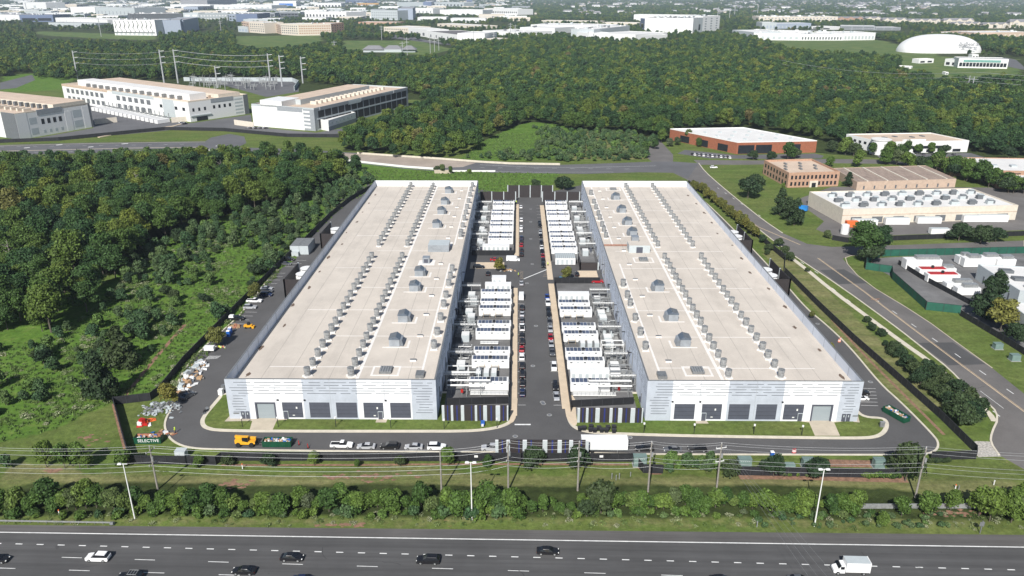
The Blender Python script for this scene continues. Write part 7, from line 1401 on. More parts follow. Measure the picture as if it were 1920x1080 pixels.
for _ in range(900):                                     # farther houses that read as one mass
    px, py = r.uniform(600, 1940), r.uniform(-6, 12); x, y = G(px, py); w_, d, h = r.uniform(14, 40), r.uniform(10, 16), r.uniform(6, 10)
    if y > 14000: continue
    m.box(x, x + w_, y, y + d, 0, h, r.choice([M_creamw, M_cont, M_lgrey, M_tanw])); m.hull([(x, y, h), (x + w_, y, h), (x + w_, y + d, h), (x, y + d, h)], [(x + 2, y + d / 2 - .2, h + 4), (x + w_ - 2, y + d / 2 - .2, h + 4), (x + w_ - 2, y + d / 2 + .2, h + 4), (x + 2, y + d / 2 + .2, h + 4)], M_shing)
tag(link('distant_suburb', m.mesh('distant_suburb')), 'mass of tiny pale houses along the far horizon', 'suburb', kind='stuff')
# far roads
for px, nm in (([(1640, 60), (1690, 68), (1700, 72), (1640, 63)], 'far_road'), ([(1885, 108), (1905, 112), (1920, 125), (1920, 131), (1890, 125), (1878, 112)], 'far_road'), ([(690, 62), (760, 66), (800, 75), (880, 86), (860, 87), (780, 77), (700, 68)], 'far_road')): road(nm, px, M_far, .05)
# ================================================================== vegetation
nr = np.random.default_rng(11)
def ico():
    t = (1 + 5 ** .5) / 2; v = np.array([(-1, t, 0), (1, t, 0), (-1, -t, 0), (1, -t, 0), (0, -1, t), (0, 1, t), (0, -1, -t), (0, 1, -t), (t, 0, -1), (t, 0, 1), (-t, 0, -1), (-t, 0, 1)]); v = v / np.linalg.norm(v[0])
    f = [(0, 11, 5), (0, 5, 1), (0, 1, 7), (0, 7, 10), (0, 10, 11), (1, 5, 9), (5, 11, 4), (11, 10, 2), (10, 7, 6), (7, 1, 8), (3, 9, 4), (3, 4, 2), (3, 2, 6), (3, 6, 8), (3, 8, 9), (4, 9, 5), (2, 4, 11), (6, 2, 10), (8, 6, 7), (9, 8, 1)]
    vs = [tuple(p) for p in v]; fs = []; c = {}
    def mid(a, b_):
        k = (min(a, b_), max(a, b_))
        if k not in c: q = (np.array(vs[a]) + np.array(vs[b_])) / 2; vs.append(tuple(q / np.linalg.norm(q))); c[k] = len(vs) - 1
        return c[k]
    for a, b_, d in f: x, y, z = mid(a, b_), mid(b_, d), mid(d, a); fs += [(a, x, z), (x, b_, y), (z, y, d), (x, y, z)]
    return np.array(vs), np.array(fs)
IV, IF = ico()
def crown(name, lobes, nleaf, size, m, core=.66, flat=.75):
    """lobes: (x,y,z,rx,rz); leaf clumps on and inside the lobes, over a rough inner mass"""
    V, Fq, A = [], [], []; base = 0
    tot = sum(l[3] ** 2 for l in lobes)
    for (x, y, z, rx, rz) in lobes:
        if core:
            v = IV * (1 + nr.normal(0, .16, (len(IV), 1))) * np.array([rx, rx, rz]) * core + np.array([x, y, z]); V.append(v); Fq += [tuple(int(i) + base for i in q) for q in IF]; A += list(nr.uniform(.1, .5, len(IF))); base += len(IV)  # core toned darker than the leaf clumps: crown-centre shade put into the colour
        n = max(6, int(nleaf * rx ** 2 / tot))
        d = nr.normal(size=(n, 3)); d /= np.linalg.norm(d, axis=1)[:, None]; d[:, 2] = np.where(d[:, 2] < -.45, -d[:, 2], d[:, 2])
        rad = nr.triangular(.68, 1.0, 1.28, (n, 1)); c = d * rad * np.array([rx, rx, rz]) + np.array([x, y, z])
        nn = d + nr.normal(0, .7, (n, 3)); nn /= np.linalg.norm(nn, axis=1)[:, None]
        u = np.cross(nn, nr.normal(size=(n, 3))); u /= np.linalg.norm(u, axis=1)[:, None]; w = np.cross(nn, u)
        s = size * nr.uniform(.5, 1.5, (n, 1))
        q = np.stack([c - u * s, c - w * s * .7, c + u * s, c + w * s * .7], 1).reshape(-1, 3); V.append(q)
        Fq += [tuple(range(base + 4 * i, base + 4 * i + 4)) for i in range(n)]; A += list(np.clip(nr.normal(.5, .24, n), 0, 1)); base += 4 * n
    me = bpy.data.meshes.new(name); me.from_pydata(np.concatenate(V).tolist(), [], Fq); me.materials.append(m)
    at = me.attributes.new('leafv', 'FLOAT', 'FACE'); at.data.foreach_set('value', np.array(A, np.float32)); me.update(); return me
def lobes_round(seed, r, h0, h1, n):
    q = np.random.default_rng(seed); out = [(0, 0, (h0 + h1) / 2, r * .62, (h1 - h0) * .42)]
    for i in range(n):
        a = q.uniform(0, 6.28); z = q.uniform(0, 1); rr_ = r * q.uniform(.35, .72) * (1 - .5 * z * z); s = r * q.uniform(.26, .44)
        out.append((rr_ * math.cos(a), rr_ * math.sin(a), h0 + (h1 - h0) * (.22 + .62 * z), s, s * q.uniform(.7, 1.)))
    return out
def trunk(name, h, r, spread, seed):
    q = random.Random(seed); m = MB(); m.tube([(0, 0, -.1), (q.uniform(-.2, .2), 0, h * .5), (0, q.uniform(-.2, .2), h)], r, M_bark, 6, r2=r * .5)
    for k in range(4): a = q.uniform(0, 6.28); z = h * q.uniform(.5, .85); m.tube([(0, 0, z), (spread * .5 * math.cos(a), spread * .5 * math.sin(a), z + spread * .5)], r * .4, M_bark, 4, r2=r * .15)
    return m.mesh(name)
def tree_proto(name, cat, me, tr): t = thing(name, '', cat); link('crown', me, t); link('trunk', tr, t); t.location = (0, -2000, 0); return Proto(t)
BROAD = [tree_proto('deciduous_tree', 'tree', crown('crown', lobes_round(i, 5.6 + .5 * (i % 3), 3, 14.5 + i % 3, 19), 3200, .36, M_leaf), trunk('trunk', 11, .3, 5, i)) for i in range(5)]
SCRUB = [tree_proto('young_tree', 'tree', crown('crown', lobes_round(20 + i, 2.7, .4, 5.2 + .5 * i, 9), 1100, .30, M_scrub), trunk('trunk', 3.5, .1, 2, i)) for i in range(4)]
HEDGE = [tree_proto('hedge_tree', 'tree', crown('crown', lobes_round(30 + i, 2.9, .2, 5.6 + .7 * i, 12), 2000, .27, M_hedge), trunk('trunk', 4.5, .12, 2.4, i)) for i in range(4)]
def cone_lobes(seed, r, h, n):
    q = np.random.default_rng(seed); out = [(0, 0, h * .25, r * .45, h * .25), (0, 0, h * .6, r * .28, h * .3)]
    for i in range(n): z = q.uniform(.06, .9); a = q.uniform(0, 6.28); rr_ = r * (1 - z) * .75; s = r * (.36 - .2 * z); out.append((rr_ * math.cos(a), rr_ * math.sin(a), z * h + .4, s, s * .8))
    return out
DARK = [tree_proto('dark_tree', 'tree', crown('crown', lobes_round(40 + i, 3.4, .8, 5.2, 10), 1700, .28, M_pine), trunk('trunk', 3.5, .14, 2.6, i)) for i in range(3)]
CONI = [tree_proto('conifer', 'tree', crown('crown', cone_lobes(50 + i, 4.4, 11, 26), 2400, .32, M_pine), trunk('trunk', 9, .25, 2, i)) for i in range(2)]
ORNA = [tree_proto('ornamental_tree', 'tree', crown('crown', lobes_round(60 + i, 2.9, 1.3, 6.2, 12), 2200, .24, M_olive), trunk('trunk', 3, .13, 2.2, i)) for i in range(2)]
def bush_proto(name, me, lab): o = link(name, me, None, (0, -2000, 0)); tag(o, lab, 'shrub'); return Proto(o)
BUSH = [bush_proto('shrub', crown('shrub', lobes_round(70 + i, 1.3, 0, 1.7, 6), 420, .2, M_hedge), '') for i in range(3)]
SBUSH = [bush_proto('shrub', crown('shrub', lobes_round(80 + i, 1.6, 0, 2., 6), 420, .22, M_scrub), '') for i in range(3)]
rt = random.Random(5)
def plant(ps, x, y, s, lab, group=None, sz=None):
    s = s * rt.uniform(.9, 1.1); p = ps[rt.randrange(len(ps))]
    return p.put((x, y, 0), rt.uniform(0, 6.28), lab, group, (s, s, s * (sz or rt.uniform(.88, 1.12))))
def plant_px(ps, px, py, s, lab, group=None, sz=None): x, y = G(px, py); return plant(ps, x, y, s, lab, group, sz)
# --- bare dead trees standing among the leafy ones
def dead_me(seed):
    q = random.Random(seed); m = MB(); h = 11; m.tube([(0, 0, 0), (.2, .1, h * .5), (-.1, .2, h)], .22, M_dead, 5, r2=.05)
    for k in range(14):
        a = q.uniform(0, 6.28); z = h * q.uniform(.35, .9); l = q.uniform(1.2, 3.2) * (1.2 - z / h * .6); e = (l * math.cos(a), l * math.sin(a), z + l * q.uniform(.4, 1.1)); m.tube([(0, .1, z), (e[0] * .5, e[1] * .5, z + (e[2] - z) * .35), e], .09, M_dead, 4, r2=.02)
    return m
M_dead = mat('bleached_dead_wood', (.30, .27, .24), .9, var=.15, scale=2)
dt = thing('dead_tree', '', 'tree', (0, -2000, 0)); part('trunk', dead_me(1), dt); DEAD = Proto(dt)
for px, py in ((192, 520), (418, 345), (262, 372), (450, 375), (90, 470), (330, 395), (545, 352), (150, 420), (30, 520), (1305, 210), (1560, 195)):
    x_, y_ = G(px, py); DEAD.put((x_, y_, 0), px * .1, 'bare grey dead tree among the leafy trees', 'bare dead trees in the woods', rt.uniform(1., 1.5))
# --- hedge along the highway
g1 = 'bushy trees in the hedge between the utility poles and the highway'; l1 = 'bushy bright green tree in the thick hedge along the highway'
x = -30
while x < 1625:
    py = 955 + rt.uniform(-8, 9); plant_px(HEDGE, x, py, rt.choice([.5, .62, .72, .8, .9, 1.05]) , l1, g1, rt.uniform(.65, 1.05)); x += rt.uniform(13, 22)
    if rt.random() < .72: plant_px(BUSH if rt.random() < .7 else SBUSH, x + rt.uniform(-10, 10), 966 + rt.uniform(-5, 7), rt.uniform(.7, 1.5), 'low scruffy shrub at the highway foot of the hedge', 'low shrubs at the foot of the highway hedge')
for px, py, s in ((1415 + 275, 968, .75), (1740, 962, .9), (1782, 958, .7), (1655, 985, .6)): plant_px(HEDGE, px, py, s, 'single small bushy tree before the chain-link fence', 'single trees in front of the chain-link fence at lower right')
for px, py, s in ((1835, 968, 1.0), (1855, 978, 1.05), (1878, 965, 1.2), (1895, 980, 1.1), (1918, 968, 1.2), (1936, 980, 1.1), (1862, 958, 1.), (1960, 968, 1.1)): plant_px(HEDGE, px, py, s, 'bushy tree of the dense clump at the lower right corner', 'dense clump of bushy trees at the lower right corner')
plant_px(DARK, 1127, 962, 1.25, 'large grey-green round tree bulging out of the hedge right of centre', sz=1.3); plant_px(DARK, 1100, 968, .9, 'smaller grey-green round tree at the left foot of the large one')
for i in range(46): plant_px(SBUSH, rt.uniform(1380, 1830), rt.uniform(965, 992), rt.uniform(.3, .75), 'low straggly weed shrub on the highway verge at lower right', 'low weed shrubs on the highway verge at lower right')
# --- young trees along the bottom fence
for i, (px, py, s, k) in enumerate([(12, 878, .8, 2), (88, 876, .95, 0), (122, 878, .9, 0), (150, 879, .95, 0), (165, 878, .7, 0), (232, 876, .85, 0), (375, 877, .55, 0), (505, 873, .7, 1), (590, 873, .65, 0), (750, 874, .55, 1), (840, 875, .75, 0), (915, 876, .55, 0), (1000, 877, 1.1, 1), (1083, 876, 1.0, 1), (1370, 895, .95, 1), (1450, 893, 1.0, 1), (1532, 895, .95, 1), (670, 876, .35, 0), (427, 873, .5, 1)]):
    plant_px([HEDGE, DARK, SCRUB][k] if k else HEDGE, px, py, s, f'small leafy tree planted along the bottom fence, {ORD[i]} listed' if i < 17 else f'tiny sapling by the bottom fence, {["right", "left"][i - 17]} one')
plant_px(DARK, 1697, 902, 1.25, 'dark round tree between the yellow-green shrubs and the rightmost utility pole', sz=1.5)
for i in range(10): plant_px(SCRUB, 1252 + i * 10 + rt.uniform(-4, 4), 877 + rt.uniform(-4, 10), rt.uniform(.5, .8), 'pale feathery shrub in the patch right of the black fence elbow', 'pale feathery shrubs right of the black fence elbow')
for i in range(8): plant_px(BUSH, 1622 + i * 8.6, 895, 1.05, 'bright yellow-green shrub in the row before the black fence', 'row of bright yellow-green shrubs before the black fence')
for i, px in enumerate((1470, 1480, 1495, 1513)): plant_px(BUSH, px, 892 + i % 2, .6, 'small shrub in the mulch bed before the black fence', 'small shrubs in the mulch bed before the black fence')
for i in range(8): plant_px(DARK, 1742 + i * 5, 868, .25, 'small clipped dark shrub behind the corner fence', 'small clipped shrubs at the lower right fence corner')
# --- street side trees at right
for i, (px, py, s) in enumerate([(1624, 606, .5), (1634, 620, .6), (1651, 631, .55), (1659, 649, .4), (1675, 665, .85), (1686, 672, .8), (1697, 692, .85), (1712, 704, .9), (1738, 700, .8), (1755, 713, .95), (1770, 724, .8), (1725, 722, .9), (1745, 736, .85), (1763, 748, .9), (1790, 738, .9), (1780, 765, 1.), (1800, 775, 1.05), (1815, 760, 1.), (1798, 797, 1.15), (1818, 790, 1.1), (1835, 778, .9), (1782, 785, .9), (1442, 470, .7), (1460, 462, .7), (1470, 479, .8), (1480, 490, .75), (1513, 510, .4), (1430, 455, .7), (1438, 478, .5)]):
    plant_px(DARK, px, py, s, 'low dark spreading tree between the black fence and the street', 'low dark trees between the black fence and the street')
for i in range(22):
    f = i / 21; px = 1300 + 115 * f; py = 352 + 90 * f ** 1.15; plant_px(ORNA, px + rt.uniform(-3, 3), py + 4, .85 + .1 * rt.random(), 'olive green tree in the row beside the right data centre', 'row of olive green trees beside the right data centre')
for px, py, s, ps, lab in [(1402, 372, 2.2, DARK, 'big round dark tree on the street corner left of the brick office'), (1414, 360, 1.8, DARK, 'second dark round tree behind the one on the street corner'), (1462, 404, 1.3, CONI, 'dark conifer left of the blue covered trailer, left of two'), (1489, 422, 1.35, CONI, 'dark conifer left of the blue covered trailer, right of two'), (1476, 412, 1.15, CONI, 'dark conifer squeezed between two others left of the blue trailer'),
                           (1616, 486, 1.2, BROAD, 'large spreading green tree at the side road junction'), (1646, 478, .95, BROAD, 'large green tree right of the spreading one at the side road junction'), (1634, 494, 1.6, DARK, 'dark tree at the corner of the green fence'), (1550, 447, .8, HEDGE, 'small bush-like tree by the white tank'), (1797, 452, 1.9, DARK, 'dark round tree in front of the white data hall, left of three'), (1838, 458, 1.6, DARK, 'dark round tree in front of the white data hall, middle of three'), (1866, 454, 1.35, DARK, 'dark round tree in front of the white data hall, right of three'),
                           (1842, 594, 1.4, CONI, 'dark pine at the end of the green fence, left one'), (1860, 588, 1.35, CONI, 'dark pine at the end of the green fence, right one'), (1876, 620, 2., ORNA, 'olive green tree below the pines at the right edge'), (1902, 645, 1.3, DARK, 'dark tree at the right edge below the olive one'), (1590, 350, .9, CONI, 'conifer in front of the ribbed brown roof'), (1468, 356, .6, HEDGE, 'small tree against the corner of the brick office'),
                           (479, 565, 1., ORNA, 'round olive tree beside the white pickup in the left bays'), (407, 650, 1.15, ORNA, 'round olive tree beside the blue toilets in the left bays'), (318, 762, 1.25, ORNA, 'round olive tree at the top of the lower left compound'), (936, 509, .95, ORNA, 'little round tree in the left bay of the central road'), (1062, 526, .95, ORNA, 'little round tree in the right bay of the central road'), (1522, 598, .45, ORNA, 'small tree between the service road and the right wall, upper'), (1556, 660, .5, ORNA, 'small tree between the service road and the right wall, lower'),
                           (1057, 356, 1.6, DARK, 'dark tree behind the closing wall of the central road, right of two'), (1047, 352, 1.1, DARK, 'dark tree behind the closing wall of the central road, left of two'), (1005, 354, 1.2, DARK, 'dark round bush tree behind the left part of the closing wall'), (227, 686, 1.35, CONI, 'dense round lone tree on the meadow'), (190, 750, 1.35, CONI, 'dense dark tree left of the dirt mound above the compound'), (215, 745, .8, DARK, 'dark tree beside the dirt mound'), (668, 322, 1.4, BROAD, 'tall tree in front of the left end of the bridge deck')]:
    plant_px(ps, px, py, s if lab[:9] != 'tall tree' else .8, lab)
for px, py, s in [(1290, 268, 1.2), (1310, 275, .9), (1270, 272, 1.), (1240, 268, 1.2), (1255, 275, 1.1), (1412, 300, 1.1), (1445, 302, 1.25), (1477, 300, 1.5), (1493, 296, 1.2), (1556, 313, 1.), (1608, 313, 1.3), (1560, 285, 1.4), (1585, 290, 1.6), (1600, 292, 1.5), (1635, 292, 1.2), (1660, 308, 1.7), (1680, 310, 1.5), (1700, 312, 1.6), (1725, 318, 1.3), (1755, 322, 1.4), (1785, 330, 1.5), (1812, 340, 1.5), (1835, 345, 1.6), (1862, 352, 1.4), (1890, 362, 1.4), (1912, 358, 1.5), (1815, 330, 1.5), (1840, 330, 1.3), (1770, 290, 1.2), (1720, 288, 1.2), (1745, 287, 1.1), (1700, 290, 1.2), (1795, 318, 1.2), (1890, 300, 1.6), (1210, 285, .9), (1195, 292, .8), (1228, 280, .9), (1175, 300, .7), (830, 325, .8), (845, 326, .6), (880, 326, .5), (820, 322, .6)]:
    plant_px(rt.choice([HEDGE, DARK, HEDGE]), px, py, s * 1.15, 'leafy tree among the offices and roads at the right', 'leafy trees among the offices and roads at the right')
for i in range(34):
    f = i / 33; plant_px(rt.choice([HEDGE, DARK, HEDGE]), 1655 + 265 * f + rt.uniform(-5, 5), 302 + 62 * f ** 1.2 + rt.uniform(-5, 6), rt.uniform(1.2, 1.9), 'tall tree in the belt before the white roofs at right', 'belt of trees before the white flat roofs at right')
# --- the wood and the scrub left of the site, the big wood beyond
WOOD_L = [(-700, 332), (0, 326), (150, 318), (300, 318), (430, 306), (560, 300), (640, 312), (640, 340), (600, 365), (560, 380), (480, 398), (400, 420), (330, 440), (250, 495), (218, 540), (150, 600), (60, 640), (-700, 700)]
SCR = [(330, 440), (480, 398), (640, 345), (700, 340), (720, 330), (690, 350), (640, 385), (590, 430), (560, 450), (535, 480), (440, 590), (380, 640), (330, 640), (230, 690), (160, 730), (60, 790), (-700, 850), (-700, 690), (60, 640), (150, 600), (218, 540), (250, 495)]
BARE = [[(225, 430), (330, 408), (330, 422), (230, 445)], [(190, 465), (225, 470), (220, 490), (195, 480)], [(230, 752), (345, 605), (400, 612), (290, 750)], [(130, 565), (235, 525), (235, 545), (140, 590)], [(395, 480), (470, 460), (470, 540), (400, 560)], [(320, 580), (430, 575), (400, 610), (330, 605)]]
def jitter(x0, x1, y0, y1, st, rg, j=.42):
    gx_, gy_ = np.meshgrid(np.arange(x0, x1, st), np.arange(y0, y1, st)); n = gx_.size
    return gx_.ravel() + rg.uniform(-j, j, n) * st, gy_.ravel() + rg.uniform(-j, j, n) * st
def topx(x, y):
    X = x * cy + y * sy; Y = -x * sy + y * cy; zc = Y * cp + CH * sp; return 960 + F * X / zc, 540 + F * (-Y * sp + CH * cp) / zc
def anyp(px, py, polys):
    a = np.zeros(px.shape, bool)
    for p in polys: a |= inpoly(px, py, p)
    return a
FAR = []                                                # (x, y, scale, kind) of the trees that read as one mass
x, y = jitter(-640, 0, 240, 640, 8.6, nr); px, py = topx(x, y); k = anyp(px, py, [WOOD_L]) & (px > -650); x, y, px, py = x[k], y[k], px[k], py[k]
o = np.argsort(y); vis = 0
for i in o:
    if vis < 290 and px[i] > -25: plant(BROAD, x[i], y[i], rt.uniform(.6, 1.15), 'tall leafy deciduous tree in the dense wood left of the data centres', 'deciduous trees of the dense wood left of the data centres'); vis += 1
    else: FAR.append((x[i], y[i], rt.uniform(.62, 1.0), 0))
x, y = jitter(-430, -60, 170, 560, 5.0, nr); px, py = topx(x, y); dens = nr.random(x.size)
cl = np.sin(x * .09 + 2) * np.sin(y * .07) + np.sin(x * .041 + y * .03)
k = anyp(px, py, [SCR]) & ~anyp(px, py, BARE) & (px > -420) & (dens < np.where(py < 540, .80, np.clip(.26 + .34 * cl, .04, .6))); x, y, px, py = x[k], y[k], px[k], py[k]; o = np.argsort(y); vis = 0
for i in o:
    s = rt.uniform(.45, 1.15)
    if vis < 285 and px[i] > -30: plant(SCRUB if rt.random() < .8 else DARK, x[i], y[i], s, 'small greyish green tree on the overgrown meadow left of the black fence', 'small grey-green trees on the overgrown meadow'); vis += 1
    else: FAR.append((x[i], y[i], s * 1.1, 1))
# beyond the back road
B_IN = [[(640, 292), (700, 294), (760, 298), (830, 302), (870, 294), (905, 270), (960, 246), (1000, 236), (1060, 246), (1200, 255), (1235, 262), (1250, 272), (1262, 250), (1400, 240), (1530, 262), (1580, 276), (1650, 262), (1830, 292), (2700, 320), (2700, 60), (-700, 60), (-700, 130), (0, 145), (118, 150), (240, 152), (330, 150), (560, 158), (620, 160), (780, 178), (806, 205), (700, 244), (655, 265), (642, 280)]]
B_SCR = [[(1000, 240), (1060, 246), (1200, 255), (1240, 265), (1215, 285), (1222, 300), (1150, 303), (1050, 304), (960, 302), (900, 300), (870, 296), (960, 288), (1000, 285), (1010, 262)], [(640, 300), (640, 345), (690, 345), (700, 330), (670, 318)], [(-700, 296), (0, 293), (130, 291), (280, 287), (440, 282), (560, 296), (560, 300), (300, 318), (0, 328), (-700, 332)], [(60, 160), (118, 158), (125, 190), (60, 195), (0, 165)]]
NO = [[(60, 58), (300, 64), (300, 92), (180, 86), (70, 80)], [(200, 66), (300, 66), (300, 82), (200, 80)], [(440, 66), (600, 66), (620, 92), (560, 96), (500, 104), (440, 94)], [(640, 74), (780, 76), (860, 92), (830, 118), (700, 116), (640, 104)], [(1400, 72), (1650, 76), (1720, 92), (1720, 122), (1600, 112), (1480, 102)], [(1665, 104), (1940, 108), (1940, 162), (1750, 164), (1730, 152), (1670, 146), (1690, 120)], [(1850, 55), (1920, 58), (1920, 80), (1850, 76)], [(1560, 57), (1700, 57), (1740, 64), (1640, 72)], [(960, 240), (1000, 230), (1060, 246), (1005, 268), (990, 290), (900, 292), (915, 270)], [(30, 138), (66, 138), (66, 172), (0, 172), (0, 150)], [(1880, 100), (1925, 112), (1925, 135), (1880, 128)], [(60, 78), (430, 84), (430, 90), (60, 84)]]
FB = []
for f in FOOT: xs, ys = [p[0] for p in f], [p[1] for p in f]; FB.append((f, min(xs), max(xs), min(ys), max(ys)))
def free(x, y, front=.02):
    ok = np.ones(x.shape, bool)
    for f, x0, x1, y0, y1 in FB:
        if y0 < 700: mg = 6; fr_ = 6
        else: mg = 8; fr_ = min(190, 8 + .035 * y0)
        c = (x > x0 - mg) & (x < x1 + mg) & (y > y0 - fr_) & (y < y1 + mg)
        if c.any():
            if len(f) == 4 and (x1 - x0) * (y1 - y0) < 3e5 and y0 > 1300: ok &= ~c
            else:
                F2 = [((p[0] - (x0 + x1) / 2) * 1.12 + (x0 + x1) / 2, (p[1] - (y0 + y1) / 2) * 1.12 + (y0 + y1) / 2) for p in f]; F3 = [(p[0], p[1] - fr_) for p in F2]
                ok &= ~(inpoly(x, y, F2) | inpoly(x, y, F3))
    return ok
for y0, y1, st, s0, s1, kind, keep in ((430, 800, 9.2, .6, 1.15, 0, .97), (800, 1300, 10.4, .65, 1.2, 2, .97), (1300, 2000, 13, .75, 1.2, 2, .9), (2000, 3300, 18, .75, 1.1, 2, .62), (3300, 6500, 32, 1.0, 1.5, 3, .62), (6500, 14500, 60, 1.4, 2.0, 3, .62)):
    hw_ = y1 * 1.0 + 60; x, y = jitter(-hw_, hw_, y0, y1, st, nr); px, py = topx(x, y); k = (px > -520) & (px < 2450)
    x, y, px, py = x[k], y[k], px[k], py[k]
    k = (anyp(px, py, B_IN) if y0 < 2000 else (py > -14)) & ~anyp(px, py, NO) & (nr.random(x.size) < keep) & free(x, y)
    if y0 >= 1300: nz = np.sin(x * .006 + 1) * np.sin(y * .0043) + np.sin(x * .013 - y * .007); k &= (py > 66) | (nz + nr.normal(0, .5, x.size) > -.45) | (px > 1000)
    x, y = x[k], y[k]; s = nr.uniform(s0, s1, x.size)
    FAR += [(a, b_, c, kind) for a, b_, c in zip(x, y, s)]
x, y = jitter(-400, 420, 440, 720, 5.6, nr); px, py = topx(x, y); k = anyp(px, py, B_SCR) & free(x, y) & (nr.random(x.size) < .85); FAR += [(a, b_, rt.uniform(.6, 1.15), 1) for a, b_ in zip(x[k], y[k])]
# instanced masses
def mass(name, lab, cat, pts, protos):
    col = bpy.data.collections.new(name + '_kinds')
    for i, me in enumerate(protos): o = bpy.data.objects.new(f'{name}_kind', me); col.objects.link(o)
    me = bpy.data.meshes.new(name); me.from_pydata([(p[0], p[1], 0) for p in pts], [], [])
    for nm, ty, arr in (('scl', 'FLOAT', [p[2] for p in pts]), ('ang', 'FLOAT', nr.uniform(0, 6.28, len(pts))), ('pick', 'INT', nr.integers(0, len(protos), len(pts)))):
        at = me.attributes.new(nm, ty, 'POINT'); at.data.foreach_set('value', np.array(arr, np.float32 if ty == 'FLOAT' else np.int32))
    o = link(name, me); tag(o, lab, cat, kind='stuff')
    ng = bpy.data.node_groups.new(name, 'GeometryNodeTree'); ng.interface.new_socket('Geometry', in_out='INPUT', socket_type='NodeSocketGeometry'); ng.interface.new_socket('Geometry', in_out='OUTPUT', socket_type='NodeSocketGeometry')
    N = ng.nodes; L = ng.links; gi = N.new('NodeGroupInput'); go_ = N.new('NodeGroupOutput'); ip = N.new('GeometryNodeInstanceOnPoints'); ci = N.new('GeometryNodeCollectionInfo'); ci.inputs['Collection'].default_value = col; ci.inputs['Separate Children'].default_value = True; ci.inputs['Reset Children'].default_value = True
    def na(nm, ty): a = N.new('GeometryNodeInputNamedAttribute'); a.data_type = ty; a.inputs['Name'].default_value = nm; return a.outputs[0]
    cx = N.new('ShaderNodeCombineXYZ'); L.new(na('ang', 'FLOAT'), cx.inputs[2])
    L.new(gi.outputs[0], ip.inputs['Points']); L.new(ci.outputs[0], ip.inputs['Instance']); ip.inputs['Pick Instance'].default_value = True; L.new(na('pick', 'INT'), ip.inputs['Instance Index']); L.new(cx.outputs[0], ip.inputs['Rotation']); L.new(na('scl', 'FLOAT'), ip.inputs['Scale'])
    L.new(ip.outputs[0], go_.inputs[0]); md = o.modifiers.new('trees', 'NODES'); md.node_group = ng; return o
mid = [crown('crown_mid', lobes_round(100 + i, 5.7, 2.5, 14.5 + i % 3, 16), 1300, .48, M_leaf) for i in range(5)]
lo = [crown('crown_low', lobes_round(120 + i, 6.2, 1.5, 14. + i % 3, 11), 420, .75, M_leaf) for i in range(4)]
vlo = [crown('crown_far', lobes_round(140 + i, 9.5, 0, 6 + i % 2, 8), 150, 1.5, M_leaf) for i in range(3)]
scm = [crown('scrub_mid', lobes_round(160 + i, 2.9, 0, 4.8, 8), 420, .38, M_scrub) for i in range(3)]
for nm, lab, kd, pr in (('woodland', 'broad dark green woodland behind the data centres, seen as one mass', 0, mid), ('scrub', 'dense low grey-green scrub on the open ground, seen as one mass', 1, scm), ('distant_woodland', 'distant woodland and trees between the far white buildings', 2, lo), ('horizon_woodland', 'woods fading towards the horizon', 3, vlo)):
    P_ = [p for p in FAR if p[3] == kd]; print(nm, len(P_)); mass(nm, lab, 'woodland' if kd != 1 else 'scrub', P_, pr)
for L1 in (BROAD, SCRUB, HEDGE, DARK, CONI, ORNA, BUSH, SBUSH):
    for p in L1:
        if not p.used:
            for c in kids(p.src): bpy.data.objects.remove(c)
            bpy.data.objects.remove(p.src)
# meadow grass tufts
tm = MB(); 
def tuft_me(seed):
    q = random.Random(seed); m = MB()
    for _ in range(16):
        a = q.uniform(0, 6.28); x_, y_ = q.uniform(-.5, .5), q.uniform(-.5, .5); h = q.uniform(.3, .8); w_ = q.uniform(.08, .2); dx, dy = q.uniform(-.3, .3), q.uniform(-.3, .3)
        m.face([(x_ - w_ * math.cos(a), y_ - w_ * math.sin(a), 0), (x_ + w_ * math.cos(a), y_ + w_ * math.sin(a), 0), (x_ + dx, y_ + dy, h)], M_grass)
    return m.mesh('tuft')
M_grass = mat('tall_meadow_grass', (.10, .17, .035), .9, var=.2, scale=.3, obj_var=.35)
x, y = jitter(-330, 60, 165, 640, 1.7, nr); px, py = topx(x, y); k = anyp(px, py, MEADOW[:3]) & (px > -20) & ~anyp(px, py, [WOOD_L]); k &= nr.random(x.size) < .8; x, y = x[k], y[k]
mass('meadow_grass', 'rough bright green grass and weeds of the overgrown meadow', 'grass', [(a, b_, s) for a, b_, s in zip(x, y, nr.uniform(.5, 1.3, x.size))], [tuft_me(i) for i in range(4)]); print('tufts', x.size)

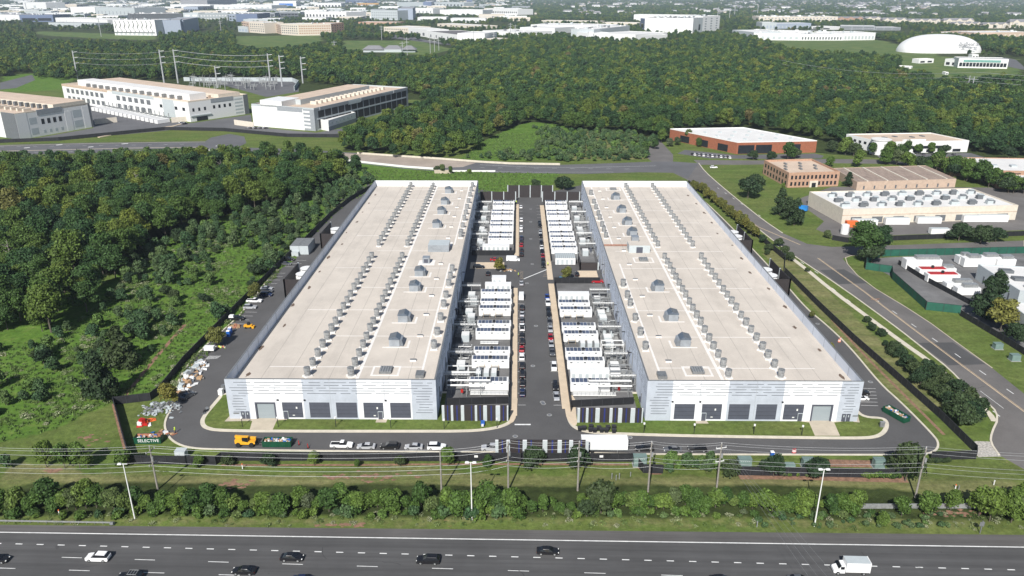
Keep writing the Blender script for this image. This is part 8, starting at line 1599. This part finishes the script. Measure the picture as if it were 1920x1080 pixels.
# clumps of pale flowering weeds in the meadow and on the verges
M_weed = leaf_mat('pale_weed_foliage', [(0, (.07, .115, .03)), (.5, (.12, .165, .05)), (.8, (.20, .23, .12)), (1, (.28, .28, .19))])
wd = [crown('weed', [(0, 0, .25, .9, .5), (.6, .3, .2, .5, .4), (-.5, .4, .2, .6, .45)], 90, .16, M_weed, core=0) for i in range(3)]
x, y = jitter(-330, -60, 165, 420, 1.9, nr); px, py = topx(x, y); nz = np.sin(x * .16 + 1.3 * np.sin(y * .05)) * np.sin(y * .11 + x * .03) + nr.normal(0, .45, x.size)
k = anyp(px, py, [MEADOW[0]]) & ~anyp(px, py, [WOOD_L]) & (px > -20) & (nz > .45); wp = [(a, b_, s) for a, b_, s in zip(x[k], y[k], nr.uniform(.5, 1.3, int(k.sum())))]
x, y = jitter(-125, 125, 138, 149, 1.6, nr); px, py = topx(x, y); k = (px > -20) & (px < 1940) & (py > 962) & (py < 984 + px * .005) & (nr.random(x.size) < .42); wp += [(a, b_, s) for a, b_, s in zip(x[k], y[k], nr.uniform(.3, .85, int(k.sum())))]
mass('weeds', 'clumps of pale flowering weeds in the meadow and on the highway verge', 'weeds', wp, wd)
# tell the members of countable rows apart by their place in the row
rows = {}
for o in sc.objects:
    if o.parent is None and 'group' in o.keys() and 'label' in o.keys(): rows.setdefault((o['group'], o['label']), []).append(o)
for (g_, l_), os_ in rows.items():
    if 1 < len(os_) <= 98 and not g_.startswith(('small pale warehouses', 'distant power')):
        os_.sort(key=lambda o: topx(o.location.x, o.location.y)[0])
        for i, o in enumerate(os_): o['label'] = f'{l_}, {ORD[i]} from the left'
for i, o in enumerate(sorted([o for o in sc.objects if str(o.get('label', '')).endswith(' listed')], key=lambda o: topx(o.location.x, o.location.y)[0])): o['label'] = f'small leafy tree planted along the bottom fence, {ORD[i]} from the left'
for o in sc.objects:
    if 'label' in o.keys() and len(o['label'].split()) > 16: print('LONG', o['label'])
# ================================================================== haze
hz = MB(); hz.box(-17500, 17500, -600, 17500, -1, 125, M_white); hz.m = [0] * 6
me = hz.mesh('haze'); hm = bpy.data.materials.new('haze'); hm.use_nodes = True; nt = hm.node_tree
for n in list(nt.nodes):
    if n.type == 'BSDF_PRINCIPLED': nt.nodes.remove(n)
pv = nt.nodes.new('ShaderNodeVolumePrincipled'); pv.inputs['Color'].default_value = (.72, .84, 1, 1); pv.inputs['Density'].default_value = 5.5e-5; pv.inputs['Anisotropy'].default_value = .0
nt.links.new(pv.outputs[0], nt.nodes['Material Output'].inputs['Volume']); me.materials.clear(); me.materials.append(hm)
o = link('haze', me); o['kind'] = 'stuff'; o['label'] = 'thin pale blue haze filling the air towards the horizon'; o['category'] = 'haze'
print('objects', len(sc.objects))
